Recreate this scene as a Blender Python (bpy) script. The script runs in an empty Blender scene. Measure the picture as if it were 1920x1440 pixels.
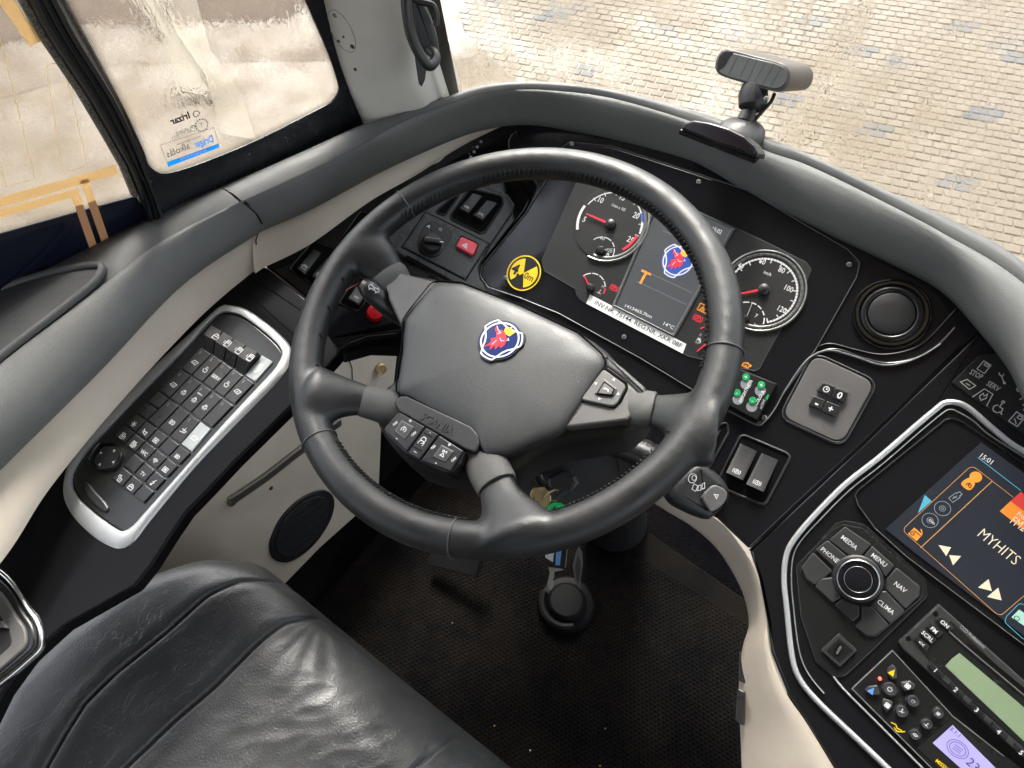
import bpy, math, random
from math import sin, cos, pi, radians as R_
from mathutils import Vector as V, Matrix
random.seed(7)
S = bpy.context.scene
COL = S.collection

# ------------------------------------------------------------------ camera
FPX = 1387.0
AX = V((0.80595, -0.46311, -0.36874)); AY = V((0.58896, 0.69020, 0.42042)); AZ = V((-0.05980, 0.55601, -0.82902))
# rows above: world x, y, z expressed in camera (right, up, forward)
CR = V((AX[0], AY[0], AZ[0])); CU = V((AX[1], AY[1], AZ[1])); CF = V((AX[2], AY[2], AZ[2]))
CAM = V((0.310, -0.350, 1.343))
cd = bpy.data.cameras.new('camera'); cam = bpy.data.objects.new('camera', cd); COL.objects.link(cam)
cd.sensor_width = 36; cd.lens = 36 * FPX / 1920; cd.clip_start = 0.02; cd.clip_end = 500
mw = Matrix.Identity(4)
for i in range(3):
    mw[i][0] = CR[i]; mw[i][1] = CU[i]; mw[i][2] = -CF[i]; mw[i][3] = CAM[i]
cam.matrix_world = mw
S.camera = cam

# ------------------------------------------------------------------ sky, sun, exposure
SUN_EL, SUN_AZ = R_(48), R_(-38)      # azimuth from +Y towards +X
w = bpy.data.worlds.new('World'); S.world = w; w.use_nodes = True
nt = w.node_tree; bg = nt.nodes['Background']
sky = nt.nodes.new('ShaderNodeTexSky'); sky.sky_type = 'NISHITA'; sky.sun_disc = False
sky.sun_elevation = SUN_EL; sky.sun_rotation = SUN_AZ; sky.air_density = 1.0; sky.dust_density = 4.0; sky.ozone_density = 1.0
hs = nt.nodes.new('ShaderNodeHueSaturation'); hs.inputs['Saturation'].default_value = 0.35
nt.links.new(sky.outputs[0], hs.inputs['Color']); nt.links.new(hs.outputs[0], bg.inputs['Color'])
bg.inputs['Strength'].default_value = 0.15
sl = bpy.data.lights.new('sun', 'SUN'); sl.energy = 1.5; sl.angle = R_(12); sl.color = (1, .95, .88)
so = bpy.data.objects.new('sun', sl); COL.objects.link(so)
sd = V((sin(SUN_AZ) * cos(SUN_EL), cos(SUN_AZ) * cos(SUN_EL), sin(SUN_EL)))
so.rotation_euler = sd.to_track_quat('Z', 'Y').to_euler(); so.location = sd * 20
S.view_settings.view_transform = 'Standard'; S.view_settings.look = 'None'; S.view_settings.gamma = 1
S.view_settings.exposure = 2.15
S.cycles.max_bounces = 8; S.cycles.transparent_max_bounces = 16; S.cycles.use_denoising = True
S.cycles.sample_clamp_indirect = 6; S.cycles.caustics_reflective = False

# ------------------------------------------------------------------ materials
MATS = {}
def mat(name, col, rough=.5, metal=0, spec=.5, coat=0, emit=None, es=1, alpha=None):
    m = bpy.data.materials.new(name); m.use_nodes = True; b = m.node_tree.nodes['Principled BSDF']
    b.inputs['Base Color'].default_value = (*col, 1); b.inputs['Roughness'].default_value = rough
    b.inputs['Metallic'].default_value = metal; b.inputs['Specular IOR Level'].default_value = spec
    if coat: b.inputs['Coat Weight'].default_value = coat; b.inputs['Coat Roughness'].default_value = .05
    if emit: b.inputs['Emission Color'].default_value = (*emit, 1); b.inputs['Emission Strength'].default_value = es
    MATS[name] = m; return m
def nd(m, t, **k):
    n = m.node_tree.nodes.new('ShaderNode' + t)
    for a, v in k.items():
        if a in n.inputs: n.inputs[a].default_value = v
        else: setattr(n, a.lower() if not hasattr(n, a) else a, v)
    return n
def lk(m, a, b): m.node_tree.links.new(a, b)
def coords(m, kind='Object'):
    return nd(m, 'TexCoord').outputs[kind]
def bump(m, height_sock, strength=.3, dist=.0005, prev=None):
    b = nd(m, 'Bump'); b.inputs['Strength'].default_value = strength; b.inputs['Distance'].default_value = dist
    lk(m, height_sock, b.inputs['Height'])
    if prev: lk(m, prev, b.inputs['Normal'])
    lk(m, b.outputs[0], m.node_tree.nodes['Principled BSDF'].inputs['Normal']); return b.outputs[0]
def noise(m, scale, detail=3, rough=.5, co=None, dist=0):
    n = nd(m, 'TexNoise'); n.inputs['Scale'].default_value = scale; n.inputs['Detail'].default_value = detail
    n.inputs['Roughness'].default_value = rough; n.inputs['Distortion'].default_value = dist
    lk(m, co or coords(m), n.inputs['Vector']); return n.outputs['Fac']
def voro(m, scale, feature='F1', co=None, out='Distance', rnd=1):
    n = nd(m, 'TexVoronoi'); n.feature = feature; n.inputs['Scale'].default_value = scale
    n.inputs['Randomness'].default_value = rnd
    lk(m, co or coords(m), n.inputs['Vector']); return n.outputs[out]
def ramp(m, sock, stops):
    r = nd(m, 'ValToRGB'); e = r.color_ramp.elements
    while len(e) < len(stops): e.new(.5)
    for i, (p, c) in enumerate(stops):
        e[i].position = p; e[i].color = (*c, 1) if len(c) == 3 else c
    lk(m, sock, r.inputs[0]); return r.outputs[0]
def mrange(m, sock, a, b, c, d):
    r = nd(m, 'MapRange'); lk(m, sock, r.inputs[0])
    for i, v in enumerate((a, b, c, d)): r.inputs[i + 1].default_value = v
    return r.outputs[0]
def setin(m, name, sock): lk(m, sock, m.node_tree.nodes['Principled BSDF'].inputs[name])
def mixc(m, f, a, b):
    n = nd(m, 'Mix'); n.data_type = 'RGBA'
    for i, s in ((0, f), (6, a), (7, b)):
        if isinstance(s, (tuple, float, int)): n.inputs[i].default_value = s if i == 0 else (*s, 1)
        else: lk(m, s, n.inputs[i])
    return n.outputs[2]

def grain(name, col, rough, scale=900, strength=.35, vscale=None, varc=.15, rvar=.08, spec=.5, wear=None):
    """moulded / leather plastic: colour mottling, roughness mottling and a fine grain"""
    m = mat(name, col, rough, spec=spec)
    n1 = noise(m, 14, 5, .6)
    c2 = tuple(c * (1 + varc * 2) for c in col); c1 = tuple(c * (1 - varc) for c in col)
    cs = ramp(m, n1, [(.3, c1), (.7, c2)])
    if wear:
        n3 = noise(m, 9, 7, .7); cs = mixc(m, mrange(m, n3, .58, .72, 0, 1), cs, wear)
    setin(m, 'Base Color', cs)
    setin(m, 'Roughness', mrange(m, noise(m, 30, 4), .3, .7, rough - rvar, rough + rvar))
    p = bump(m, noise(m, scale, 2), strength, .0004)
    if vscale: bump(m, voro(m, vscale, 'DISTANCE_TO_EDGE'), strength * 1.3, .0006, p)
    return m
PAD = grain('grey_padding', (.125, .128, .124), .6, 1500, .4, 650, .08, .06)
PADD = grain('dark_grained_padding', (.085, .086, .086), .55, 1100, .35, 700, .1)
BEIGE = grain('beige_trim', (.56, .49, .405), .5, 900, .3, None, .05)
WHITE_TRIM = grain('off_white_grained_trim', (.66, .63, .57), .6, 600, .55, 520, .03)
LEATHER = grain('black_rim_leather', (.0135, .0137, .0142), .46, 800, .2, 520, .3, .12, spec=.5)
AIRBAG = grain('charcoal_grained_plastic', (.052, .053, .053), .47, 700, .2, 520, .08, .05)
WORN = grain('worn_grey_plastic', (.075, .074, .07), .7, 300, .35, None, .3)
SOFT = grain('soft_black_plastic', (.022, .022, .023), .42, 1400, .25, None, .1)
KEY = grain('key_black_plastic', (.018, .018, .019), .33, 1600, .2, None, .1)
GREYP = grain('warm_grey_plastic', (.105, .10, .098), .5, 900, .2, None, .08)
HARD = grain('dark_hard_plastic', (.012, .012, .013), .5, 500, .3)
DARKCAR = grain('radio_grey_plastic', (.035, .036, .036), .4, 1400, .15, None, .05)
def gloss(name, col, rough, dust=True):
    m = mat(name, col, rough, spec=.5, coat=0)
    d = voro(m, 260); sp = ramp(m, d, [(.03, (1, 1, 1)), (.075, (0, 0, 0))])
    nn = noise(m, 60, 2); k = mrange(m, nn, .56, .66, 0, 1)
    mm = nd(m, 'Math'); mm.operation = 'MULTIPLY'; lk(m, sp, mm.inputs[0]); lk(m, k, mm.inputs[1])
    setin(m, 'Base Color', mixc(m, mm.outputs[0], col, (.25, .25, .25)))
    setin(m, 'Roughness', mrange(m, noise(m, 18, 6, .7), .35, .75, rough, rough + .12))
    bump(m, noise(m, 25, 2), .04, .002)
    return m
GLOSS = gloss('gloss_black_fascia', (.009, .009, .011), .10)
SATBLK = gloss('satin_black_fascia', (.014, .0145, .015), .2)
SATIN = mat('satin_silver_trim', (.62, .63, .63), .36, .55)
CHROME = mat('satin_silver', (.62, .63, .63), .22, 1); bump(CHROME, noise(CHROME, 300, 2), .05, .0003)
SILVER = mat('silver_paint', (.52, .53, .53), .4, .6); bump(SILVER, noise(SILVER, 900, 2), .08, .0003)
STEEL = mat('brushed_steel', (.34, .33, .31), .3, 1); setin(STEEL, 'Roughness', mrange(STEEL, noise(STEEL, 80, 4), .3, .7, .38, .46))
GUN = mat('gunmetal_grey', (.13, .12, .115), .4, .6)
DGREY = mat('dark_grey_line', (.05, .05, .05), .5)
HOLE = mat('matte_black', (.004, .004, .004), .9, spec=.1)
PRINT = mat('white_print', (.72, .72, .72), .5)
PRINTG = mat('grey_print', (.42, .42, .43), .5)
RED = mat('red_plastic', (.55, .008, .015), .3); bump(RED, noise(RED, 300, 2), .1, .0003)
HAZ = mat('rose_red_button', (.62, .07, .10), .35)
BRASS = mat('brass', (.60, .47, .25), .35, .9); setin(BRASS, 'Roughness', mrange(BRASS, noise(BRASS, 120, 4), .3, .7, .25, .5))
YEL = mat('yellow_print', (.86, .60, .02), .4)
MODG = gloss('sky_sheen_fascia', (.05, .052, .054), .24)  # black fascia lightened to grey, standing in for its sky reflection
BLACKP = mat('black_print', (.012, .012, .012), .4)
WPAPER = mat('white_label', (.85, .85, .82), .5)
GLOSSC = gloss('gloss_black_console', (.007, .007, .008), .12); GLOSSC.node_tree.nodes['Principled BSDF'].inputs['Specular IOR Level'].default_value = .08
def em(name, col, s): return mat(name, tuple(c * .25 for c in col), .5, emit=col, es=s * (.45 if s < 1 else 1))
E_WHITE = em('lit_white', (1, .98, .95), .32)
E_RED = em('lit_red', (1, .03, .06), .5)
E_ORANGE = em('lit_orange', (1, .36, .04), .42)
E_BLUE = em('lit_blue', (.03, .10, .5), .35)
E_CYAN = em('lit_cyan', (.12, .55, .75), .3)
E_CREAM = em('lit_cream', (1, .86, .62), .36)
E_MINT = em('lit_mint', (.6, 1, .85), .3)
E_LINE = em('lit_line', (.35, .42, .45), .25)
E_OLINE = em('lit_orange_line', (.8, .4, .12), .28)

# ------------------------------------------------------------------ pixels -> rays (used to find where a thing stands on its own plane or height)
def ray(x, y): return CR * ((x - 960) / FPX) + CU * (-(y - 720) / FPX) + CF
def atz(x, y, z):
    r = ray(x, y); return CAM + r * ((z - CAM.z) / r.z)
def atd(x, y, d): return CAM + ray(x, y) * d
def atplane(x, y, o, n):
    r = ray(x, y); return CAM + r * ((o - CAM).dot(n) / r.dot(n))
class Pl:
    def __init__(s, o, n, u=V((1, 0, 0))):
        s.o = V(o); s.n = V(n).normalized(); s.u = (V(u) - s.n * V(u).dot(s.n)).normalized(); s.v = s.n.cross(s.u)
    def at(s, x, y, h=0): return atplane(x, y, s.o + s.n * h, s.n)
    def loc(s, x, y, h=0):
        p = s.at(x, y, h) - s.o; return (p.dot(s.u), p.dot(s.v))
    def W(s, a, b, h=0): return s.o + s.u * a + s.v * b + s.n * h
    def up(s, h): return Pl(s.o + s.n * h, s.n, s.u)
def zz(ox, oy, s, pts): return [(ox + a * s, oy + b * s) for a, b in pts]
Z7 = 700 / 1920
def catmull(p, n=6, closed=False):
    out = []; N = len(p); rng = N if closed else N - 1
    g = lambda i: p[i % N] if closed else p[max(0, min(N - 1, i))]
    for i in range(rng):
        a, b, c, d = g(i - 1), g(i), g(i + 1), g(i + 2)
        for k in range(n):
            t = k / n; t2 = t * t; t3 = t2 * t
            out.append(tuple(.5 * (2 * b[j] + (c[j] - a[j]) * t + (2 * a[j] - 5 * b[j] + 4 * c[j] - d[j]) * t2 + (3 * b[j] - a[j] - 3 * c[j] + d[j]) * t3) for j in range(len(b))))
    if not closed: out.append(tuple(p[-1]))
    return out
def fillet(p, r, n=5, closed=True):
    """round the corners of a 2D polygon"""
    out = []; N = len(p)
    rr = r if isinstance(r, (list, tuple)) else [r] * N
    for i in range(N):
        b = V(p[i]).to_2d()
        if (not closed and i in (0, N - 1)) or rr[i] <= 0: out.append(tuple(b)); continue
        a = V(p[i - 1]).to_2d(); c = V(p[(i + 1) % N]).to_2d()
        da = (a - b); dc = (c - b); la, lc = da.length, dc.length; da.normalize(); dc.normalize()
        ang = math.acos(max(-1, min(1, da.dot(dc)))); 
        if ang > pi - .05: out.append(tuple(b)); continue
        t = min(rr[i] / math.tan(ang / 2), la * .48, lc * .48)
        p1 = b + da * t; p2 = b + dc * t
        for k in range(n + 1):
            s = k / n; out.append(tuple(p1 * (1 - s) ** 2 + b * 2 * s * (1 - s) + p2 * s * s))
    return out

# ------------------------------------------------------------------ object makers
def wl(o):
    l = V((0, 0, 0))
    while o: l += o.location; o = o.parent
    return l
def tag(o, label=None, cat=None, group=None, kind=None):
    if label: o['label'] = label
    if cat: o['category'] = cat
    if group: o['group'] = group
    if kind: o['kind'] = kind
    return o
def thing(name, label, cat, loc, group=None):
    o = bpy.data.objects.new(name, None); COL.objects.link(o); o.location = loc; o.empty_display_size = .02
    return tag(o, label, cat, group)
def mk(name, vs, fs, m, parent=None, smooth=35, loc=None, mats=None, fm=None):
    base = wl(parent) if parent else V((0, 0, 0))
    own = V(loc) - base if loc is not None else V((0, 0, 0))
    off = base + own
    me = bpy.data.meshes.new(name); me.from_pydata([tuple(V(v) - off) for v in vs], [], fs)
    if mats:
        for q in mats: me.materials.append(q)
        for i, f in enumerate(fm): me.polygons[i].material_index = f
    elif m: me.materials.append(m)
    import bmesh
    bm = bmesh.new(); bm.from_mesh(me); bmesh.ops.recalc_face_normals(bm, faces=bm.faces); bm.to_mesh(me); bm.free()
    if smooth:
        me.polygons.foreach_set('use_smooth', [True] * len(me.polygons)); me.set_sharp_from_angle(angle=R_(smooth))
    o = bpy.data.objects.new(name, me); COL.objects.link(o); o.location = own
    if parent: o.parent = parent
    return o
def structure(o): o['kind'] = 'structure'; return o
class G:
    """collects geometry for ONE mesh"""
    def __init__(s): s.v = []; s.f = []
    def add(s, vs, fs):
        k = len(s.v); s.v += [V(v) for v in vs]; s.f += [tuple(i + k for i in f) for f in fs]
    def grid(s, rows, cu=False, cv=False):
        n = len(rows[0]); m = len(rows); vs = [p for r in rows for p in r]; fs = []
        for i in range(m if cu else m - 1):
            for j in range(n if cv else n - 1):
                a = i * n + j; b = i * n + (j + 1) % n; c = ((i + 1) % m) * n + (j + 1) % n; d = ((i + 1) % m) * n + j
                fs.append((a, b, c, d))
        s.add(vs, fs)
    def cap(s, ring): s.add(ring, [tuple(range(len(ring)))])
    def tube(s, path, r, n=10, closed=False, caps=True, flat=1.0, upv=None):
        rows = []; N = len(path); P = [V(p) for p in path]; up = V(upv) if upv else V((0.13, 0.2, 1))
        prev = None
        for i in range(N):
            if closed: t = P[(i + 1) % N] - P[i - 1]
            else: t = P[min(i + 1, N - 1)] - P[max(i - 1, 0)]
            t.normalize()
            if upv: x = t.cross(up)
            else:
                x = t.cross(up) if prev is None else prev - t * prev.dot(t)
            if x.length < 1e-6: x = t.cross(V((1, 0, 0)))
            x.normalize(); y = x.cross(t).normalized(); prev = x
            rr = r[i] if isinstance(r, (list, tuple)) else r
            rows.append([P[i] + x * rr * cos(2 * pi * k / n) + y * rr * flat * sin(2 * pi * k / n) for k in range(n)])
        s.grid(rows, cu=closed, cv=True)
        if caps and not closed: s.cap(rows[0][::-1]); s.cap(rows[-1])
    def lathe(s, o, ax, prof, n=24, u=None, cap0=True, cap1=True):
        ax = V(ax).normalized(); u = V(u) if u else ax.orthogonal(); u = (u - ax * u.dot(ax)).normalized(); w_ = ax.cross(u)
        rows = [[V(o) + ax * h + (u * cos(2 * pi * k / n) + w_ * sin(2 * pi * k / n)) * r for k in range(n)] for r, h in prof]
        s.grid(rows, cv=True)
        if cap0: s.cap(rows[0][::-1])
        if cap1: s.cap(rows[-1])
    def box(s, c, x, y, z):
        c, x, y, z = V(c), V(x), V(y), V(z)
        vs = [c + x * a + y * b + z * d for a in (-1, 1) for b in (-1, 1) for d in (-1, 1)]
        s.add(vs, [(0, 1, 3, 2), (4, 6, 7, 5), (0, 4, 5, 1), (2, 3, 7, 6), (0, 2, 6, 4), (1, 5, 7, 3)])
    def mk(s, name, m, parent=None, smooth=35, loc=None): return mk(name, s.v, s.f, m, parent, smooth, loc)

def poly_area(p): return .5 * sum(p[i - 1][0] * p[i][1] - p[i][0] * p[i - 1][1] for i in range(len(p)))
def ccw(p): return p if poly_area(p) > 0 else p[::-1]
def offset(p, d, closed=True):
    """move a ccw path outwards by d"""
    out = []; N = len(p)
    for i in range(N):
        b = V(p[i]).to_2d(); a = V(p[i - 1] if (closed or i) else p[i]).to_2d(); c = V(p[(i + 1) % N] if (closed or i < N - 1) else p[i]).to_2d()
        e1 = b - a; e2 = c - b
        if e1.length < 1e-9: e1 = e2
        if e2.length < 1e-9: e2 = e1
        e1.normalize(); e2.normalize(); n1 = V((e1.y, -e1.x)); n2 = V((e2.y, -e2.x)); m_ = n1 + n2
        if m_.length < 1e-6: m_ = n1
        m_.normalize(); k = max(.4, m_.dot(n1)); out.append((b.x + m_.x * d / k, b.y + m_.y * d / k))
    return out
def dedupe(p, e=1e-6):
    out = []
    for q in p:
        if not out or (V(q).to_2d() - V(out[-1]).to_2d()).length > e: out.append(q)
    if len(out) > 2 and (V(out[0]).to_2d() - V(out[-1]).to_2d()).length < e: out.pop()
    return out
def slab_l(name, p, pl, h0, h1, m, parent, bev=.0008, seg=2, G_=None):
    p = ccw(dedupe(p)); g = G_ or G(); rows = [[pl.W(a, b, h0) for a, b in p]]
    if bev > 0:
        for k in range(seg + 1):
            t = k / seg * pi / 2; q = offset(p, -bev * (1 - cos(t))); rows.append([pl.W(a, b, h1 - bev + bev * sin(t)) for a, b in q])
    else: rows.append([pl.W(a, b, h1) for a, b in p])
    g.grid(rows, cv=True); g.cap(rows[-1])
    if G_: return None
    return g.mk(name, m, parent, loc=sum(rows[0], V((0, 0, 0))) / len(rows[0]) if parent is not None and False else None)
def slab(name, px, pl, h0, h1, m, parent, r=0, bev=.0008, seg=2, G_=None, smoothn=0):
    p = [pl.loc(x, y, h1) for x, y in px]
    if smoothn: p = catmull(p, smoothn, True)
    elif r: p = fillet(p, r)
    return slab_l(name, p, pl, h0, h1, m, parent, bev, seg, G_)
def sweep_l(name, p, closed, pl, prof, m, parent, G_=None):
    """sweep profile [(offset outwards, height)] along an in-plane path"""
    p = dedupe(p)
    if closed: p = ccw(p)
    g = G_ or G(); rows = [[pl.W(a, b, h) for a, b in offset(p, o, closed)] for o, h in prof]
    g.grid(rows, cv=closed)
    if not closed: g.cap([r[0] for r in rows]); g.cap([r[-1] for r in rows][::-1])
    if G_: return None
    return g.mk(name, m, parent)
def halfround(w, h, base=0, n=6, crown=1):
    return [(-w / 2, base - .002)] + [(-w / 2 * cos(pi * k / n), base + h * sin(pi * k / n) ** crown) for k in range(n + 1)] + [(w / 2, base - .002)]
def trim(name, px, pl, w, h, m, parent, closed=True, r=0, base=0, smoothn=0, G_=None):
    p = [pl.loc(x, y, base) for x, y in px]
    if smoothn: p = catmull(p, smoothn, closed)
    elif r: p = fillet(p, r, closed=closed)
    return sweep_l(name, p, closed, pl, halfround(w, h, base), m, parent, G_)
def disc(name, c, pl, r, h0, h1, m, parent, bev=.0004, n=24, G_=None):
    a, b = c if len(c) == 2 and abs(c[0]) < 5 else pl.loc(c[0], c[1], h1)
    return slab_l(name, [(a + r * cos(2 * pi * k / n), b + r * sin(2 * pi * k / n)) for k in range(n)], pl, h0, h1, m, parent, bev, 2, G_)
def ring(name, c, pl, r, w, h, m, parent, base=0, n=40, a0=0, a1=360):
    a, b = c
    full = abs(a1 - a0) >= 360
    ts = [R_(a0 + (a1 - a0) * k / n) for k in range(n if full else n + 1)]
    return sweep_l(name, [(a + r * cos(t), b + r * sin(t)) for t in ts], full, pl, halfround(w, h, base), m, parent)
def flat_l(name, polys, pl, h, m, parent):
    """flat print: list of local polygons lying at height h"""
    g = G()
    for i, p in enumerate(polys): g.cap([pl.W(a, b, h + i * .00002) for a, b in ccw(dedupe(p))])
    return g.mk(name, m, parent, smooth=0)
def ribbon(path, w, closed=False):
    p = dedupe(path)
    if closed: p = ccw(p)
    return offset(p, w / 2, closed), offset(p, -w / 2, closed), closed
def strokes(name, paths, pl, h, w, m, parent):
    """line drawing: paths = [(points, closed)] in local coords"""
    g = G()
    for i, (p, c) in enumerate(paths):
        if len(dedupe(p)) < 2: continue
        A, B, c = ribbon(p, w, c); hh = h + i * .00002
        g.grid([[pl.W(a, b, hh) for a, b in A], [pl.W(a, b, hh) for a, b in B]], cv=c)
    return g.mk(name, m, parent, smooth=0)
def text(s, pl, p0, p1, m, parent, h=.0003, name='lettering', bold=0, squash=None, mirror=False, local=False, depth=0, sp=1.0):
    """write s along the baseline p0 -> p1 (pixels) on plane pl"""
    a = V(p0 if local else pl.loc(*p0, h)); b = V(p1 if local else pl.loc(*p1, h)); d = b - a; L = d.length; d.normalize(); e = V((-d.y, d.x))
    if mirror: e = -e
    c = bpy.data.curves.new(name, 'FONT'); c.body = s; c.resolution_u = 2; c.offset = bold; c.space_character = sp; c.extrude = 0
    if depth: c.extrude = 1
    o = bpy.data.objects.new(name, c); COL.objects.link(o)
    me = bpy.data.meshes.new_from_object(o.evaluated_get(bpy.context.evaluated_depsgraph_get()))
    bpy.data.objects.remove(o); bpy.data.curves.remove(c)
    xs = [v.co.x for v in me.vertices]; x0, x1 = min(xs), max(xs); k = L / (x1 - x0); ky = squash if squash else k
    vs = []
    for v in me.vertices:
        q = a + d * ((v.co.x - x0) * k) + e * (v.co.y * ky)
        hh = h if not depth else (h + depth * (1 if v.co.z > 0 else 0))
        vs.append(pl.W(q.x, q.y, hh))
    fs = [tuple(f.vertices) for f in me.polygons]; bpy.data.meshes.remove(me)
    return mk(name, vs, fs, m, parent, smooth=0)
def circ(r, cx=0, cy=0, n=16, a0=0, a1=360):
    full = abs(a1 - a0) >= 360
    return ([(cx + r * cos(R_(a0 + (a1 - a0) * k / n)), cy + r * sin(R_(a0 + (a1 - a0) * k / n))) for k in range(n if full else n + 1)], full)
def rect(x0, y0, x1, y1): return ([(x0, y0), (x1, y0), (x1, y1), (x0, y1)], True)
def L_(*p): return (list(p), False)
def C_(*p): return (list(p), True)
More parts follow.
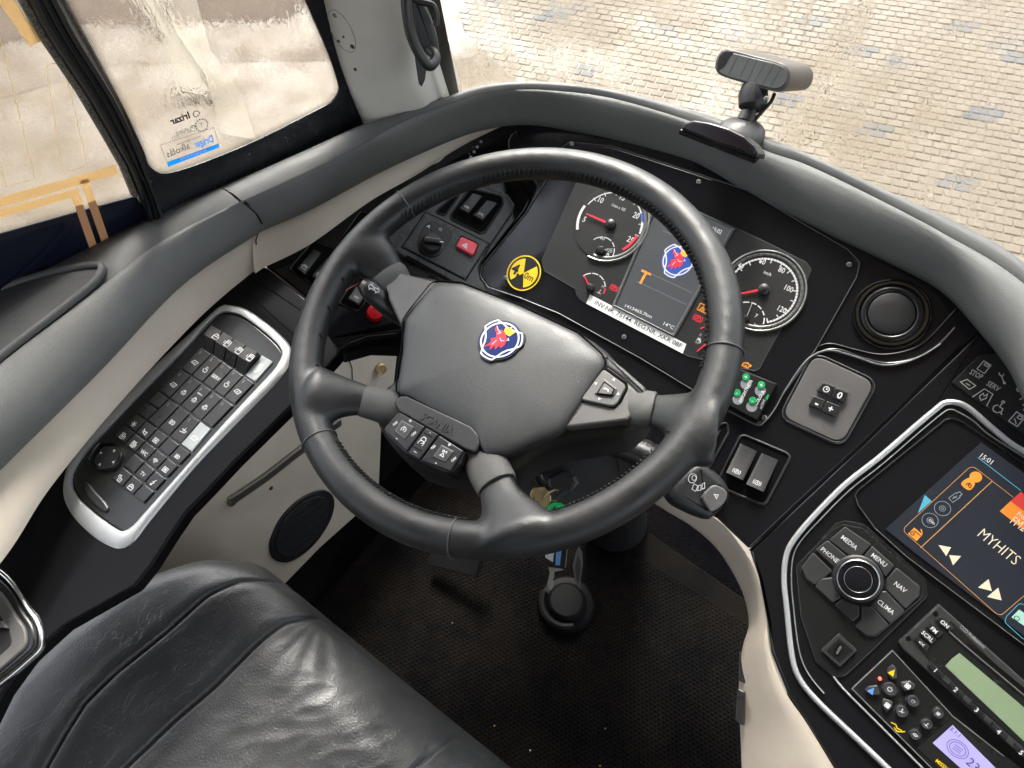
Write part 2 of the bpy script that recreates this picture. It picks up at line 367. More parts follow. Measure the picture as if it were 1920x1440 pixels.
ICON = {
 'light': [circ(.28, 0, .25, 8, 0, 180), L_((-.45, .25), (.45, .25))] + [L_((.35 * cos(a), .1 - .0 + .35 * sin(a) * .6), (.8 * cos(a), .1 + .8 * sin(a))) for a in (R_(200), R_(235), R_(270), R_(305), R_(340))],
 'sun': [circ(.32, 0, 0, 10)] + [L_((.5 * cos(a), .5 * sin(a)), (.85 * cos(a), .85 * sin(a))) for a in [R_(45 * k) for k in range(8)]],
 'bus': [C_((-.8, -.4), (.8, -.4), (.8, .35), (.5, .5), (-.8, .5)), L_((-.4, 0), (.4, 0)), circ(.16, -.45, -.5, 6), circ(.16, .45, -.5, 6)],
 'door': [C_((-.7, -.6), (.6, -.6), (.7, .1), (.2, .6), (-.4, .6), (-.7, .1)), L_((-.7, 0), (.6, 0)), L_((0, 0), (.05, .6))],
 'window': [C_((-.5, -.7), (.6, -.7), (.6, .7), (-.5, .7)), L_((-.5, .1), (.6, .1)), L_((-.5, .4), (.6, .4)), L_((-.9, .3), (-.9, -.3))],
 'seat': [L_((-.6, .1), (-.3, -.5), (.4, -.5), (.6, .2)), L_((-.3, .7), (.3, .7)), L_((-.2, .45), (-.3, .15)), L_((.05, .45), (.05, .1)), L_((.25, .45), (.35, .15))],
 'beam': [circ(.45, .1, 0, 8, -90, 90), L_((.1, -.45), (.1, .45)), L_((-.1, .4), (-.8, .4)), L_((-.1, .13), (-.8, .13)), L_((-.1, -.13), (-.8, -.13)), L_((-.1, -.4), (-.8, -.4))],
 'wiper': [L_((-.7, -.5), (.6, -.3), (.75, .1), (-.5, .2), (-.7, -.5)), L_((0, -.4), (.2, .7))],
 'snow': [L_((.8 * cos(R_(a)), .8 * sin(R_(a))), (-.8 * cos(R_(a)), -.8 * sin(R_(a)))) for a in (0, 60, 120)],
 'heat': [rect(-.6, -.7, .3, .7), L_((-.3, -.4), (0, -.1), (-.3, .1), (0, .4)), L_((.3, .2), (.8, .2), (.8, -.6))],
 'stopbox': [rect(-.6, -.7, .4, .7), L_((.2, .4), (-.3, .4), (-.3, .05), (.1, .05), (.1, -.4), (-.4, -.4)), L_((.4, .2), (.8, .2), (.8, -.6))],
 'horn': [C_((-.7, .6), (-.2, .1), (.6, .3), (.6, -.5), (-.2, -.3), (-.6, -.1))],
 'coach': [rect(-.7, -.5, .7, .5), L_((-.3, -.5), (-.3, .5)), L_((.3, -.5), (.3, .5)), circ(.15, 0, 0, 6)],
 'wifi': [circ(.2, 0, -.5, 5, 45, 135), circ(.5, 0, -.5, 6, 45, 135), circ(.8, 0, -.5, 7, 45, 135), circ(1.1, 0, -.5, 8, 45, 135)],
 'lock': [rect(-.5, -.7, .5, .1), L_((-.9, .1), (-.9, .6), (-.3, .7), (-.2, .1)), L_((0, -.2), (0, -.45))],
 'bolt': [L_((.3, .8), (-.2, .05), (.25, .05), (-.3, -.8)), L_((-.45, -.3), (-.3, -.8), (.15, -.6))],
 'vent': [rect(-.7, -.6, .7, .6), L_((-.7, .2), (.7, .2)), L_((-.5, -.2), (.5, -.2))],
 'roof': [C_((-.8, -.2), (-.4, .5), (.8, .4), (.5, -.4)), L_((-.2, 0), (.3, .05))],
 'up': [C_((-.6, -.3), (.6, -.3), (0, .6))],
 'arrows': [C_((-.9, 0), (-.5, .45), (-.5, .2), (-.1, .2), (-.1, -.2), (-.5, -.2), (-.5, -.45)), C_((.9, 0), (.5, .45), (.5, .2), (.1, .2), (.1, -.2), (.5, -.2), (.5, -.45))],
 'phone': [L_((-.8, -.3), (-.5, .2), (.5, .2), (.8, -.3), (.5, -.3), (.35, 0), (-.35, 0), (-.5, -.3), (-.8, -.3))],
 'cruise': [circ(.65, 0, -.05, 12, -50, 230), L_((0, -.1), (-.3, .8)), circ(.12, 0, -.1, 5)],
 'limiter': [C_((-.5, -.7), (.5, -.7), (0, .1)), circ(.25, -.3, .5, 8), L_((.1, .5), (.5, .8), (.6, .3))],
 'car': [C_((-.5, .1), (.5, .1), (.5, .5), (.3, .9), (-.3, .9), (-.5, .5)), circ(.6, 0, -.5, 10, -30, 210), L_((0, -.5), (.7, -.1))],
 'abs': [circ(.45, 0, 0, 12), circ(.75, 0, 0, 6, -40, 40), circ(.75, 0, 0, 6, 140, 220), L_((-.2, -.25), (0, .25), (.2, -.25))],
 'park': [circ(.5, 0, 0, 14), circ(.8, 0, 0, 6, -45, 45), circ(.8, 0, 0, 6, 135, 225), L_((-.12, -.3), (-.12, .3), (.15, .25), (.15, .02), (-.12, 0))],
 'tri': [C_((-.7, -.55), (.7, -.55), (0, .7)), C_((-.35, -.35), (.35, -.35), (0, .25))],
 'warn': [rect(-.9, -.7, .9, .7), C_((-.45, -.45), (.45, -.45), (0, .5)), L_((0, -.25), (0, .2))],
 'fog': [circ(.45, -.35, 0, 8, 90, 270), L_((-.35, -.45), (-.35, .45)), L_((-.15, .3), (.7, .3)), L_((-.15, 0), (.7, 0)), L_((-.15, -.3), (.7, -.3)), L_((.25, .5), (.35, -.5))],
 'lane': [L_((-.8, -.7), (-.5, .7)), L_((.8, -.7), (.5, .7)), rect(-.3, -.3, .35, .3)],
 'dip': [circ(.3, .1, 0, 8, -90, 90), L_((.1, -.3), (.1, .3)), L_((-.1, .25), (-.6, .25)), L_((-.1, 0), (-.6, 0)), L_((-.1, -.25), (-.6, -.25))],
 'two': [circ(.22, -.35, 0, 8), circ(.22, .35, 0, 8), L_((-.8, .45), (.8, .45))],
 'fuel': [rect(-.5, -.7, .2, .7), rect(-.35, .2, .05, .5), L_((.2, .3), (.55, .1), (.55, -.5))],
 'temp': [L_((0, -.3), (0, .8)), circ(.2, 0, -.4, 8), L_((-.8, -.5), (-.3, -.4)), L_((.3, -.4), (.8, -.5)), L_((0, .5), (.3, .5))],
 'spanner': [L_((-.5, .8), (-.3, .35), (.05, .3), (.2, .7)), L_((-.12, .35), (.4, -.8)), circ(.14, .4, -.72, 8)],
 'tap': [L_((-.8, .7), (.6, .5)), circ(.22, 0, .2, 8), L_((-.1, .55), (0, .2), (.4, .1), (.8, -.3), (.7, -.7))],
 'wheelchair': [circ(.15, -.05, .8, 6), L_((-.05, .6), (0, .1), (.4, .1), (.55, -.5), (.75, -.5)), circ(.45, -.05, -.25, 10, 110, 350)],
 'fire': [L_((-.8, -.7), (-.4, .8), (.6, .8), (.9, -.7)), C_((-.3, -.2), (-.2, .3), (.05, .1), (.2, .5), (.35, 0), (.1, -.5))],
 'card': [rect(-.6, -.8, .6, .8), rect(-.2, .3, .4, .65)],
 'cardw': [rect(-.6, -.8, .6, .8), rect(-.1, .2, .4, .6), L_((-.3, -.1), (0, -.3), (.3, -.6))],
 'usb': [C_((-.9, -.4), (.4, -.4), (.4, -.25), (.85, -.25), (.85, .25), (.4, .25), (.4, .4), (-.9, .4)), L_((-.6, 0), (.2, 0)), L_((-.4, 0), (-.15, .2)), L_((-.2, 0), (0, -.2))],
 'fan': [circ(.28, .33, .33, 8), circ(.28, -.33, .33, 8), circ(.28, -.33, -.33, 8), circ(.28, .33, -.33, 8)],
 'power': [circ(.6, 0, 0, 12, 120, 420), L_((0, .2), (0, .8))],
 'recirc': [circ(.5, 0, 0, 10, 30, 330), L_((.2, .05), (.45, .3), (.7, 0))],
 'slashseat': [L_((-.7, -.5), (.7, .5)), L_((-.3, .6), (-.1, 0), (.5, -.2)), circ(.15, -.35, .75, 6)],
 'clock': [circ(.6, 0, 0, 16), L_((0, .4), (0, 0), (.35, 0))],
 'retard': [circ(.22, -.6, .5, 8), C_((-.6, -.5), (-.2, -.6), (-.1, -.1), (-.5, 0)), C_((-.05, -.5), (.25, -.4), (.2, .05), (-.02, -.05)), C_((.35, -.3), (.6, -.15), (.5, .3), (.3, .15))],
 'airflow': [L_((-.8, -.1), (-.3, .1), (.1, -.1), (.6, .1)), L_((-.2, -.3), (.3, -.4), (.7, 0), (.9, .3))],
 'engine': [C_((-.7, -.4), (.5, -.4), (.5, .1), (.8, .1), (.8, .4), (.3, .4), (-.4, .4), (-.7, .1)), L_((0, .4), (0, .7)), L_((-.3, -.1), (.2, -.1))],
}
def icon(nm, pl, c, size, m, parent, h=.0003, w=None, rot=0, local=False, name='symbol', sx=1):
    """size = half-width in metres"""
    a, b = c if local else pl.loc(c[0], c[1], h)
    cr, sr = cos(R_(rot)), sin(R_(rot))
    ps = [([(a + size * (x * sx * cr - y * sr), b + size * (x * sx * sr + y * cr)) for x, y in p], cl) for p, cl in ICON[nm]]
    return strokes(name, ps, pl, h, w or size * .17, m, parent)
def wrot(pl, p0, p1):
    """in-plane angle (degrees) of the pixel direction p0 -> p1"""
    a = pl.loc(*p0); b = pl.loc(*p1); return math.degrees(math.atan2(b[1] - a[1], b[0] - a[0]))
def screw(pl, c, r, parent, m=None, h=0):
    a, b = pl.loc(*c, h); g = G(); g.lathe(pl.W(a, b, h), pl.n, [(r, -.001), (r, r * .3), (r * .75, r * .6), (r * .4, r * .65), (r * .3, r * .2)], 14)
    return g.mk('screw', m or STEEL, parent)
# ================================================================== OUTSIDE: paved yard
GZ = -1.7
mg = mat('wet_joint_sand', (.12, .095, .065), .6)
setin(mg, 'Base Color', ramp(mg, noise(mg, 1.2, 6, .65), [(.3, (.088, .067, .043)), (.7, (.115, .089, .058))]))
setin(mg, 'Roughness', mrange(mg, noise(mg, .8, 4), .4, .62, .22, .7)); bump(mg, noise(mg, 60, 4), .5, .004)
ground = structure(mk('ground', [(-60, -60, GZ + .003), (60, -60, GZ + .003), (60, 60, GZ + .003), (-60, 60, GZ + .003)], [(0, 1, 2, 3)], mg, smooth=0))
def stone_mat(name, a, b):
    m = mat(name, a, .5); oi = nd(m, 'ObjectInfo')
    n = noise(m, 2.1, 5, .6, nd(m, 'NewGeometry').outputs['Position'])
    setin(m, 'Base Color', ramp(m, n, [(.3, a), (.68, b)]))
    setin(m, 'Roughness', mrange(m, noise(m, .9, 4, .6, nd(m, 'NewGeometry').outputs['Position']), .38, .62, .25, .75))
    bump(m, noise(m, 90, 4, .6, nd(m, 'NewGeometry').outputs['Position']), .5, .003); return m
MST = stone_mat('wet_sand_coloured_stone', (.112, .086, .056), (.132, .103, .068))
MSD = stone_mat('wet_grey_stone', (.048, .050, .052), (.062, .064, .066))
sa = R_(14); su = V((cos(sa), sin(sa), 0)); sv = V((-sin(sa), cos(sa), 0))
SW, SH = .092, .068
dark = [atz(x, y, GZ + .012) for x, y in ((1005, 35), (1497, 38), (1370, 68), (1588, 100), (1775, 52), (1082, 128), (1890, 110), (1808, 210), (1620, 250), (1760, 335), (1455, 195), (905, 0), (1215, 60))]
dk = {}
for p in dark:
    j = round(p.dot(sv) / SH); i = round(p.dot(su) / SW - (.5 if j % 2 else 0))
    for q in ((i, j), (i + 1, j), (i + (1 if j % 2 else 0), j + 1), (i + 1 + (1 if j % 2 else 0), j + 1)): dk[q] = 1
def stone_mesh(jit):
    g = G(); a, b, t, bv = SW / 2 - .0028, SH / 2 - .0022, .009, .005
    pl = Pl((0, 0, 0), (0, 0, 1)); p = fillet([(-a, -b), (a, -b), (a, b), (-a, b)], .007, 1)
    slab_l('', p, pl, -.004, t, None, None, bv, 1, g); me = bpy.data.meshes.new('paving_stone')
    me.from_pydata([tuple(v + V((0, 0, jit * v.x))) for v in g.v], [], g.f)
    me.polygons.foreach_set('use_smooth', [True] * len(me.polygons)); me.set_sharp_from_angle(angle=R_(40)); return me
sm = []
for k in range(4):
    me = stone_mesh((k - 1.5) * .02); me.materials.append(MST); sm.append(me)
smd = stone_mesh(0); smd.materials.append(MSD)
cand = []
for j in range(-15, 120):
    for i in range(-95, 75):
        c = su * ((i + (.5 if j % 2 else 0)) * SW) + sv * (j * SH) + V((0, 0, GZ))
        if c.y < 1.2 or c.x < -3.4: continue
        d = c - CAM; z_ = d.dot(CF)
        x = 960 + FPX * d.dot(CR) / z_; y = 720 - FPX * d.dot(CU) / z_
        if -60 < x < 2100 and -160 < y < 620: cand.append((z_, x, y, i, j, c))
vis = sorted(q for q in cand if 820 < q[1] < 1920 and 0 < q[2] < 560 and not (q[2] > 175 + max(0, (q[1] - 1150)) * .46))
chosen = set((q[3], q[4]) for q in vis[:300])
rest = G(); rmat = []
e2 = Matrix((su, sv, V((0, 0, 1)))).transposed()
for z_, x, y, i, j, c in cand:
    me = smd if (i, j) in dk else sm[(i * 7 + j * 13) % 4]
    rot = sa + R_(random.uniform(-1.5, 1.5)); zz_ = random.uniform(-.002, .002)
    if (i, j) in chosen or (i, j) in dk:
        o = bpy.data.objects.new('paving_stone', me); COL.objects.link(o); o.parent = ground
        o.location = c + V((0, 0, zz_)); o.rotation_euler = (0, 0, rot)
        if (i, j) in dk: o['label'] = 'dark grey paving stone'
    else:
        k = len(rest.v); M2 = Matrix.Rotation(rot, 3, 'Z')
        rest.v += [M2 @ v.co + c + V((0, 0, zz_)) for v in me.vertices]; rest.f += [tuple(q + k for q in f.vertices) for f in me.polygons]
o = mk('paving', rest.v, rest.f, MST, ground, smooth=40); o['kind'] = 'stuff'
# pale concrete strip and kerb to the left of the bus
mc = mat('pale_concrete', (.42, .37, .28), .55); setin(mc, 'Base Color', ramp(mc, noise(mc, 5, 6, .7), [(.3, (.105, .086, .050)), (.7, (.13, .107, .064))])); bump(mc, noise(mc, 80, 4), .4, .003)
ms = mat('brown_soil', (.16, .11, .07), .8); setin(ms, 'Base Color', ramp(ms, noise(ms, 3, 8, .75), [(.3, (.026, .014, .006)), (.5, (.050, .028, .012)), (.72, (.080, .051, .024))])); bump(ms, noise(ms, 25, 6, .7), .8, .02)
ml = mat('pale_wet_gravel', (.42, .36, .27), .5); setin(ml, 'Base Color', ramp(ml, noise(ml, 4, 8, .7), [(.3, (.046, .028, .011)), (.6, (.088, .058, .026))])); bump(ml, noise(ml, 40, 5, .7), .7, .01)
setin(ml, 'Roughness', mrange(ml, noise(ml, 3, 4), .4, .6, .25, .7))
def sheet(name, px, h, m, th=0):
    p = [atz(x, y, GZ + h) for x, y in px]; n = len(p)
    if not th: return structure(mk(name, p, [tuple(range(n))], m, smooth=0))
    q = [v - V((0, 0, th)) for v in p]
    return structure(mk(name, p + q, [tuple(range(n))] + [(i, (i + 1) % n, n + (i + 1) % n, n + i) for i in range(n)], m, smooth=0))
sheet('gravel_yard', [(-900, 900), (-700, 20), (250, -60), (640, -200), (800, -260), (870, 60), (1010, 190), (900, 700)], .024, ml)
sheet('soil_verge', [(-700, 180), (0, 185), (230, 118), (640, 112), (820, -60), (600, -420), (-800, -420)], .030, ms)
sheet('concrete_kerb', [(282, -60), (352, -60), (395, 95), (452, 175), (480, 262), (415, 250), (385, 140), (330, 60)], .075, mc, .08)
# fields and hills outside the frame so that the horizon is closed
hill = G(); n = 48
for a0 in range(1):
    rows = []
    for h, rr in ((-1.8, 38), (1.5, 42), (3.2 , 47), (3.4, 60)):
        rows.append([V((rr * cos(2 * pi * k / n), rr * sin(2 * pi * k / n), h + (1.2 * sin(k * 1.7) + .8 * sin(k * .6) if h > 0 else 0))) for k in range(n)])
    hill.grid(rows, cv=True)
mh = mat('hedge_green', (.07, .085, .05), .8); setin(mh, 'Base Color', ramp(mh, noise(mh, .6, 8, .7), [(.3, (.04, .055, .03)), (.7, (.12, .12, .08))]))
structure(hill.mk('hills', mh, smooth=180))

# ================================================================== CABIN SHELL (roof and walls around the driver's place)
mcl = grain('grey_headliner', (.42, .42, .41), .85, 300, .3)
mwl = grain('grey_cabin_lining', (.20, .195, .185), .75, 300, .3)
def boxo(name, c, d, m):
    g = G(); g.box(c, (d[0], 0, 0), (0, d[1], 0), (0, 0, d[2])); return structure(g.mk(name, m, smooth=0))
boxo('cabin_ceiling', (.75, -1.25, 2.02), (1.5, 1.9, .04), mcl)
boxo('cabin_rear_wall', (.75, -3.1, 1.0), (1.5, .04, 1.05), mwl)
boxo('cabin_right_wall', (2.2, -2.2, .45), (.04, .95, .50), mwl)
boxo('left_wall_lining', (-.72, -2.3, .45), (.04, .75, .50), mwl)
boxo('windscreen_header', (.8, .60, 1.93), (1.45, .05, .12), mcl)

# ================================================================== SIDE WINDOW PLANE
wd = V((.233, .972, 0)).normalized(); WN = V((wd.y, -wd.x, 0))
WP = Pl((-.44, -.05, .8), WN, wd)
def glassmat(name, dist_all, streak):
    m = bpy.data.materials.new(name); m.use_nodes = True; t = m.node_tree; t.nodes.remove(t.nodes['Principled BSDF'])
    out = t.nodes['Material Output']
    tr = nd(m, 'BsdfTransparent'); tr.inputs[0].default_value = (.93, .95, .93, 1)
    rf = nd(m, 'BsdfRefraction'); rf.inputs['IOR'].default_value = 1.12; rf.inputs['Roughness'].default_value = .0 if dist_all else .03; rf.inputs[0].default_value = (.95, .96, .93, 1)
    gl = nd(m, 'BsdfGlossy'); gl.inputs['Roughness'].default_value = .05; gl.inputs[0].default_value = (1, 1, 1, 1)
    co = coords(m); mp = nd(m, 'Mapping'); mp.inputs['Scale'].default_value = (1, 1, .45); lk(m, co, mp.inputs[0])
    n1 = noise(m, 150 if dist_all else 55, 3, .6, mp.outputs[0], 1.0)
    b = nd(m, 'Bump'); b.inputs['Strength'].default_value = 1; b.inputs['Distance'].default_value = .0007 if dist_all else .0016; lk(m, n1, b.inputs['Height'])
    lk(m, b.outputs[0], rf.inputs['Normal']); lk(m, b.outputs[0], gl.inputs['Normal'])
    mp2 = nd(m, 'Mapping'); mp2.inputs['Scale'].default_value = (1, 1, .12); lk(m, co, mp2.inputs[0])
    n2 = noise(m, 26 if not dist_all else 12, 4, .6, mp2.outputs[0], .6)
    f = mrange(m, n2, *streak)
    mx = nd(m, 'MixShader'); lk(m, f, mx.inputs[0]); lk(m, tr.outputs[0], mx.inputs[1]); lk(m, rf.outputs[0], mx.inputs[2])
    mx2 = nd(m, 'MixShader'); mx2.inputs[0].default_value = .02; lk(m, mx.outputs[0], mx2.inputs[1]); lk(m, gl.outputs[0], mx2.inputs[2])
    lk(m, mx2.outputs[0], out.inputs['Surface']); return m
GS = glassmat('wet_side_glass', True, (.25, .55, .45, .8))
GW = glassmat('wet_windscreen_glass', False, (.46, .62, .22, .8))
FRAMEB = gloss('black_window_frame', (.012, .013, .016), .22)
RUBBER = mat('black_rubber', (.012, .012, .012), .55)
def film(name, col, k=.5):
    m = mat(name, col, .5); t = m.node_tree; b = t.nodes['Principled BSDF']; tl = nd(m, 'BsdfTranslucent'); tl.inputs[0].default_value = (*col, 1)
    mx = nd(m, 'MixShader'); mx.inputs[0].default_value = k; lk(m, b.outputs[0], mx.inputs[1]); lk(m, tl.outputs[0], mx.inputs[2]); lk(m, mx.outputs[0], t.nodes['Material Output'].inputs['Surface']); return m
TAN = film('tan_printed_conductor', (.42, .27, .12)); COP = mat('copper_printed_conductor', (.60, .30, .15), .5)
def pane(name, px, pl, m, parent):
    p = [pl.loc(x, y) for x, y in px]; return mk(name, [pl.W(a, b) for a, b in p], [tuple(range(len(p)))], m, parent, smooth=0)
def dots(name, px, pl, h, parent, rows=4, step=.0022, side=1, m=None, r0=.00095):
    path = catmull([pl.loc(x, y, h) for x, y in px], 6); g = G(); pts = [V(q) for q in path]
    for rI in range(rows):
        acc = (rI % 2) * step / 2
        for i in range(len(pts) - 1):
            d = pts[i + 1] - pts[i]; L = d.length; d.normalize(); nn = V((-d.y, d.x)) * side
            while acc < L:
                c = pts[i] + d * acc + nn * (rI + .5) * step * .8; r = r0 * (1 - rI * .17)
                g.add([pl.W(c.x + r * cos(k * pi / 2 + .4), c.y + r * sin(k * pi / 2 + .4), h) for k in range(4)], [(0, 1, 2, 3)]); acc += step
            acc -= L
    o = g.mk(name, m or BLACKP, parent, smooth=0); o['kind'] = 'stuff'; return o

win_b = thing('side_window', 'front side window pane with mirrored blue and black stickers in its lower corner', 'window', WP.at(380, 150), 'driver side windows')
edgeL = [(10, -260), (66, -120), (124, 0), (182, 106), (233, 204), (270, 284)]
cornL = [(277, 306), (290, 320), (310, 325)]
botB = [(365, 310), (474, 266), (598, 204)]
cornR = [(622, 190), (634, 172), (634, 157)]
edgeR = [(616, 102), (572, 0), (500, -160), (455, -260)]
outB = edgeL + cornL + botB + cornR + edgeR
pane('glass', [(edgeL[0][0] - 10, edgeL[0][1])] + [(x - 6, y + 3) for x, y in edgeL[1:]] + [(x, y + 6) for x, y in cornL + botB] + [(x + 5, y) for x, y in cornR + edgeR], WP.up(-.004), GS, win_b)
# black surround: a strip between the clear edge and the trim around it
fr = [WP.loc(x, y) for x, y in outB]
outer = [(-30, -260), (30, -120), (97, 0), (158, 106), (212, 204), (252, 300), (265, 380), (290, 440), (360, 430), (480, 360), (640, 300), (705, 262), (720, 230), (700, 180), (690, 102), (640, 0), (560, -160), (520, -260)]
fo = [WP.loc(x, y) for x, y in outer]
g = G(); rows = []
A = catmull(fr, 4); B = catmull(fo, 4)
def resample(p, n):
    P = [V(q) for q in p]; L = [0]
    for i in range(1, len(P)): L.append(L[-1] + (P[i] - P[i - 1]).length)
    out = []; k = 0
    for i in range(n):
        t = L[-1] * i / (n - 1)
        while k < len(L) - 2 and L[k + 1] < t: k += 1
        s = (t - L[k]) / max(1e-9, L[k + 1] - L[k]); out.append(tuple(P[k].lerp(P[k + 1], min(1, s))))
    return out
# match by nearest along length of matching control points
A = catmull(fr, 6); B = catmull(fo, 6)
m_ = min(len(A), len(B)); A = resample(A, 120); B = resample(B, 120)
g.grid([[WP.W(a, b, -.0015) for a, b in A], [WP.W(a, b, .0005) for a, b in A], [WP.W(a + (c - a) * .35, b + (d - b) * .35, .004) for (a, b), (c, d) in zip(A, B)], [WP.W(a + (c - a) * .7, b + (d - b) * .7, .010) for (a, b), (c, d) in zip(A, B)], [WP.W(a, b, .016) for a, b in B], [WP.W(a, b, -.02) for a, b in B]])
g.mk('surround', FRAMEB, win_b, smooth=50)
dots('dotted_edge', outB, WP, .0008, win_b, 5, .0021, 1)
# stickers seen from behind (mirrored)
h = .0002
BLUE = film('blue_sticker', (.005, .20, .70)); DRB = film('blue_lettering', (.02, .20, .60)); GRT = mat('grey_lettering', (.20, .22, .25), .5); STK = mat('clear_sticker_film', (.50, .44, .34), .3)
zs = lambda pts: [(290 + x * 140 / 1440, 180 + y * 140 / 1440) for x, y in pts]
st_ = flat_l('sticker_band', [[WP.loc(x, y) for x, y in zs([(235, 1275), (1230, 915), (1245, 990), (260, 1365)])]], WP, h, BLUE, win_b)
pB = [WP.loc(x, y) for x, y in zs([(105, 945), (1145, 605), (1235, 930), (235, 1275)])]
strokes('sticker_outline', [(pB, True)], WP, h, .0004, GRT, win_b)
q = zs([(1140, 880), (775, 1000), (690, 1010), (255, 1190), (1010, 1060), (490, 1240), (690, 420), (320, 560), (665, 660), (410, 760), (710, 700), (345, 845), (900, 790), (430, 950)])
def mt(s, i, m, sq, bold=0):
    p0, p1 = q[i], q[i + 1]; text(s, WP, p0, p1, m, win_b, h + .0002, 'lettering', bold, sq, mirror=True)
mt('Dräger', 0, DRB, .0125, .02); mt('alkolås', 2, GRT, .0125); mt('Den godkända alkolåset', 4, PRINT, .0062, .01)
mt('Irizar', 6, BLACKP, .0115, .03); mt('43R-00A785', 8, GRT, .0055); mt('A51 M1V1 DOT 9', 10, GRT, .0055); mt('Godkänd av Transportstyrelsen', 12, GRT, .0035)
icon('power', WP, zs([(805, 345)])[0], .0058, BLACKP, win_b, h, .0009, rot=200)
strokes('mark', [([(lambda c: (c[0] + .0038 * cos(R_(t)), c[1] + .0038 * sin(R_(t))))(WP.loc(*zs([(748, 618)])[0])) for t in range(0, 360, 30)], True)], WP, h, .0005, GRT, win_b)
text('E9', WP, zs([(785, 622)])[0], zs([(715, 640)])[0], GRT, win_b, h, 'lettering', 0, .006, mirror=True)
text('T', WP, zs([(930, 590)])[0], zs([(895, 600)])[0], GRT, win_b, h, 'lettering', 0, .007, mirror=True)
c = WP.loc(*zs([(905, 560)])[0])
strokes('mark', [L_((c[0] + .0072 * cos(R_(t)), c[1] + .0072 * sin(R_(t))), (c[0] + .0072 * cos(R_(t + 12)), c[1] + .0072 * sin(R_(t + 12)))) for t in range(0, 360, 26)], WP, h, .0016, GRT, win_b)

win_a = thing('side_window', 'rear side window pane printed with tan aerial stripes and thin loops', 'window', WP.at(80, 250), 'driver side windows')
rA = [(-70, -260), (-12, -120), (44, 0), (80, 66), (153, 175), (204, 262), (233, 313), (255, 368)]
pane('glass', [(-900, -260)] + rA + [(0, 440), (-300, 530), (-900, 700)], WP.up(-.006), GS, win_a)
g = G(); slab('', [(-900, 700), (-300, 523), (0, 439), (130, 402), (255, 368), (300, 440), (260, 560), (-900, 1100)], WP, -.0055, -.003, None, None, 0, .001, 1, g)
g.mk('lower_frame', mat('navy_black_frit', (.006, .008, .018), .12), win_a, smooth=30)
dots('dotted_edge', [(-100, 467), (0, 439), (130, 402), (250, 368)], WP, -.0028, win_a, 5, .0021, 1)
def band(px, w_, m, h=-.0022, r=.004, cl=False):
    p = [WP.loc(x, y, h) for x, y in px]
    if r: p = fillet(p, r, 4, closed=cl)
    strokes('aerial_stripe', [(p, cl)], WP, h, w_, m, win_a)
band([(-200, 436), (219, 318)], .0110, TAN, r=0)
band([(-200, 456), (0, 401), (140, 362), (148, 385)], .0095, TAN, -.0024, 0)
band([(157, 336), (172, 378)], .0085, TAN, -.0026, 0)
band([(172, 378), (204, 470)], .0085, COP, -.0021, 0); band([(148, 385), (180, 478)], .0085, COP, -.0021, 0)
band([(-30, -60), (10, 0), (68, 82)], .0120, TAN, r=0)
band([(-10, 30), (66, 335), (13, 350), (-60, 120)], .0005, TAN, r=0)
band([(86, 118), (117, 324), (164, 312), (120, 120)], .0005, TAN, r=.008, cl=True)
# weathered sealant along the pane edge and the black post
GRIT = mat('gritty_sealant', (.10, .09, .075), .8); setin(GRIT, 'Base Color', ramp(GRIT, noise(GRIT, 400, 4, .8), [(.35, (.02, .02, .02)), (.65, (.35, .31, .25))])); bump(GRIT, noise(GRIT, 300, 4, .8), 1, .003)
p = [WP.loc(x, y) for x, y in rA]; sweep_l('sealant', p, False, WP, [(.004, -.006), (.003, .001), (-.002, .002), (-.004, -.006)], GRIT, win_a)
post = thing('window_post', 'black ribbed upright post between the two side window panes', 'window post', WP.at(180, 200))
lp = [(-64, -260), (-6, -120), (50, 0), (86, 66), (159, 175), (210, 262), (239, 313), (262, 372), (275, 420)]
rp = [(-16, -260), (40, -120), (104, 0), (140, 66), (207, 175), (248, 262), (266, 313), (290, 372), (305, 425)]
A = resample(catmull([WP.loc(x, y) for x, y in lp], 5), 40); B = resample(catmull([WP.loc(x, y) for x, y in rp], 5), 40)
prof = [(0, -.01), (.02, .006), (.12, .012), (.30, .012), (.34, .009), (.42, .009), (.46, .015), (.55, .017), (.60, .012), (.68, .012), (.72, .018), (.92, .018), (1, .010), (1.02, -.01)]
g = G(); g.grid([[WP.W(a + (c - a) * t, b + (d - b) * t, hh) for (a, b), (c, d) in zip(A, B)] for t, hh in prof]); g.mk('post_profile', RUBBER, post, smooth=40)

# header wall above the side glass (outside the frame, closes the cabin)
g = G(); tl = WP.loc(-900, -260); tr = WP.loc(600, -260); zt = max(tl[1], tr[1])
g.add([WP.W(-1.5, .62, .02), WP.W(.2, .62, .02), WP.W(.2, 1.22, .02), WP.W(-1.5, 1.22, .02), WP.W(-1.5, .62, -.03), WP.W(.2, .62, -.03), WP.W(.2, 1.22, -.03), WP.W(-1.5, 1.22, -.03)], [(0, 1, 2, 3), (4, 5, 6, 7), (0, 1, 5, 4), (1, 2, 6, 5), (2, 3, 7, 6), (3, 0, 4, 7)])
structure(g.mk('window_header_wall', mwl, smooth=0))

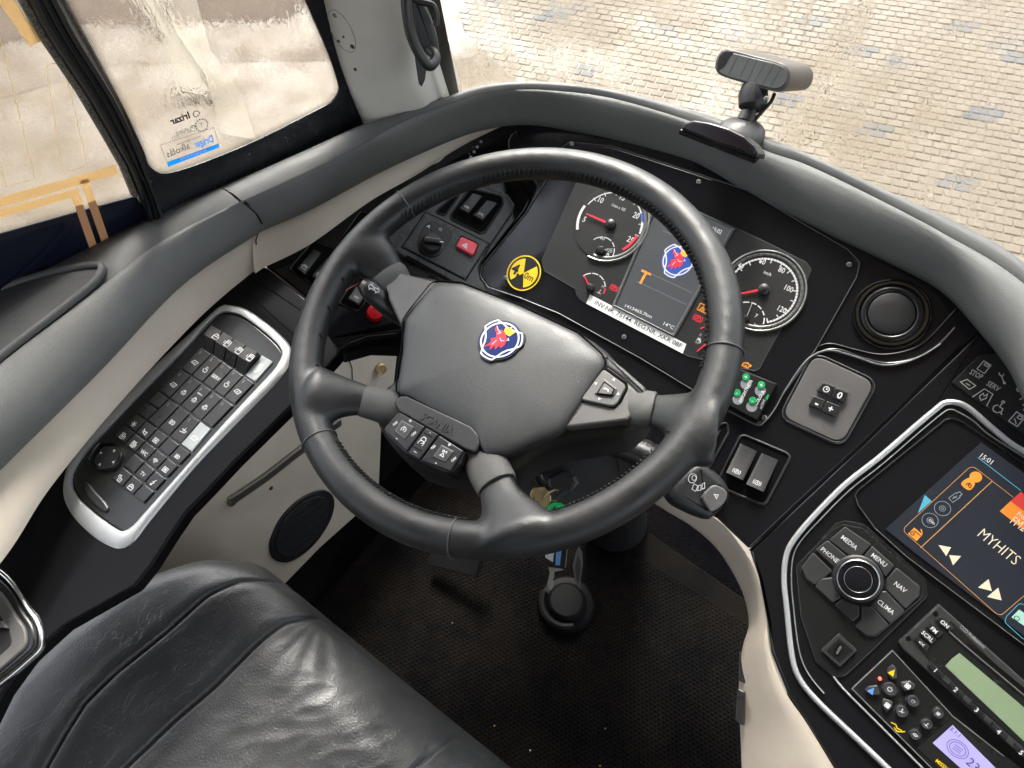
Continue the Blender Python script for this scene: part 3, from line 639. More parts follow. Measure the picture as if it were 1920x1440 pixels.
# ================================================================== A-PILLAR
pil = thing('windscreen_pillar', 'off-white grained windscreen pillar with rusty screw holes beside the side window', 'pillar', atz(760, 215, .72))
def sec(l, c1, c2, r, z): return [atz(x, y, z) for x, y in (l, c1, c2, r)]
lo = [atz(705, 262, .72), atz(745, 250, .725), atz(800, 230, .73), atz(826, 205, .735), atz(838, 190, .74)]
hi = [atz(583, -12, .90), atz(640, 0, .905), atz(715, 6, .905), atz(757, -6, .90), atz(775, -20, .90)]
rows = []
def mid_round(s):
    s = [V(p) for p in s]; return [tuple(p) for p in catmull([s[0] + V((-.03, .01, 0))] + s + [s[-1] + V((-.02, .05, 0))], 6)]
for t in (-.4, -.1, 0, .25, .5, .75, 1, 1.4): rows.append(mid_round([a.lerp(b, t) for a, b in zip(lo, hi)]))
top = [tuple(V(p) + V((.0, -.01, .95))) for p in rows[-1]]
rows.append(top)
g = G(); g.grid(rows); g.mk('pillar_cover', WHITE_TRIM, pil, smooth=60)
pc = (V(lo[0]) + V(lo[2])) / 2; e1 = (V(lo[2]) - V(lo[0])); e2_ = (V(hi[1]) - V(lo[1])); pn = e1.cross(e2_).normalized()
if pn.dot(CAM - pc) < 0: pn = -pn
RUST = mat('rusty_hole', (.10, .03, .012), .8)
from mathutils.bvhtree import BVHTree
pc_o = pil.children[0]; bv = BVHTree.FromPolygons([v.co + wl(pc_o) for v in pc_o.data.vertices], [tuple(f.vertices) for f in pc_o.data.polygons])
def on_pillar(x, y):
    r = ray(x, y).normalized(); h_ = bv.ray_cast(CAM, r)
    return (h_[0], -h_[1] if h_[1].dot(r) > 0 else h_[1]) if h_[0] else (atz(x, y, .85), pn)
for x, y, r in ((628, 29, .0022), (635, 77, .0016), (661, 87, .0024), (666, 130, .0018), (644, 69, .0012)):
    c_, n_ = on_pillar(x, y); g = G(); g.lathe(c_, n_, [(r * 1.4, -.0005), (r * 1.2, .0006), (r * .9, .0005), (r * .2, .0004)], 10); g.mk('screw_hole', RUST, pil)
ov = []
for k in range(36):
    a = 2 * pi * k / 36; x, y = 641 + 24 * cos(a) + 10 * sin(a), 58 + 12 * cos(a) + 38 * sin(a); c_, n_ = on_pillar(x, y); ov.append(c_ + n_ * .0002)
g = G(); g.tube(ov, .0006, 5, closed=True); g.mk('oval_scribe_line', mat('greyish_line', (.36, .35, .33), .7), pil)
# strip of the windscreen edge beside the pillar belongs to the windscreen
hp = Pl(atz(800, 90, .86), V((.62, -.70, .35)))
gh = thing('grab_handle', 'black looped grab handle on the white pillar beside the windscreen', 'grab handle', hp.at(790, 60))
def htube(name, px, r, m, hh=0, n=12, flat=1):
    g = G(); pts = catmull([(*px_[:2], (px_[2] if len(px_) > 2 else hh)) for px_ in px], 6)
    g.tube([hp.W(*hp.loc(x, y, d_), d_) for x, y, d_ in pts], r, n, flat=flat); return g.mk(name, m, gh)
htube('grip', [(756, -60, .01), (761, -20, .012), (763, 20, .014), (770, 62, .014), (786, 100, .013), (803, 122, .010), (813, 118, .004), (816, 105, -.004), (806, 92, -.012)], .0062, SOFT, n=14)
g = G(); A = [hp.loc(x, y, -.012) for x, y in ((772, -20), (795, 8), (812, 45), (821, 80), (823, 108), (812, 112), (795, 98), (780, 70), (774, 30))]
slab_l('', catmull(A, 4, True), hp, -.022, -.010, None, None, .004, 3, g); g.mk('backing_shell', SOFT, gh)
htube('hook', [(770, -4, .0), (790, 4, .0), (808, 8, .0), (815, 16, .0), (819, 32, .0), (818, 48, 0)], .0036, KEY)
g = G(); slab('', [(777, 105), (785, 158), (791, 163), (797, 150), (800, 128), (790, 108)], hp, -.012, -.006, None, None, 0, .001, 2, g); g.mk('lower_bracket', KEY, gh)

# ================================================================== WINDSCREEN
wsx = [(-.30, .285), (-.285, .36), (-.22, .47), (-.08, .56), (.12, .62), (.4, .655), (.8, .67), (1.3, .66), (2.1, .60)]
cv = catmull(wsx, 8)
ws = thing('windscreen', 'large curved wet windscreen above the dashboard', 'windscreen', (.5, .64, .6))
zs_ = [.5, .7, .9, 1.2, 1.5, 1.85]
g = G(); g.grid([[V((x + (z - .7) * .02, y - (z - .7) * .10, z)) for x, y in cv] for z in zs_]); g.mk('glass', GW, ws, smooth=180)
g = G(); g.grid([[V((x + (z - .7) * .02 + .002, y - (z - .7) * .10 - .002, z)) for x, y in catmull([(-.312, .27), (-.305, .29), (-.301, .305)], 4)] for z in zs_]); g.mk('edge_band', BLACKP, ws)
# water drops and runs on the glass
WAT = bpy.data.materials.new('water'); WAT.use_nodes = True; t_ = WAT.node_tree; t_.nodes.remove(t_.nodes['Principled BSDF'])
tr = nd(WAT, 'BsdfTransparent'); gl = nd(WAT, 'BsdfGlass'); gl.inputs['IOR'].default_value = 1.2; mx = nd(WAT, 'MixShader'); mx.inputs[0].default_value = .6
lk(WAT, tr.outputs[0], mx.inputs[1]); lk(WAT, gl.outputs[0], mx.inputs[2]); lk(WAT, mx.outputs[0], t_.nodes['Material Output'].inputs['Surface'])
wsb = BVHTree.FromPolygons([v.co + wl(ws.children[0]) for v in ws.children[0].data.vertices], [tuple(f.vertices) for f in ws.children[0].data.polygons])
g = G()
def on_ws(x, y):
    h_ = wsb.ray_cast(CAM, ray(x, y).normalized()); return h_[0]
rd = random.Random(3)
for k in range(170):
    x = rd.uniform(850, 1919); y = rd.uniform(0, 430) if x > 1300 else rd.uniform(0, 190)
    c_ = on_ws(x, y)
    if c_ is None: continue
    r = rd.choice((.0007, .0010, .0014, .0018)); g.lathe(c_, V((0, -1, .1)), [(r, -.0002), (r * .9, r * .35), (r * .5, r * .6), (r * .1, r * .68)], 8)
for k in range(26):
    x = rd.uniform(860, 1900); y = rd.uniform(-20, 330) if x > 1400 else rd.uniform(-10, 120); L = rd.uniform(15, 70); pts = []
    for s_ in range(7):
        c_ = on_ws(x + rd.uniform(-3, 3), y + L * s_ / 6)
        if c_ is not None: pts.append(c_)
    if len(pts) > 4: g.tube(pts, [.0004 + .0009 * (i / len(pts)) for i in range(len(pts))], 6)
o = g.mk('water_drops', WAT, ws, smooth=180); o['kind'] = 'stuff'
# ================================================================== DASHBOARD RAIL (padded) AND BEIGE BAND
dash = thing('dashboard', 'curved dashboard with grey padded rail and gloss black fascia in front of the steering wheel', 'dashboard', (0, .25, .6))
outerL = [(-420, 640), (-180, 575), (0, 525), (164, 465), (277, 412), (408, 359)]
seamL = [(-420, 1090), (-180, 860), (0, 681), (182, 541), (306, 450), (450, 379)]
innerL = [(-420, 1240), (-180, 1040), (0, 862), (182, 683), (340, 520), (491, 419)]
beigL = [(-420, 1420), (-180, 1250), (0, 1055), (91, 917), (219, 760), (365, 603), (456, 523), (494, 500)]
outerF = [(408, 359), (547, 299), (675, 242), (709, 238), (819, 199), (892, 173), (965, 164), (1037, 164), (1147, 179), (1300, 215), (1439, 268), (1530, 306), (1657, 365), (1803, 430), (1920, 503), (2150, 690)]
seamF = [(456, 377), (547, 335), (680, 272), (746, 232), (819, 205), (892, 180), (965, 169), (1037, 170), (1147, 184), (1300, 229), (1439, 283), (1512, 308), (1621, 360), (1767, 436), (1913, 524), (2140, 730)]
innerF = [(491, 419), (583, 379), (709, 312), (819, 262), (892, 235), (965, 222), (1037, 227), (1147, 252), (1300, 299), (1402, 352), (1548, 423), (1657, 474), (1767, 532), (1840, 608), (1894, 676), (1930, 745), (2050, 950)]
beigF = [(496, 500), (583, 456), (691, 378), (782, 326), (855, 279), (910, 250), (965, 226), (1005, 215)]
def pathz(px, z, n): return resample(catmull([tuple(atz(x, y, z if not callable(z) else z(x, y))) for x, y in px], 8), n)
def rail(name, o_, s_, i_, zo, zs2, zi, N, m1, m2, split=.35):
    O = [V(p) for p in pathz(o_, zo, N)]; Sm = [V(p) for p in pathz(s_, zs2, N)]; I = [V(p) for p in pathz(i_, zi, N)]
    up = V((0, 0, 1)); g = G()
    rows = [[p - up * .06 for p in O], [p - up * .012 for p in O]]
    for t in (.15, .4, .7, .93): rows.append([a.lerp(b, t) + up * (.010 * sin(pi * min(1, t + .1)) ** .7) for a, b in zip(O, Sm)])
    rows.append([b - up * .0022 for b in Sm]); g.grid(rows); g.mk(name + '_outer_pad', m1, dash, smooth=75)
    g = G(); rows = [[b - up * .0022 for b in Sm]]
    for t, hh in ((.03, .0015), (.12, .0055), (.3, .0105), (.5, .0128), (.7, .0125), (.86, .0092), (.96, .0035), (1, -.004)):
        rows.append([a.lerp(b, t) + up * hh for a, b in zip(Sm, I)])
    inw = [(I[min(i + 1, N - 1)] - I[max(0, i - 1)]).cross(up).normalized() for i in range(N)]
    sg = 1 if (Sm[N // 2] - I[N // 2]).dot(inw[N // 2]) > 0 else -1
    rows.append([p - up * .014 + q * sg * .004 for p, q in zip(I, inw)]); rows.append([p - up * .022 + q * sg * .016 for p, q in zip(I, inw)])
    g.grid(rows); g.mk(name + '_crown_pad', m2, dash, smooth=75)
    # stitching line in the groove
    g = G(); st = [p - up * .0009 for p in Sm]
    for i in range(0, len(st) - 1): g.tube([st[i].lerp(st[i + 1], .1), st[i].lerp(st[i + 1], .8)], .0006, 4)
    o = g.mk(name + '_seam', RUBBER, dash); o['kind'] = 'stuff'
    return O, Sm, I
PADA = PADD
OL = rail('side_rail', outerL, seamL, innerL, .742, .752, .715, 70, PADD, PAD)
OF = rail('front_rail', outerF, seamF, innerF, .742, .750, .712, 190, PADD, PAD)
# dark joint between the two rail covers
def joint(pxs, z, r=.0016):
    g = G(); g.tube([atz(x, y, zz1) for (x, y), zz1 in zip(pxs, z)], r, 6); g.mk('cover_joint', HOLE, dash)
joint([(408, 359), (430, 368), (453, 378), (466, 388), (480, 400), (491, 419)], [.744, .754, .749, .754, .748, .716], .0010)
# oval recess in the side rail (arm rest tray)
tr_px = [(-260, 690), (-120, 590), (0, 541), (90, 512), (170, 497), (190, 503), (176, 528), (120, 575), (0, 668), (-160, 800), (-300, 900)]
ap = Pl(atz(100, 560, .757), (0.0, -.02, 1))
trim('armrest_tray_rim', tr_px, ap, .009, .004, PADD, dash, True, 0, -.001, 5)
slab('armrest_tray_pad', [(x + (60 - x) * .03 - 2, y + (600 - y) * .06 + 2) for x, y in tr_px], ap, -.006, .0012, grain('dark_tray_padding', (.036, .037, .04), .55, 900, .5, 600), dash, 0, .002, 2, smoothn=5)
# beige band below the rail
def bandl(name, i_, b_, zi, zb, N, m):
    I = [V(p) for p in pathz(i_, zi, N)]; Bm = [V(p) for p in pathz(b_, zb, N)]; up = V((0, 0, 1)); g = G()
    rows = [[p + up * .01 for p in I]]
    for t, hh in ((0, 0), (.25, .003), (.5, .005), (.75, .0045), (.93, .003), (1, -.001), ): rows.append([a.lerp(b, t) + up * hh for a, b in zip(I, Bm)])
    rows.append([p + (p - CAM).normalized() * .05 for p in rows[-1]])
    g.grid(rows); return g.mk(name, m, dash, smooth=60)
innS = [(x - 6, y - 6) for x, y in innerL]
beigF2 = [(478, 512)] + beigF
bandl('beige_side_band', innS, beigL, .703, .668, 70, BEIGE)
bandl('beige_front_band', [(474, 422)] + [(x - 4, y - 6) for x, y in innerF[:7]], beigF2, .700, .672, 50, BEIGE)
joint([(488, 424), (480, 450), (482, 475), (496, 501)], [.704, .694, .682, .666], .0008)
def ctext(s, pl, c, hgt, m, parent, h=.0003, rot=0, bold=0, local=False, name='lettering', wide=1.0, sp=1.0):
    """centred lettering with cap height hgt (metres) in plane pl"""
    a, b = c if local else pl.loc(c[0], c[1], h)
    cu = bpy.data.curves.new(name, 'FONT'); cu.body = s; cu.resolution_u = 2; cu.offset = bold; cu.space_character = sp
    o = bpy.data.objects.new(name, cu); COL.objects.link(o)
    me = bpy.data.meshes.new_from_object(o.evaluated_get(bpy.context.evaluated_depsgraph_get()))
    bpy.data.objects.remove(o); bpy.data.curves.remove(cu)
    xs = [v.co.x for v in me.vertices]; ys = [v.co.y for v in me.vertices]; cx = (min(xs) + max(xs)) / 2; k = hgt / .7
    cr, sr = cos(R_(rot)), sin(R_(rot)); vs = []
    for v in me.vertices:
        x = (v.co.x - cx) * k * wide; y = (v.co.y - .35) * k; vs.append(pl.W(a + x * cr - y * sr, b + x * sr + y * cr, h))
    fs = [tuple(f.vertices) for f in me.polygons]; bpy.data.meshes.remove(me)
    return mk(name, vs, fs, m, parent, smooth=0)
def pxm(pl, c, n=1): a = V(pl.loc(c[0] - n / 2, c[1])); b = V(pl.loc(c[0] + n / 2, c[1])); return (a - b).length
def bezel(name, outer, inner, pl, prof, m, parent, n=120, h=0, cl=True, sm=6):
    """closed frame between two traced outlines; prof = [(t from outer to inner, height)]"""
    def loop(px):
        p = catmull([pl.loc(x, y, h) for x, y in px], sm, True); return resample(p + [p[0]], n + 1)[:-1]
    A = loop(outer); B = loop(inner)
    # rotate B to line up with A
    best = min(range(n), key=lambda k: sum((A[i][0] - B[(i + k) % n][0]) ** 2 + (A[i][1] - B[(i + k) % n][1]) ** 2 for i in range(0, n, 6)))
    B = B[best:] + B[:best]
    g = G(); g.grid([[pl.W(a + (c - a) * t, b + (d - b) * t, hh) for (a, b), (c, d) in zip(A, B)] for t, hh in prof], cv=True)
    return g.mk(name, m, parent, smooth=50)

# ================================================================== BODY SHELL, FLOOR, FOOTWELL
shell = [(-.62, -3.1), (-.60, -1.2), (-.53, -.35), (-.42, .18), (-.345, .28), (-.32, .36), (-.25, .50), (-.10, .60), (.12, .66), (.4, .70), (.8, .71), (1.3, .70), (2.2, .64)]
g = G(); c_ = catmull(shell, 4)
g.grid([[V((x, y, z)) for x, y in c_] for z in (-1.2, .34)]); g.grid([[V((x * 1.05, y + .03, z)) for x, y in c_] for z in (-1.2, .34)])
g.grid([[V((x, y, .34)) for x, y in c_], [V((x * 1.05, y + .03, .34)) for x, y in c_]])
structure(g.mk('bus_body_wall', HARD, smooth=60))
CARPET = mat('black_ribbed_rubber_flooring', (.012, .0115, .011), 1, spec=.02)
n1 = noise(CARPET, 5, 6, .7); n2 = noise(CARPET, 220, 3)
setin(CARPET, 'Base Color', mixc(CARPET, mrange(CARPET, n1, .4, .7, 0, .8), (.002, .002, .003), (.006, .005, .004)))
b1 = bump(CARPET, voro(CARPET, 190, rnd=.35), .9, .003); bump(CARPET, n2, .6, .002, b1)
structure(mk('floor', [(-.6, -3.1, 0), (2.2, -3.1, 0), (2.2, .66, 0), (-.6, .66, 0)], [(0, 1, 2, 3)], CARPET, smooth=0))
# floor mat with a woven rib of small raised studs
FLP = Pl((0, 0, .012), (0, 0, 1))
fm = thing('floor_mat', 'black studded rubber floor mat in the footwell beside the seat', 'floor mat', (.15, -.2, .01))
MATR = mat('dusty_black_mat', (.014, .013, .012), 1, spec=.02)
setin(MATR, 'Base Color', ramp(MATR, noise(MATR, 7, 7, .7), [(.36, (.0034, .0034, .0040)), (.52, (.0070, .0062, .0055)), (.76, (.0135, .0108, .0088))])); bump(MATR, noise(MATR, 350, 3), .7, .002)
mp_ = [(-.30, -.75), (.52, -.75), (.50, .02), (.42, .18), (-.22, .22), (-.29, .1)]
slab_l('mat_base', fillet(mp_, .03), FLP, -.009, 0, MATR, fm, .004)
g = G(); st = .0078
for i in range(-36, 66):
    for j in range(-76, 24):
        x, y = i * st + (j % 2) * st / 2, j * st * .8
        a, b = x * cos(.35) - y * sin(.35) * .0 , y
        z_ = (V((x, y, 0)) - CAM).dot(CF); X = 960 + FPX * (V((x, y, .01)) - CAM).dot(CR) / z_; Y = 720 - FPX * (V((x, y, .01)) - CAM).dot(CU) / z_
        if not (560 < X < 1480 and 880 < Y < 1480) or not (-.27 < x < .46 and y < .15): continue
        r = .0027; g.add([FLP.W(x + r * sx, y + r * sy * .8, -.0002) for sx, sy in ((-1, -1), (1, -1), (1, 1), (-1, 1))] + [FLP.W(x + r * .5 * sx, y + r * .45 * sy, .0014) for sx, sy in ((-1, -1), (1, -1), (1, 1), (-1, 1))], [(4, 5, 6, 7), (0, 1, 5, 4), (1, 2, 6, 5), (2, 3, 7, 6), (3, 0, 4, 7)])
o = g.mk('stud', MATR, fm, smooth=0); o['kind'] = 'stuff'
# crumbs on the mat
for x, y, m_, lab_ in ((927, 1361, COP, 'tiny orange crumb on the black mat near the seat edge'), (994, 1407, PRINT, 'tiny white crumb on the black mat near the bottom edge'), (1135, 1366, TAN, 'tiny tan crumb in the middle of the black mat, right of the orange one'), (848, 1168, TAN, 'tiny tan crumb on the mat closest to the steering wheel'), (1125, 1436, TAN, 'tiny tan crumb at the very bottom edge of the black mat')):
    c_ = atz(x, y, .016); g = G(); g.lathe(c_, (0, 0, 1), [(.0012, -.001), (.0014, .0004), (.0006, .0014)], 6); tag(g.mk('crumb', m_, None), lab_, 'crumb', 'crumbs scattered on the floor mat')
# beige side wall of the footwell
SWP = Pl(atz(420, 940, .36), (1, .06, .12), (0, 1, 0))
g = G(); slab('', [(925, 200), (1070, 200), (1060, 420), (960, 600), (900, 560)], Pl(atz(1000, 400, .60), (0, -.35, .93)), -.02, 0, None, None, 0, 0, 1, g); g.mk('blackout_backing', HOLE, dash)  # added black backing, blocks daylight leaking between left and centre fascia
side = thing('footwell_trim', 'beige footwell side trim below the switch console with a steel strap screwed on', 'trim', SWP.at(450, 960))
KP = Pl(atz(340, 790, .645), (0, -.12, .99))
out_ = [(700, 600), (748, 640), (735, 760), (716, 800), (711, 920), (665, 970), (600, 1028), (540, 1090), (380, 1250), (100, 1420), (150, 1200), (300, 930), (470, 760), (560, 690)]
slab('panel_skin', out_, SWP, -.02, 0, BEIGE, side, .006, .003)
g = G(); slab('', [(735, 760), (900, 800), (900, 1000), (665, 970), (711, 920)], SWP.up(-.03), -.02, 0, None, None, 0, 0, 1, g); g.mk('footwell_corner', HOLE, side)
# seam between two beige panels behind the wheel
g = G(); g.tube([SWP.W(*SWP.loc(x, y, .0005), .0005) for x, y in ((652, 668), (660, 690), (661, 726))], .0009, 6); g.mk('panel_joint', HOLE, side)
# lock button on beige panel
a = SWP.loc(711, 690); g = G(); g.lathe(SWP.W(*a), SWP.n + V((0, -.25, .35)), [(.0105, -.010), (.0105, .010), (.0095, .0118), (.0070, .0118), (.0064, .009), (.0004, .009)], 24); g.mk('lock_barrel', BRASS, side)
sweep_l('steel_strap', [SWP.loc(x, y, .008) for x, y in ((432, 942), (452, 930), (500, 897), (560, 850), (640, 792))], False, SWP, [(-.0062, .004), (-.006, .0085), (.006, .0085), (.0062, .004)], STEEL, side)
g = G(); a = SWP.loc(436, 940, .003); g.lathe(SWP.W(*a, .002), SWP.n, [(.0085, -.002), (.0085, .002), (.004, .0025), (.0035, .004), (.0015, .0044)], 16); g.mk('strap_end', STEEL, side)
screw(SWP, (508, 915), .0036, side, mat('dull_brown_metal', (.12, .085, .07), .5, .6))
sp_px = [(507, 1028), (512, 1005), (530, 970), (562, 938), (598, 921), (620, 924), (628, 942), (622, 972), (602, 1007), (575, 1036), (542, 1055), (515, 1050)]
spk = thing('speaker', 'oval black speaker grille set in the beige side panel', 'speaker', SWP.at(568, 990, .004))
slab('speaker_rim', sp_px, SWP, -.004, .004, HARD, spk, 0, .002, 2, smoothn=5)
GRIL = mat('perforated_grille', (.01, .01, .012), .5); bump(GRIL, voro(GRIL, 420, rnd=.1), 1, .002)
cx, cy = 568, 989; slab('grille', [(cx + (x - cx) * .82, cy + (y - cy) * .84) for x, y in sp_px], SWP, 0, .0062, GRIL, spk, 0, .002, 2, smoothn=5)
text('BOSCH', SWP, (562, 957), (578, 944), PRINTG, spk, .0052, bold=.02, squash=.006); icon('power', SWP, (553, 962), .0028, PRINTG, spk, .0052, .0006)
for x, y in ((602, 930), (526, 999), (538, 1046)): screw(SWP, (x, y), .0022, spk, HARD, .0045)

# ================================================================== FASCIA PLANES
CP = Pl(atz(1415, 548, .65), (0, -.5, .866))
p3 = [atz(496, 500, .662), atz(900, 268, .655), atz(900, 530, .580)]
n3 = (p3[1] - p3[0]).cross(p3[2] - p3[0]).normalized(); n3 = n3 if n3.z > 0 else -n3
LP = Pl(p3[0], n3)
s1, s2 = CP.at(1405, 1030), CP.at(1795, 655); dd = (s2 - s1).normalized(); tt = V((-.11, -.74, .66)); nn_ = (tt - dd * tt.dot(dd)).normalized()
MP = Pl(s1 + nn_ * .0, nn_, V((.99, -.14, 0)))
print('planes', LP.n, CP.n, MP.n)
# left console
cons = thing('switch_console', 'gloss black side console with silver framed block of push keys left of the wheel', 'switch console', KP.at(340, 790))
cb = [(-420, 1405), (-180, 1235), (0, 1042), (85, 915), (212, 760), (358, 603), (450, 523), (494, 496), (578, 562), (610, 620), (640, 660), (560, 748), (543, 765), (440, 866), (394, 915), (350, 960), (321, 1002), (284, 1060), (252, 1100), (185, 1138), (118, 1176), (52, 1236), (5, 1300), (-40, 1390), (-120, 1520), (-200, 1580)]
slab('console_body', cb, KP, -.016, 0, GLOSSC, cons, .012, .003, 3)
for a_, b_ in (((450, 537), (560, 636)), ((470, 518), (575, 590))):
    g = G(); pa, pb = KP.loc(*a_), KP.loc(*b_); g.tube([KP.W(*pa, .0002), KP.W(*pb, .0002)], .0007, 5); g.mk('panel_joint', HOLE, cons)
fo = [(412, 576), (437, 574), (467, 583), (510, 614), (540, 643), (548, 661), (543, 685), (525, 712), (437, 802), (365, 878), (284, 975), (255, 1013), (233, 1029), (211, 1027), (175, 1006), (139, 970), (121, 935), (121, 900), (132, 862), (164, 815), (255, 720), (365, 618)]
fi = [(419, 588), (445, 590), (465, 600), (503, 629), (525, 651), (531, 667), (521, 688), (505, 708), (419, 800), (345, 884), (270, 968), (255, 985), (238, 996), (222, 993), (175, 959), (145, 928), (137, 903), (147, 873), (182, 829), (260, 745), (350, 655), (394, 607)]
bezel('silver_frame', fo, fi, KP, [(0, -.001), (.02, .0012), (.3, .0036), (.8, .0042), (.97, .0036), (1, -.001)], SILVER, cons)
slab('key_field', [(278 + (x - 278) * .99, 800 + (y - 800) * .99) for x, y in fi], KP, -.01, .0022, SATBLK, cons, 0, .001, 2, smoothn=4)
zk = lambda x, y: (140 + x * .3125, 570 + y * .3125)
Lk = [(845, 130), (760, 255), (635, 385), (505, 520), (365, 650), (235, 790), (90, 950)]; Rk = [(1200, 335), (1080, 470), (955, 605), (820, 745), (700, 890), (550, 1045), (410, 1200)]
def gk(c, r):
    i = min(5, int(r)); t = r - i
    l = [Lk[i][k] * (1 - t) + Lk[i + 1][k] * t for k in (0, 1)]; q = [Rk[i][k] * (1 - t) + Rk[i + 1][k] * t for k in (0, 1)]; s_ = c / 5
    return zk(l[0] * (1 - s_) + q[0] * s_, l[1] * (1 - s_) + q[1] * s_)
KROT = wrot(KP, gk(0, 3), gk(5, 3))
LG = mat('pale_grey_blank', (.42, .45, .46), .45)
def key(c0, r0, c1, r1, ic=None, tx=None, m=KEY, h1=.0045, ip=None, lab=None, led=True, isz=.0054):
    e = .035
    px = [gk(c0 + e, r0 + e), gk(c1 - e, r0 + e), gk(c1 - e, r1 - e), gk(c0 + e, r1 - e)]
    o = slab('push_key', px, KP, .001, h1, m, cons, .0006, .0006)
    cc = ip or ((c0 + c1) / 2, (r0 + r1) / 2 + .08)
    if ic: icon(ic, KP, gk(*cc), isz, PRINT, o, h1 + .0002, .0009, rot=KROT)
    if tx: ctext(tx, KP, gk(*cc), .0042, PRINT, o, h1 + .0002, KROT, .02)
    if led and r1 - r0 > .8:
        a = KP.loc(*gk((c0 + c1) / 2, r0 + .2)); strokes('indicator_window', [rect(a[0] - .0007, a[1] - .0016, a[0] + .0007, a[1] + .0016)], KP, h1 + .0002, .0003, PRINTG, o)
    if lab: o['label'] = lab
    return o
for c, ic in enumerate(('door', 'window', 'window', 'window')):
    px = [gk(c + .04, .12), gk(c + .94, .12), gk(c + .94, .97), gk(c + .04, .97)]
    P4 = [KP.loc(x, y, .006) for x, y in px]; g = G()
    hs_ = [.012, .012, .004, .004]; g.add([KP.W(*p, .001) for p in P4] + [KP.W(p[0], p[1], hh) for p, hh in zip(P4, (.0135, .0135, .004, .004))] + [KP.W(*[P4[0][k] * .45 + P4[3][k] * .55 for k in (0, 1)], .0145), KP.W(*[P4[1][k] * .45 + P4[2][k] * .55 for k in (0, 1)], .0145)],
          [(0, 1, 5, 4), (2, 3, 7, 6), (4, 5, 9, 8), (8, 9, 6, 7), (0, 4, 8, 7, 3), (1, 2, 6, 9, 5)])
    o = g.mk('window_rocker', KEY, cons, smooth=10)
    up_ = Pl(KP.W(*P4[0], .0137), (KP.W(*P4[1], .0135) - KP.W(*P4[0], .0135)).cross(KP.W(*[P4[0][k] * .45 + P4[3][k] * .55 for k in (0, 1)], .0145) - KP.W(*P4[0], .0135)) * -1)
    if up_.n.z < 0: up_ = Pl(up_.o, -up_.n)
    icon(ic, up_, gk(c + .5, .36), .0058, PRINT, o, .0003, .0008, rot=KROT)
key(4, .05, 5, 1, m=LG, lab='pale grey blanking key with a worn white patch', led=True)
flat_l('worn_patch', [[KP.loc(*gk(4 + x, y), .005) for x, y in ((.25, .7), (.2, .5), (.35, .35), (.6, .32), (.75, .5), (.7, .62), (.45, .75))]], KP, .0048, PRINT, cons)
for c, (ic, tx) in enumerate((('roof', 0), ('seat', 0), (0, 'SERV'), ('seat', 0), ('roof', 0))): key(c, 1, c + 1, 2, ic or None, tx or None)
for c, (ic, tx) in enumerate((('roof', 0), ('light', 0), ('light', 0), ('light', 0), (0, 0))): key(c, 2, c + 1, 3, ic or None)
ctext('EMERG', KP, gk(2.5, 2.33), .0018, PRINT, cons, .0048, KROT, .02)
key(0, 3, 1, 3.5); key(0, 3.5, 1, 4); key(1, 3, 2, 4); key(2, 3, 3, 4, 'beam', led=False); key(3, 3, 4, 4, 'wiper'); key(4, 3, 5, 4, 'engine', m=LG, lab='pale grey key with a white engine symbol')
for c, (a, b) in enumerate((('snow', 'heat'), ('horn', 'stopbox'), ('coach', 'WC'), (None, 'wifi'), ('beam', 'coach'))):
    key(c, 4, c + 1, 4.5, a, isz=.0046); key(c, 4.5, c + 1, 5, b if b != 'WC' else None, 'WC' if b == 'WC' else None, isz=.0046)
for c, (a, b) in enumerate(((None, 'lock'), ('vent', 'door'), ('bolt', None))):
    key(c + 2, 5, c + 3, 5.5, a if a != 'vent' else None, 'TV' if a == 'vent' else None, isz=.0046); key(c + 2, 5.5, c + 3, 6, b, isz=.0046)
jp = [zk(x, y) for x, y in ((160, 855), (195, 845), (250, 848), (285, 875), (285, 920), (245, 985), (200, 1000), (145, 998), (112, 965), (112, 925))]
trim('mirror_pad_rim', jp, KP, .0022, .0065, SATBLK, cons, True, base=.0015, smoothn=4)
o = slab('mirror_adjust_pad', [(zk(198, 922)[0] + (x - zk(198, 922)[0]) * .93, zk(198, 922)[1] + (y - zk(198, 922)[1]) * .93) for x, y in jp], KP, .001, .0062, KEY, cons, 0, .0015, 2, smoothn=4)
for x, y, r_ in ((157, 893, 45), (237, 880, -45), (150, 963, 135), (232, 948, -135)): icon('up', KP, zk(x, y), .0019, PRINT, o, .0066, .0008, rot=r_ + KROT)
bp_ = [zk(x, y) for x, y in ((50, 1075), (75, 1065), (120, 1120), (190, 1200), (195, 1240), (160, 1240), (80, 1160))]
slab('tray_lip', bp_, KP, .0, .0048, KEY, cons, 0, .0015, 2, smoothn=4)
# left edge round vent housing
vt = thing('side_air_vent', 'rounded grey air vent with gloss rim at the far left of the console', 'air vent', KP.at(10, 1190))
base_ = [(-120, 1060), (-30, 1075), (10, 1100), (40, 1145), (58, 1170), (64, 1195), (60, 1215), (40, 1235), (0, 1268), (-60, 1310), (-140, 1330)]
def sc(p, k, c=(-60, 1200)): return [(c[0] + (x - c[0]) * k, c[1] + (y - c[1]) * k) for x, y in p]
trim('vent_chrome_rim', sc(base_, 1.12), KP, .006, .004, CHROME, vt, False, base=.0, smoothn=5)
slab('vent_collar', sc(base_, 1.02), KP, -.004, .006, SATBLK, vt, 0, .003, 3, smoothn=5)
slab('vent_ring', sc(base_, .88), KP, 0, .009, GREYP, vt, 0, .002, 3, smoothn=5)
slab('vent_inset', sc(base_, .66), KP, 0, .0095, HARD, vt, 0, .001, 2, smoothn=5)
slab('vent_blade', [(-60, 1150), (6, 1165), (14, 1178), (-60, 1172)], KP, .008, .013, GREYP, vt, 0, .001)

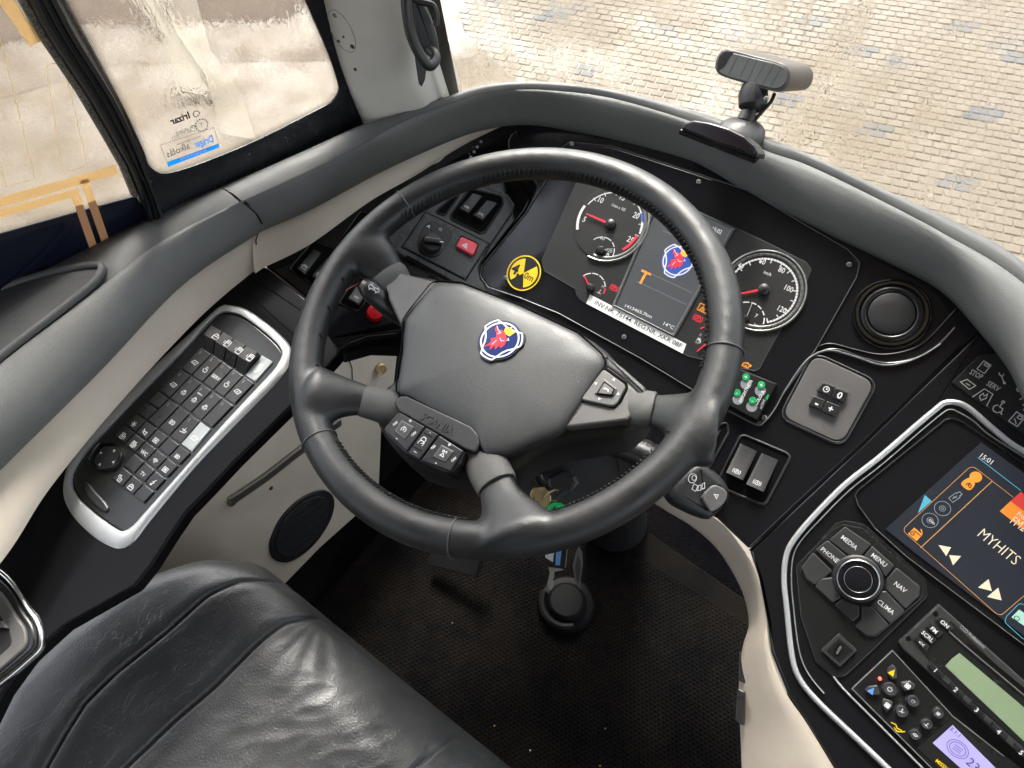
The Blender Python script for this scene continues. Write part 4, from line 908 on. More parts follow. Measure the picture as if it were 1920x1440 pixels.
# left dash surface
LPd = LP
lb = [(496, 497), (583, 450), (691, 373), (782, 320), (855, 268), (950, 205), (1040, 205), (1010, 350), (985, 395), (905, 495), (903, 545), (960, 590), (780, 600), (748, 626), (690, 632), (655, 645), (625, 664), (600, 640), (578, 562)]
slab('left_fascia', lb, LP, -.035, 0, GLOSS, dash, .004, .004, 3)
g = G(); slab('', [(625, 650), (655, 640), (690, 628), (748, 620), (960, 590), (1000, 700), (760, 650), (700, 648), (650, 662)], LP.up(-.03), -.05, 0, None, None, 0, 0, 1, g); g.mk('blackout_backing', HOLE, dash)  # solid black slab painting the deep shade below the left fascia
# rocker wells (left)
z6b = lambda x, y: (520 + x * .19444, 380 + y * .19444)
def rocker(px, pl, h, m, parent, sym=None, flip=False, rot=0, isz=.0045, name='rocker_switch', lab=None, pos=.78, hi=.0065, sm_=None):
    """px: four corners (top-left, top-right, bottom-right, bottom-left); the lower end stands proud"""
    c = [pl.loc(x, y, h + .004) for x, y in px]; n = 8; g = G(); rows = []
    for i in range(n + 1):
        t = i / n; hh = h + (.0015 + hi * (t ** 1.6)) if not flip else h + (.0015 + hi * ((1 - t) ** 1.6))
        l = [c[0][k] * (1 - t) + c[3][k] * t for k in (0, 1)]; r = [c[1][k] * (1 - t) + c[2][k] * t for k in (0, 1)]
        row = []
        for s_, dh in ((0, -1), (0.0, -.0012), (.06, -.0002), (.2, 0), (.5, .0002), (.8, 0), (.94, -.0002), (1, -.0012), (1, -1)):
            row.append(pl.W(l[0] * (1 - s_) + r[0] * s_, l[1] * (1 - s_) + r[1] * s_, (hh + dh) if dh > -1 else h - .003))
        rows.append(row)
    g.grid(rows); g.cap(rows[0]); g.cap(rows[-1][::-1]); o = g.mk(name, m, parent, smooth=40)
    if sym:
        t = pos; l = [c[0][k] * (1 - t) + c[3][k] * t for k in (0, 1)]; r = [c[1][k] * (1 - t) + c[2][k] * t for k in (0, 1)]
        hh = h + .0015 + hi * (t ** 1.6 if not flip else (1 - t) ** 1.6)
        # tilted plane at that place
        e = .02; ta, tb = t - e, t + e; f_ = (lambda q: h + .0015 + hi * (q ** 1.6)) if not flip else (lambda q: h + .0015 + hi * ((1 - q) ** 1.6))
        def pt(q, s_): 
            l = [c[0][k] * (1 - q) + c[3][k] * q for k in (0, 1)]; r = [c[1][k] * (1 - q) + c[2][k] * q for k in (0, 1)]
            return pl.W(l[0] * (1 - s_) + r[0] * s_, l[1] * (1 - s_) + r[1] * s_, f_(q) + .0003)
        A_, B_, C2 = pt(t, .2), pt(t, .8), pt(t - .05, .2); nn = (B_ - A_).cross(C2 - A_).normalized()
        if nn.dot(pl.n) < 0: nn = -nn
        pp = Pl(pt(t, .5), nn, B_ - A_)
        if sym in ICON: icon(sym, pp, (0, 0), isz, sm_ or PRINT, o, .0002, .0006, rot=rot, local=True)
        else: ctext(sym, pp, (0, 0), isz, sm_ or PRINT, o, .0002, local=True)
    if lab: o['label'] = lab
    return o
def well(px, pl, h, parent, r=.005, m=SOFT):
    cx = sum(p[0] for p in px) / len(px); cy = sum(p[1] for p in px) / len(px)
    trim('switch_surround', px, pl, .003, .0024, m, parent, True, r, h)
    slab('switch_well', px, pl, h - .006, h + .0004, HOLE, parent, r, 0)
w1 = [z6b(x, y) for x, y in ((345, 375), (620, 480), (360, 810), (115, 640))]
well(w1, LP, .0, dash, .004, SATBLK)
rocker([z6b(x, y) for x, y in ((345, 435), (425, 480), (270, 700), (190, 640))], LP, .001, KEY, dash, 'window', pos=.8)
rocker([z6b(x, y) for x, y in ((480, 520), (560, 565), (420, 770), (330, 710))], LP, .001, KEY, dash, 'window', pos=.8)
w2 = [z6b(x, y) for x, y in ((800, 85), (1000, 160), (800, 420), (600, 370))]
well(w2, LP, 0, dash, .004, SATBLK); rocker([z6b(x, y) for x, y in ((815, 150), (920, 200), (760, 390), (650, 330))], LP, .001, KEY, dash)
# lower left switch and red button
w3 = [z6b(x, y) for x, y in ((720, 780), (880, 905), (780, 1050), (590, 975))]
well(w3, LP, 0, dash, .004, SATBLK)
rocker([z6b(x, y) for x, y in ((760, 800), (860, 870), (785, 985), (685, 925))], LP, .0015, GREYP, dash, 'two', pos=.7, lab='grey rocker switch with two small rings')
rb = thing('push_button', 'round red push button below the turn signal stalk', 'button', LP.at(703, 587))
c_ = LP.loc(703, 587, .008); g = G(); g.lathe(LP.W(*c_, 0), LP.n, [(.0098, -.001), (.0098, .002), (.009, .008), (.0105, .009), (.0108, .0115), (.0098, .0135), (.006, .0145), (.001, .0147)], 26); g.mk('button_cap', RED, rb, smooth=40)
# rows of blue lamp and grey dots under the rail
for i, (x, y) in enumerate(((876, 302), (883, 294), (889, 284), (895, 275), (902, 265))):
    disc('status_lamp', (x, y), LP, .0022, 0, .0012, em('lit_blue_lamp', (.02, .25, 1), 1.2) if i == 0 else PRINTG, dash, .0004, 10)
for x, y in ((868, 305), (880, 288), (887, 275)): disc('status_lamp', (x, y), LP, .0008, 0, .0008, COP, dash, .0002, 8)
# round dark cap under the rail
c_ = LP.loc(985, 275); ring('round_cap_rim', c_, LP, .026, .0025, .0015, SATBLK, dash, 0)

# ---- light switch module
z2 = lambda x, y: (660 + x * .1875, 340 + y * .1875)
lm = thing('light_switch_module', 'black panel, sky reflection painted in as grey, with rotary light switch, red hazard button and rocker switches', 'switch panel', LP.at(830, 460, .004))
mo = [z2(x, y) for x, y in ((330, 560), (690, 40), (1000, -120), (1330, 50), (1560, 130), (1630, 230), (1600, 330), (1400, 620), (1260, 860), (1290, 990), (1600, 1170), (1300, 1260), (900, 1000), (420, 690))]
slab('module_plate', mo, LP, -.004, .003, MODG, lm, .006, .0025, 3)
io = [z2(x, y) for x, y in ((495, 660), (735, 305), (1375, 622), (1133, 992))]
trim('module_groove', io, LP, .0016, .0004, HOLE, lm, True, .001, .003)
slab('inner_plate', [z2(x, y) for x, y in ((515, 655), (745, 322), (1355, 628), (1128, 972))], LP,   .001, .0048, MODG, lm, .0008, .0008)
# rotary switch
kp = [z2(x, y) for x, y in ((655, 610), (690, 500), (770, 405), (850, 405), (960, 450), (1000, 530), (960, 620), (880, 720), (780, 745), (690, 720))]
o = slab('rotary_dial_plate', kp, LP, .003, .0058, KEY, lm, 0, .001, 2, smoothn=4)
c_ = LP.loc(*z2(800, 610), .016); g = G(); g.lathe(LP.W(*c_, 0), LP.n, [(.0165, .004), (.0165, .0075), (.0145, .0082), (.0135, .0165), (.012, .0185), (.004, .0190)], 30); kn = g.mk('rotary_knob', KEY, lm, smooth=35)
up = LP.up(0); a_ = R_(35); gr = G(); gr.box(LP.W(*c_, .021), LP.u * .0128 * cos(a_) + LP.v * .0128 * sin(a_), (LP.u * -sin(a_) + LP.v * cos(a_)) * .0042, LP.n * .0035); gk_ = gr.mk('knob_grip', KEY, kn, smooth=0)
bm_ = gk_.modifiers.new('b', 'BEVEL'); bm_.width = .0022; bm_.segments = 3
icon('sun', LP, z2(715, 595), .0042, PRINT, lm, .0062, .0008); ctext('A', LP, z2(768, 450), .005, PRINT, lm, .0062, 0, .02)
icon('light', LP, z2(885, 480), .004, PRINTG, lm, .0062, .0006); icon('dip', LP, z2(965, 548), .0042, PRINTG, lm, .0052, .0006)
strokes('knob_mark', [L_(*[(c_[0] + x, c_[1] + y) for x, y in ((.0085, .004), (.0125, .0075))])], LP, .0248, .0014, PRINT, kn)
# hazard button
hz = [z2(x, y) for x, y in ((1095, 545), (1265, 625), (1215, 748), (1035, 648))]
trim('hazard_recess', hz, LP, .0022, .0004, HOLE, lm, True, .003, .0048)
o = slab('hazard_button', hz, LP, .003, .0105, HAZ, lm, .004, .0022, 4)
icon('tri', LP, z2(1135, 640), .0052, PRINT, o, .0108, .0008)
w4 = [z2(x, y) for x, y in ((1180, 75), (1500, 150), (1510, 230), (1330, 510), (1280, 520), (990, 380), (990, 330))]
well(w4, LP, .003, lm, .006, SOFT)
rocker([z2(x, y) for x, y in ((1205, 110), (1310, 140), (1165, 330), (1068, 275))], LP, .004, KEY, lm, 'fog', pos=.8, lab='black rocker switch with fog lamp symbol')
rocker([z2(x, y) for x, y in ((1350, 180), (1460, 210), (1305, 400), (1205, 345))], LP, .004, KEY, lm, 'lane', pos=.8, lab='black rocker switch with lane symbol')
w5 = [z2(x, y) for x, y in ((980, 180), (1080, 130), (930, 340), (830, 310))]
well(w5, LP, .003, lm, .004, SOFT)
w6 = [z2(x, y) for x, y in ((480, 520), (510, 560), (440, 670), (400, 640))]
slab('blank_slot', w6, LP, .002, .0036, SOFT, lm, .001)
slab('lower_slot', [z2(x, y) for x, y in ((520, 770), (555, 735), (1010, 990), (1000, 1030))], LP, .002, .0034, HOLE, lm, .001)
# ================================================================== CENTRE FASCIA AROUND THE INSTRUMENTS
fb = [(1005, 350), (975, 300), (965, 225), (1040, 222), (1147, 250), (1300, 298), (1402, 352), (1548, 424), (1657, 476), (1767, 536), (1845, 615), (1800, 655), (1700, 752), (1600, 848), (1500, 940), (1405, 1030), (1344, 972), (1256, 926), (1200, 860), (1130, 790), (1040, 720), (940, 650), (880, 600), (895, 545), (903, 500), (985, 398)]
slab('centre_fascia', fb, CP, -.04, 0, GLOSS, dash, .004, .003, 3)
cl = thing('instrument_cluster', 'instrument cluster with two round dials and a central display behind the wheel', 'instrument cluster', CP.at(1280, 480))
bo = [(1052, 279), (1067, 266), (1147, 274), (1300, 323), (1402, 357), (1512, 423), (1590, 468), (1612, 492), (1606, 520), (1530, 654), (1468, 740), (1449, 772), (1434, 790), (1417, 796), (1365, 771), (1200, 671), (1047, 587), (974, 558), (915, 538), (901, 518), (903, 500), (985, 400), (1020, 345)]
slab('cluster_bezel', bo, CP, -.004, .0035, GLOSS, cl, .006, .0025, 3)
trim('bezel_edge_line', bo, CP, .0011, .0008, mat('pale_edge', (.16, .165, .165), .3, .5), cl, True, .006, .0022)
for x, y in ((1310, 341), (1592, 496), (1072, 270), (1170, 632), (1433, 783), (948, 521)): screw(CP, (x, y), .0032, cl, None, .0036)
FACE = mat('instrument_face', (.017, .0175, .0185), .45, coat=.6)
wo = [(1086, 330), (1300, 392), (1390, 432), (1451, 461), (1512, 492), (1521, 505), (1507, 542), (1443, 655), (1425, 690), (1415, 696), (1290, 668), (1104, 556), (1021, 508), (1016, 488)]
slab('instrument_face', wo, CP, .001, .0042, FACE, cl, .004, .0006)
trim('face_edge', wo, CP, .0009, .0004, DGREY, cl, True, .004, .0040)
H = .0043
def arc_marks(c, r0, r1, a0, a1, n, w_, m, par, h=H, name='dial_marks'):
    strokes(name, [L_((c[0] + r0 * cos(R_(a)), c[1] + r0 * sin(R_(a))), (c[0] + r1 * cos(R_(a)), c[1] + r1 * sin(R_(a)))) for a in [a0 + (a1 - a0) * k / (n - 1) for k in range(n)]], CP, h, w_, m, par)
def arc_band(c, r, a0, a1, w_, m, par, h=H, name='scale_band', n=40):
    return strokes(name, [([(c[0] + r * cos(R_(a0 + (a1 - a0) * k / n)), c[1] + r * sin(R_(a0 + (a1 - a0) * k / n))) for k in range(n + 1)], False)], CP, h, w_, m, par)
RING = mat('ring_silver', (.42, .43, .40), .3, .6); RINGG = mat('ring_grey', (.18, .18, .17), .4, .5)
def dial(c, R, ringarc, a_needle, nlen, nm):
    d = disc('dial', c, CP, R * .97, .003, .0052, mat(nm, (.011, .0112, .0118), .5, coat=.5), cl, .0004, 48)
    sweep_l('dial_ring', [(c[0] + R * cos(R_(t)), c[1] + R * sin(R_(t))) for t in range(ringarc[0], ringarc[1], 4)], False, CP, halfround(R * .055, .003, .005), RING, d)
    sweep_l('scale_ring', [(c[0] + R * .915 * cos(R_(t)), c[1] + R * .915 * sin(R_(t))) for t in range(ringarc[0] + 6, ringarc[1] - 20, 4)], False, CP, halfround(R * .085, .0012, .0052), RINGG, d)
    return d
def needle(c, a, L, w_, par, m=E_RED, hub=.007, h=.0075):
    d = (cos(R_(a)), sin(R_(a))); e = (-d[1], d[0])
    p = [(c[0] - d[0] * L * .12 + e[0] * w_, c[1] - d[1] * L * .12 + e[1] * w_), (c[0] - d[0] * L * .12 - e[0] * w_, c[1] - d[1] * L * .12 - e[1] * w_), (c[0] + d[0] * L - e[0] * w_ * .45, c[1] + d[1] * L - e[1] * w_ * .45), (c[0] + d[0] * L + e[0] * w_ * .45, c[1] + d[1] * L + e[1] * w_ * .45)]
    slab_l('needle', p, CP, h, h + .001, m, par, .0002)
    g = G(); g.lathe(CP.W(*c, .005), CP.n, [(hub, 0), (hub * .95, .004), (hub * .6, .006), (.0005, .0064)], 20); g.mk('needle_hub', KEY, par)
# speedometer
sc_ = CP.loc(1429, 545, .005); SR = (V(CP.loc(1508, 545, .005)) - V(sc_)).length * 1.045
sd_ = dial(sc_, SR, (-110, 205), 0, 0, 'speedometer_face'); sd_['label'] = 'speedometer dial reading up to 120'
arc_marks(sc_, SR * .865, SR * .96, 178, -48, 26, .0005, BLACKP, sd_, .0066)
arc_band(sc_, SR * .80, 170, -53, SR * .045, E_WHITE, sd_, .0056)
arc_marks(sc_, SR * .70, SR * .825, 160, -53, 12, SR * .022, E_WHITE, sd_, .0058); arc_marks(sc_, SR * .77, SR * .83, 165, -50, 40, .0005, BLACKP, sd_, .0060)
hn = SR * .135
for s_, x, y in (('40', 1389, 498), ('60', 1430, 490), ('80', 1466, 506), ('100', 1479.5, 541), ('120', 1466.5, 580)): ctext(s_, CP, (x, y), hn, E_WHITE, sd_, .0057, 0, .01, wide=.8)
ctext('km/h', CP, (1439.5, 512.5), hn * .62, E_WHITE, sd_, .0057, wide=.8)
needle(CP.loc(1432, 542, .008), wrot(CP, (1432, 542), (1385, 551)), SR * .62, .0014, sd_)
sc2 = CP.loc(1399, 598, .0056); r2 = SR * .42
for a0, a1 in ((128, 108), (102, 84), (78, 62), (54, 38), (30, 8), (2, -14)): arc_band(sc2, r2, a0, a1, .0014, E_WHITE, sd_, .0057, n=5)
ctext('7', CP, (1418, 592), hn * .7, E_WHITE, sd_, .0057); ctext('bar', CP, (1417.5, 609), hn * .5, E_WHITE, sd_, .0057, wide=.8)
needle(sc2, wrot(CP, (1399, 598), (1410, 570)), r2 * .98, .0006, sd_, PRINTG, .004, .0068)
# tachometer
tc = CP.loc(1144, 419, .005); TR = (V(CP.loc(1214, 419, .005)) - V(tc)).length * 1.04
td = dial(tc, TR, (-95, 130), 0, 0, 'tachometer_face'); td['label'] = 'rev counter dial with red zone'
arc_band(tc, TR * .86, 215, 170, TR * .07, E_WHITE, td, .0062)
arc_band(tc, TR * .82, 165, 10, TR * .03, E_WHITE, td, .0056); arc_marks(tc, TR * .74, TR * .85, 150, 0, 8, TR * .02, E_WHITE, td, .0058)
arc_band(tc, TR * .84, 42, 26, TR * .06, E_BLUE, td, .0060); arc_band(tc, TR * .84, 24, 4, TR * .05, E_WHITE, td, .0060)
arc_band(tc, TR * .80, 0, -36, TR * .06, E_RED, td, .0060)
for s_, x, y in (('10', 1127, 375), ('15', 1168, 370), ('20', 1193, 404), ('25', 1182, 449), ('5', 1096, 411)): ctext(s_, CP, (x, y), TR * .15, E_WHITE, td, .0057, 0, .01, wide=.8)
ctext('1/min x 100', CP, (1160, 388.5), TR * .085, E_WHITE, td, .0057, wide=.7)
needle(CP.loc(1144, 420, .008), wrot(CP, (1144, 420), (1096, 399)), TR * .72, .0015, td)
tc2 = CP.loc(1126, 470, .0056); r2 = TR * .36
for a0, a1 in ((150, 110), (102, 70), (62, 40), (34, -5)): arc_band(tc2, r2, a0, a1, .0012, E_WHITE, td, .0057, n=6)
ctext('60', CP, (1130, 446.5), TR * .09, E_WHITE, td, .0057); ctext('120', CP, (1143, 470), TR * .08, E_WHITE, td, .0057); icon('fuel', CP, (1139.5, 478), .0032, E_WHITE, td, .0057, .0006)
needle(tc2, wrot(CP, (1115, 470), (1147, 466)), r2 * .9, .0006, td, PRINTG, .0055, .0068)
# small temperature and fuel gauges
def small(c, px, nm, arcs, reda, nang, L, lab):
    d = disc('small_gauge', c, CP, L * 1.05, .003, .0046, FACE, cl, .0003, 30); d['label'] = lab
    for a0, a1 in arcs: arc_band(c, L, a0, a1, .0013, E_WHITE, d, .0050, n=6)
    arc_band(c, L, *reda, .0014, E_RED, d, .0051, n=6); needle(c, nang, L * 1.0, .0009, d, E_RED, .0052, .0062)
c_ = CP.loc(1107, 540, .005); small(c_, None, 't', ((150, 118), (112, 88), (82, 58), (52, 30)), (24, 2), wrot(CP, (1104, 541), (1091, 515)), .0195, 'coolant temperature gauge')
ctext('H', CP, (1131, 537), .0035, E_WHITE, cl, H + .0003, 0, .03); icon('temp', CP, (1124, 547), .0038, E_WHITE, cl, H + .0003, .0007)
c_ = CP.loc(1330, 640, .005); small(c_, None, 'f', ((120, 70),), (152, 124), wrot(CP, (1330, 640), (1312, 655)), .019, 'fuel gauge')
ctext('0', CP, (1313.5, 628), .0036, E_WHITE, cl, H + .0003, 0, .02); icon('fuel', CP, (1310, 639), .0045, E_WHITE, cl, H + .0003, .0010)
icon('park', CP, (1151.5, 540), .0068, E_RED, cl, H + .0003, .0008); icon('park', CP, (1308.5, 597), .0072, E_RED, cl, H + .0003, .0008)
icon('warn', CP, (1318, 578), .0062, E_ORANGE, cl, H + .0003, .0009); icon('engine', CP, (1399.5, 685), .006, E_ORANGE, cl, H + .0003, .0012)
# central display
dsp = [(1226, 398), (1372, 425), (1262, 625), (1160, 577)]
dsp = [(1243, 366), (1374, 430), (1263, 626), (1155, 573)]
DISP = mat('display_dark', (.018, .019, .021), .35, emit=(.30, .32, .34), es=.06, coat=.3)
o = slab('central_display', dsp, CP, .003, .0055, DISP, cl, .001, .0003); dh = .0058
g = G(); FR2 = mat('display_frame_grey', (.13, .135, .13), .35, .3)
for a, b, w_ in (((1374, 428), (1263, 628), .0042), ((1225, 358), (1377, 430), .0022), ((1150, 572), (1263, 629), .0022)):
    pa, pb = CP.loc(*a, .006), CP.loc(*b, .006); sweep_l('', [pa, pb], False, CP, halfround(w_, .0018, .0052), None, None, g)
pa, pb = CP.loc(1240, 360, .006), CP.loc(1150, 574, .006); sweep_l('', [pa, pb], False, CP, halfround(.0042, .0018, .0052), None, None, g)
g.mk('display_frame', FR2, cl)
for a, b in (((1242, 432), (1352, 482)), ((1203, 505), (1298, 549)), ((1193, 527), (1287, 571))):
    strokes('display_line', [L_(CP.loc(*a, dh), CP.loc(*b, dh))], CP, dh, .0005, E_LINE, o)
ctext('15:02', CP, (1344.5, 432), .0052, E_WHITE, o, dh, 0, .01, wide=.85)
text('1413465.7km', CP, (1171, 575), (1221, 597), E_WHITE, o, dh, squash=.0056, bold=.01); text('14°C', CP, (1243, 609), (1262, 618), E_WHITE, o, dh, squash=.0062, bold=.01)
a = CP.loc(1208, 519, dh); flat_l('letter_bar', [[(a[0] - .0075, a[1] + .0045), (a[0] + .0065, a[1] + .0045), (a[0] + .0065, a[1] + .0075), (a[0] - .0075, a[1] + .0075)], [(a[0] - .0020, a[1] - .0100), (a[0] + .0012, a[1] - .0100), (a[0] + .0012, a[1] + .0045), (a[0] - .0020, a[1] + .0045)]], CP, dh, E_ORANGE, o)
# emblem: three lobed shield with a crowned griffin head
def emblem(pl, c, R, h, parent, lit, rot=0):
    W_, B_, R2, Y_ = (E_WHITE, E_BLUE, E_RED, em('lit_yellow', (1, .55, .08), .45)) if lit else (mat('emblem_silver', (.72, .72, .74), .3, .3), mat('emblem_blue', (.008, .022, .13), .2, coat=1), mat('emblem_red', (.72, .02, .05), .3), mat('emblem_yellow', (.80, .62, .03), .3))
    cr, sr = cos(R_(rot)), sin(R_(rot))
    T = lambda p: [(c[0] + R * (x * cr - y * sr), c[1] + R * (x * sr + y * cr)) for x, y in p]
    def outl(k, e=0):
        pts = []
        for t in range(0, 360, 3):
            d = abs(((t - 0) % 120) - 60)            # 60 at horn centres (0,120,240)
            horn = d > 42
            r = (1.08 if horn else .96); r = r + (.0 if not (38 < d <= 42) else .06)
            pts.append((k * r * cos(R_(t)), k * r * sin(R_(t))))
        return pts
    rr = -90
    rotp = lambda P: [(x * cos(R_(rr)) - y * sin(R_(rr)), x * sin(R_(rr)) + y * cos(R_(rr))) for x, y in P]
    if not lit: slab_l('emblem_base', T(rotp(outl(1.04))), pl, h - .002, h + .0012, BLACKP, parent, .0006); h += .0014
    b = flat_l('emblem_field', [T(rotp(outl(.98)))], pl, h, B_, parent)
    st = [(T([(.84 * cos(R_(t)), .84 * sin(R_(t))) for t in range(0, 360, 8)]), True)]
    tri = []
    for j in range(3):
        a0, a1 = -90 - 20 + 120 * j, -90 + 20 + 120 * j
        tri += [(1.0 * cos(R_(t)), 1.0 * sin(R_(t))) for t in range(a0, a1 + 1, 6)]
        p, q_ = (cos(R_(a1)), sin(R_(a1))), (cos(R_(a1 + 72)), sin(R_(a1 + 72))); mx_ = a1 + 36
        tri += [((1 - s_) ** 2 * p[0] + 2 * s_ * (1 - s_) * .48 * cos(R_(mx_)) + s_ * s_ * q_[0], (1 - s_) ** 2 * p[1] + 2 * s_ * (1 - s_) * .48 * sin(R_(mx_)) + s_ * s_ * q_[1]) for s_ in (.2, .4, .6, .8)]
    st.append((T(tri), True)); strokes('emblem_lines', st, pl, h + .0002, R * .075, W_, parent)
    head = [(-.42, -.62), (-.28, -.30), (-.38, -.12), (-.20, .02), (-.32, .20), (-.50, .32), (-.52, .52), (-.38, .36), (-.18, .44), (.0, .40), (.16, .28), (.30, .10), (.34, -.12), (.26, -.34), (.16, -.22), (.10, -.50), (-.02, -.32), (-.10, -.62), (-.20, -.42)]
    flat_l('emblem_head', [T(head)], pl, h + .0004, R2, parent)
    flat_l('emblem_crown', [T([(-.08, .44), (-.14, .74), (.02, .60), (.12, .80), (.22, .58), (.42, .66), (.30, .34), (.12, .34)])], pl, h + .0006, Y_, parent)
    strokes('emblem_details', [L_(*T([(-.5, .5), (-.34, .36), (-.16, .3), (-.26, .18)])), L_(*T([(-.05, .08), (.1, -.02), (.22, .06)])), L_(*T([(-.1, -.1), (-.16, -.36)])), L_(*T([(.28, .24), (.38, .16), (.3, .12)]))], pl, h + .0006, R * .035, W_, parent)
emblem(CP, CP.loc(1271, 489, dh), pxm(CP, (1271, 489), 33), dh, o, True)
# stickers on the bezel
lb_ = slab('inventory_label', [(1106, 552), (1287, 645), (1280, 663), (1099, 569)], CP, .0030, .0048, WPAPER, cl, 0, .0001); lb_['label'] = 'white paper label with black print'
text('INV.NR. 75144. REG.NR. XKR 08F', CP, (1114, 570), (1276, 653), BLACKP, lb_, .0050, bold=.005, squash=.0082)
ys = thing('height_sticker', 'round yellow and black clearance sticker reading 4,0m', 'sticker', CP.at(982, 512, .004))
c_ = CP.loc(982, 512, .004); yr = pxm(CP, (982, 512), 32.5)
disc('sticker_disc', c_, CP, yr, .0034, .0040, BLACKP, ys, .0001, 40)
strokes('sticker_ring', [([(c_[0] + yr * .95 * cos(R_(t)), c_[1] + yr * .95 * sin(R_(t))) for t in range(0, 360, 8)], True)], CP, .0042, yr * .07, YEL, ys)
for a0, a1 in ((112, 232), (-62, 52)):
    flat_l('sticker_sector', [[c_] + [(c_[0] + yr * .80 * cos(R_(a0 + (a1 - a0) * k / 12)), c_[1] + yr * .80 * sin(R_(a0 + (a1 - a0) * k / 12))) for k in range(13)]], CP, .0043, YEL, ys)
ctext('4,', CP, (969, 505), yr * .56, BLACKP, ys, .0044, 0, .035); ctext('0m', CP, (992, 519), yr * .36, BLACKP, ys, .0044, 0, .015, wide=.9)
# brightness / colour control box
cbx = thing('monitor_control_box', 'small black box with green plus and minus dots for brightness and colour', 'control box', CP.at(1410, 740, .01))
zA = lambda x, y: (1340 + x * .15625, 660 + y * .15625)
slab('box_body', [zA(x, y) for x, y in ((250, 180), (750, 380), (510, 822), (20, 560))], CP, .0, .011, SATBLK, cbx, .001, .0008)
slab('box_panel', [zA(x, y) for x, y in ((262, 200), (735, 388), (505, 805), (35, 555))], CP, .01, .0116, BLACKP, cbx, .001, .0002)
GRN = mat('green_button_print', (.01, .36, .10), .4); LGR = mat('grey_button_print', (.24, .26, .28), .5)
for (x, y, gx, gy, s_) in ((375, 300, 375, 385, '+'), (270, 488, 280, 570, '−'), (560, 395, 548, 465, '+'), (457, 582, 445, 655, '−')):
    disc('touch_dot', CP.loc(*zA(gx, gy), .0118), CP, .0062, .0116, .0120, LGR, cbx, .0001, 20); q_ = disc('touch_button', CP.loc(*zA(x, y), .013), CP, .0042, .0118, .0134, GRN, cbx, .0003, 20)
    ctext('+' if s_ == '+' else '-', CP, zA(x, y), .0046, PRINT, q_, .0136, 0, .02)
text('BRIGHTNESS', CP, zA(320, 610), zA(455, 345), PRINT, cbx, .0122, bold=.02, squash=.0052); text('COLOUR', CP, zA(510, 640), zA(605, 470), PRINT, cbx, .0122, bold=.02, squash=.0052)
text('ACTIVE', CP, zA(565, 690), zA(612, 575), PRINTG, cbx, .0122, bold=.02, squash=.0040)
slab('green_stripe', [zA(x, y) for x, y in ((605, 560), (635, 505), (658, 520), (630, 572))], CP, .011, .0121, GRN, cbx, 0, .0001)
# round air vent / sensor
rv = thing('round_air_vent', 'round black closed air vent with glossy double ring right of the dials', 'air vent', CP.at(1675, 590))
rc = CP.loc(1671, 589, .0); RR = pxm(CP, (1671, 589), 73)
BRZ = mat('smoked_chrome', (.16, .145, .13), .12, .9)
g = G(); g.lathe(CP.W(*rc, 0), CP.n, [(RR * 1.06, -.002), (RR * 1.04, .002), (RR, .0035), (RR * .94, .002)], 64, cap1=False); g.mk('vent_outer_lip', GLOSS, rv, smooth=60)
g = G(); g.lathe(CP.W(*rc, 0), CP.n, [(RR * .96, .001), (RR * .93, .005), (RR * .86, .0055), (RR * .83, .001)], 64, cap0=False, cap1=False); g.mk('vent_chrome_ring', BRZ, rv, smooth=60)
g = G(); g.lathe(CP.W(*rc, 0), CP.n, [(RR * .84, .001), (RR * .8, .003), (RR * .72, .0045), (RR * .66, .004), (RR * .62, .001)], 64, cap0=False, cap1=False); g.mk('vent_inner_ring', SATBLK, rv, smooth=60)
g = G(); g.lathe(CP.W(*rc, 0), CP.n, [(RR * .62, .0005), (RR * .6, .004), (RR * .5, .0055), (RR * .2, .0062), (.0005, .0064)], 48); g.mk('vent_cap', HARD, rv, smooth=40)
# curved bright lips below the vent and along the bezel
for px, w_, h_, m_ in (([(1517, 665), (1535, 650), (1560, 645), (1600, 655), (1650, 665), (1700, 658), (1735, 640), (1770, 605), (1800, 570)], .0026, .0022, GLOSS),
                       ([(1522, 672), (1545, 657), (1575, 656), (1620, 672), (1665, 681), (1715, 672), (1755, 650), (1790, 615)], .0032, .0026, GLOSS),):
    trim('fascia_lip', px, CP, w_, h_, m_, dash, False, base=0, smoothn=5)
trim('silver_lip', [(1470, 735), (1500, 690), (1522, 668), (1555, 657), (1600, 668), (1650, 684), (1690, 681), (1730, 666), (1763, 645)], CP, .0022, .0032, mat('lip_silver', (.45, .46, .46), .3, .7), dash, False, base=.001, smoothn=5)
trim('silver_lip', [(1367, 770), (1417, 796), (1434, 790), (1452, 768), (1470, 735)], CP, .0014, .0022, MATS['lip_silver'], dash, False, base=.0025, smoothn=5)
# mirror / heating keypad
kpd = thing('keypad', 'warm grey rounded keypad with clock, zero, minus and plus keys', 'keypad', CP.at(1555, 745, .004))
ko = [zA(x, y) for x, y in ((1187, 4), (1956, 359), (1531, 1131), (775, 782))]
trim('keypad_rim', ko, CP, .0030, .0026, SATBLK, kpd, True, .015, 0); trim('keypad_edge', [(1552 + (x - 1552) * 1.025, 745 + (y - 745) * 1.025) for x, y in ko], CP, .0009, .0018, MATS['lip_silver'], kpd, True, .0155, .0004)
slab('keypad_plate', [(1552 + (x - 1552) * .955, 745 + (y - 745) * .955) for x, y in ko], CP, -.002, .0028, GREYP, kpd, .014, .0012)
for w_ in (((1290, 335), (1640, 480), (1570, 640), (1190, 440)), ((1150, 505), (1550, 660), (1450, 805), (1095, 640))):
    slab('key_recess', [zA(x, y) for x, y in w_], CP, 0, .0031, GREYP, kpd, .003, .0003); 
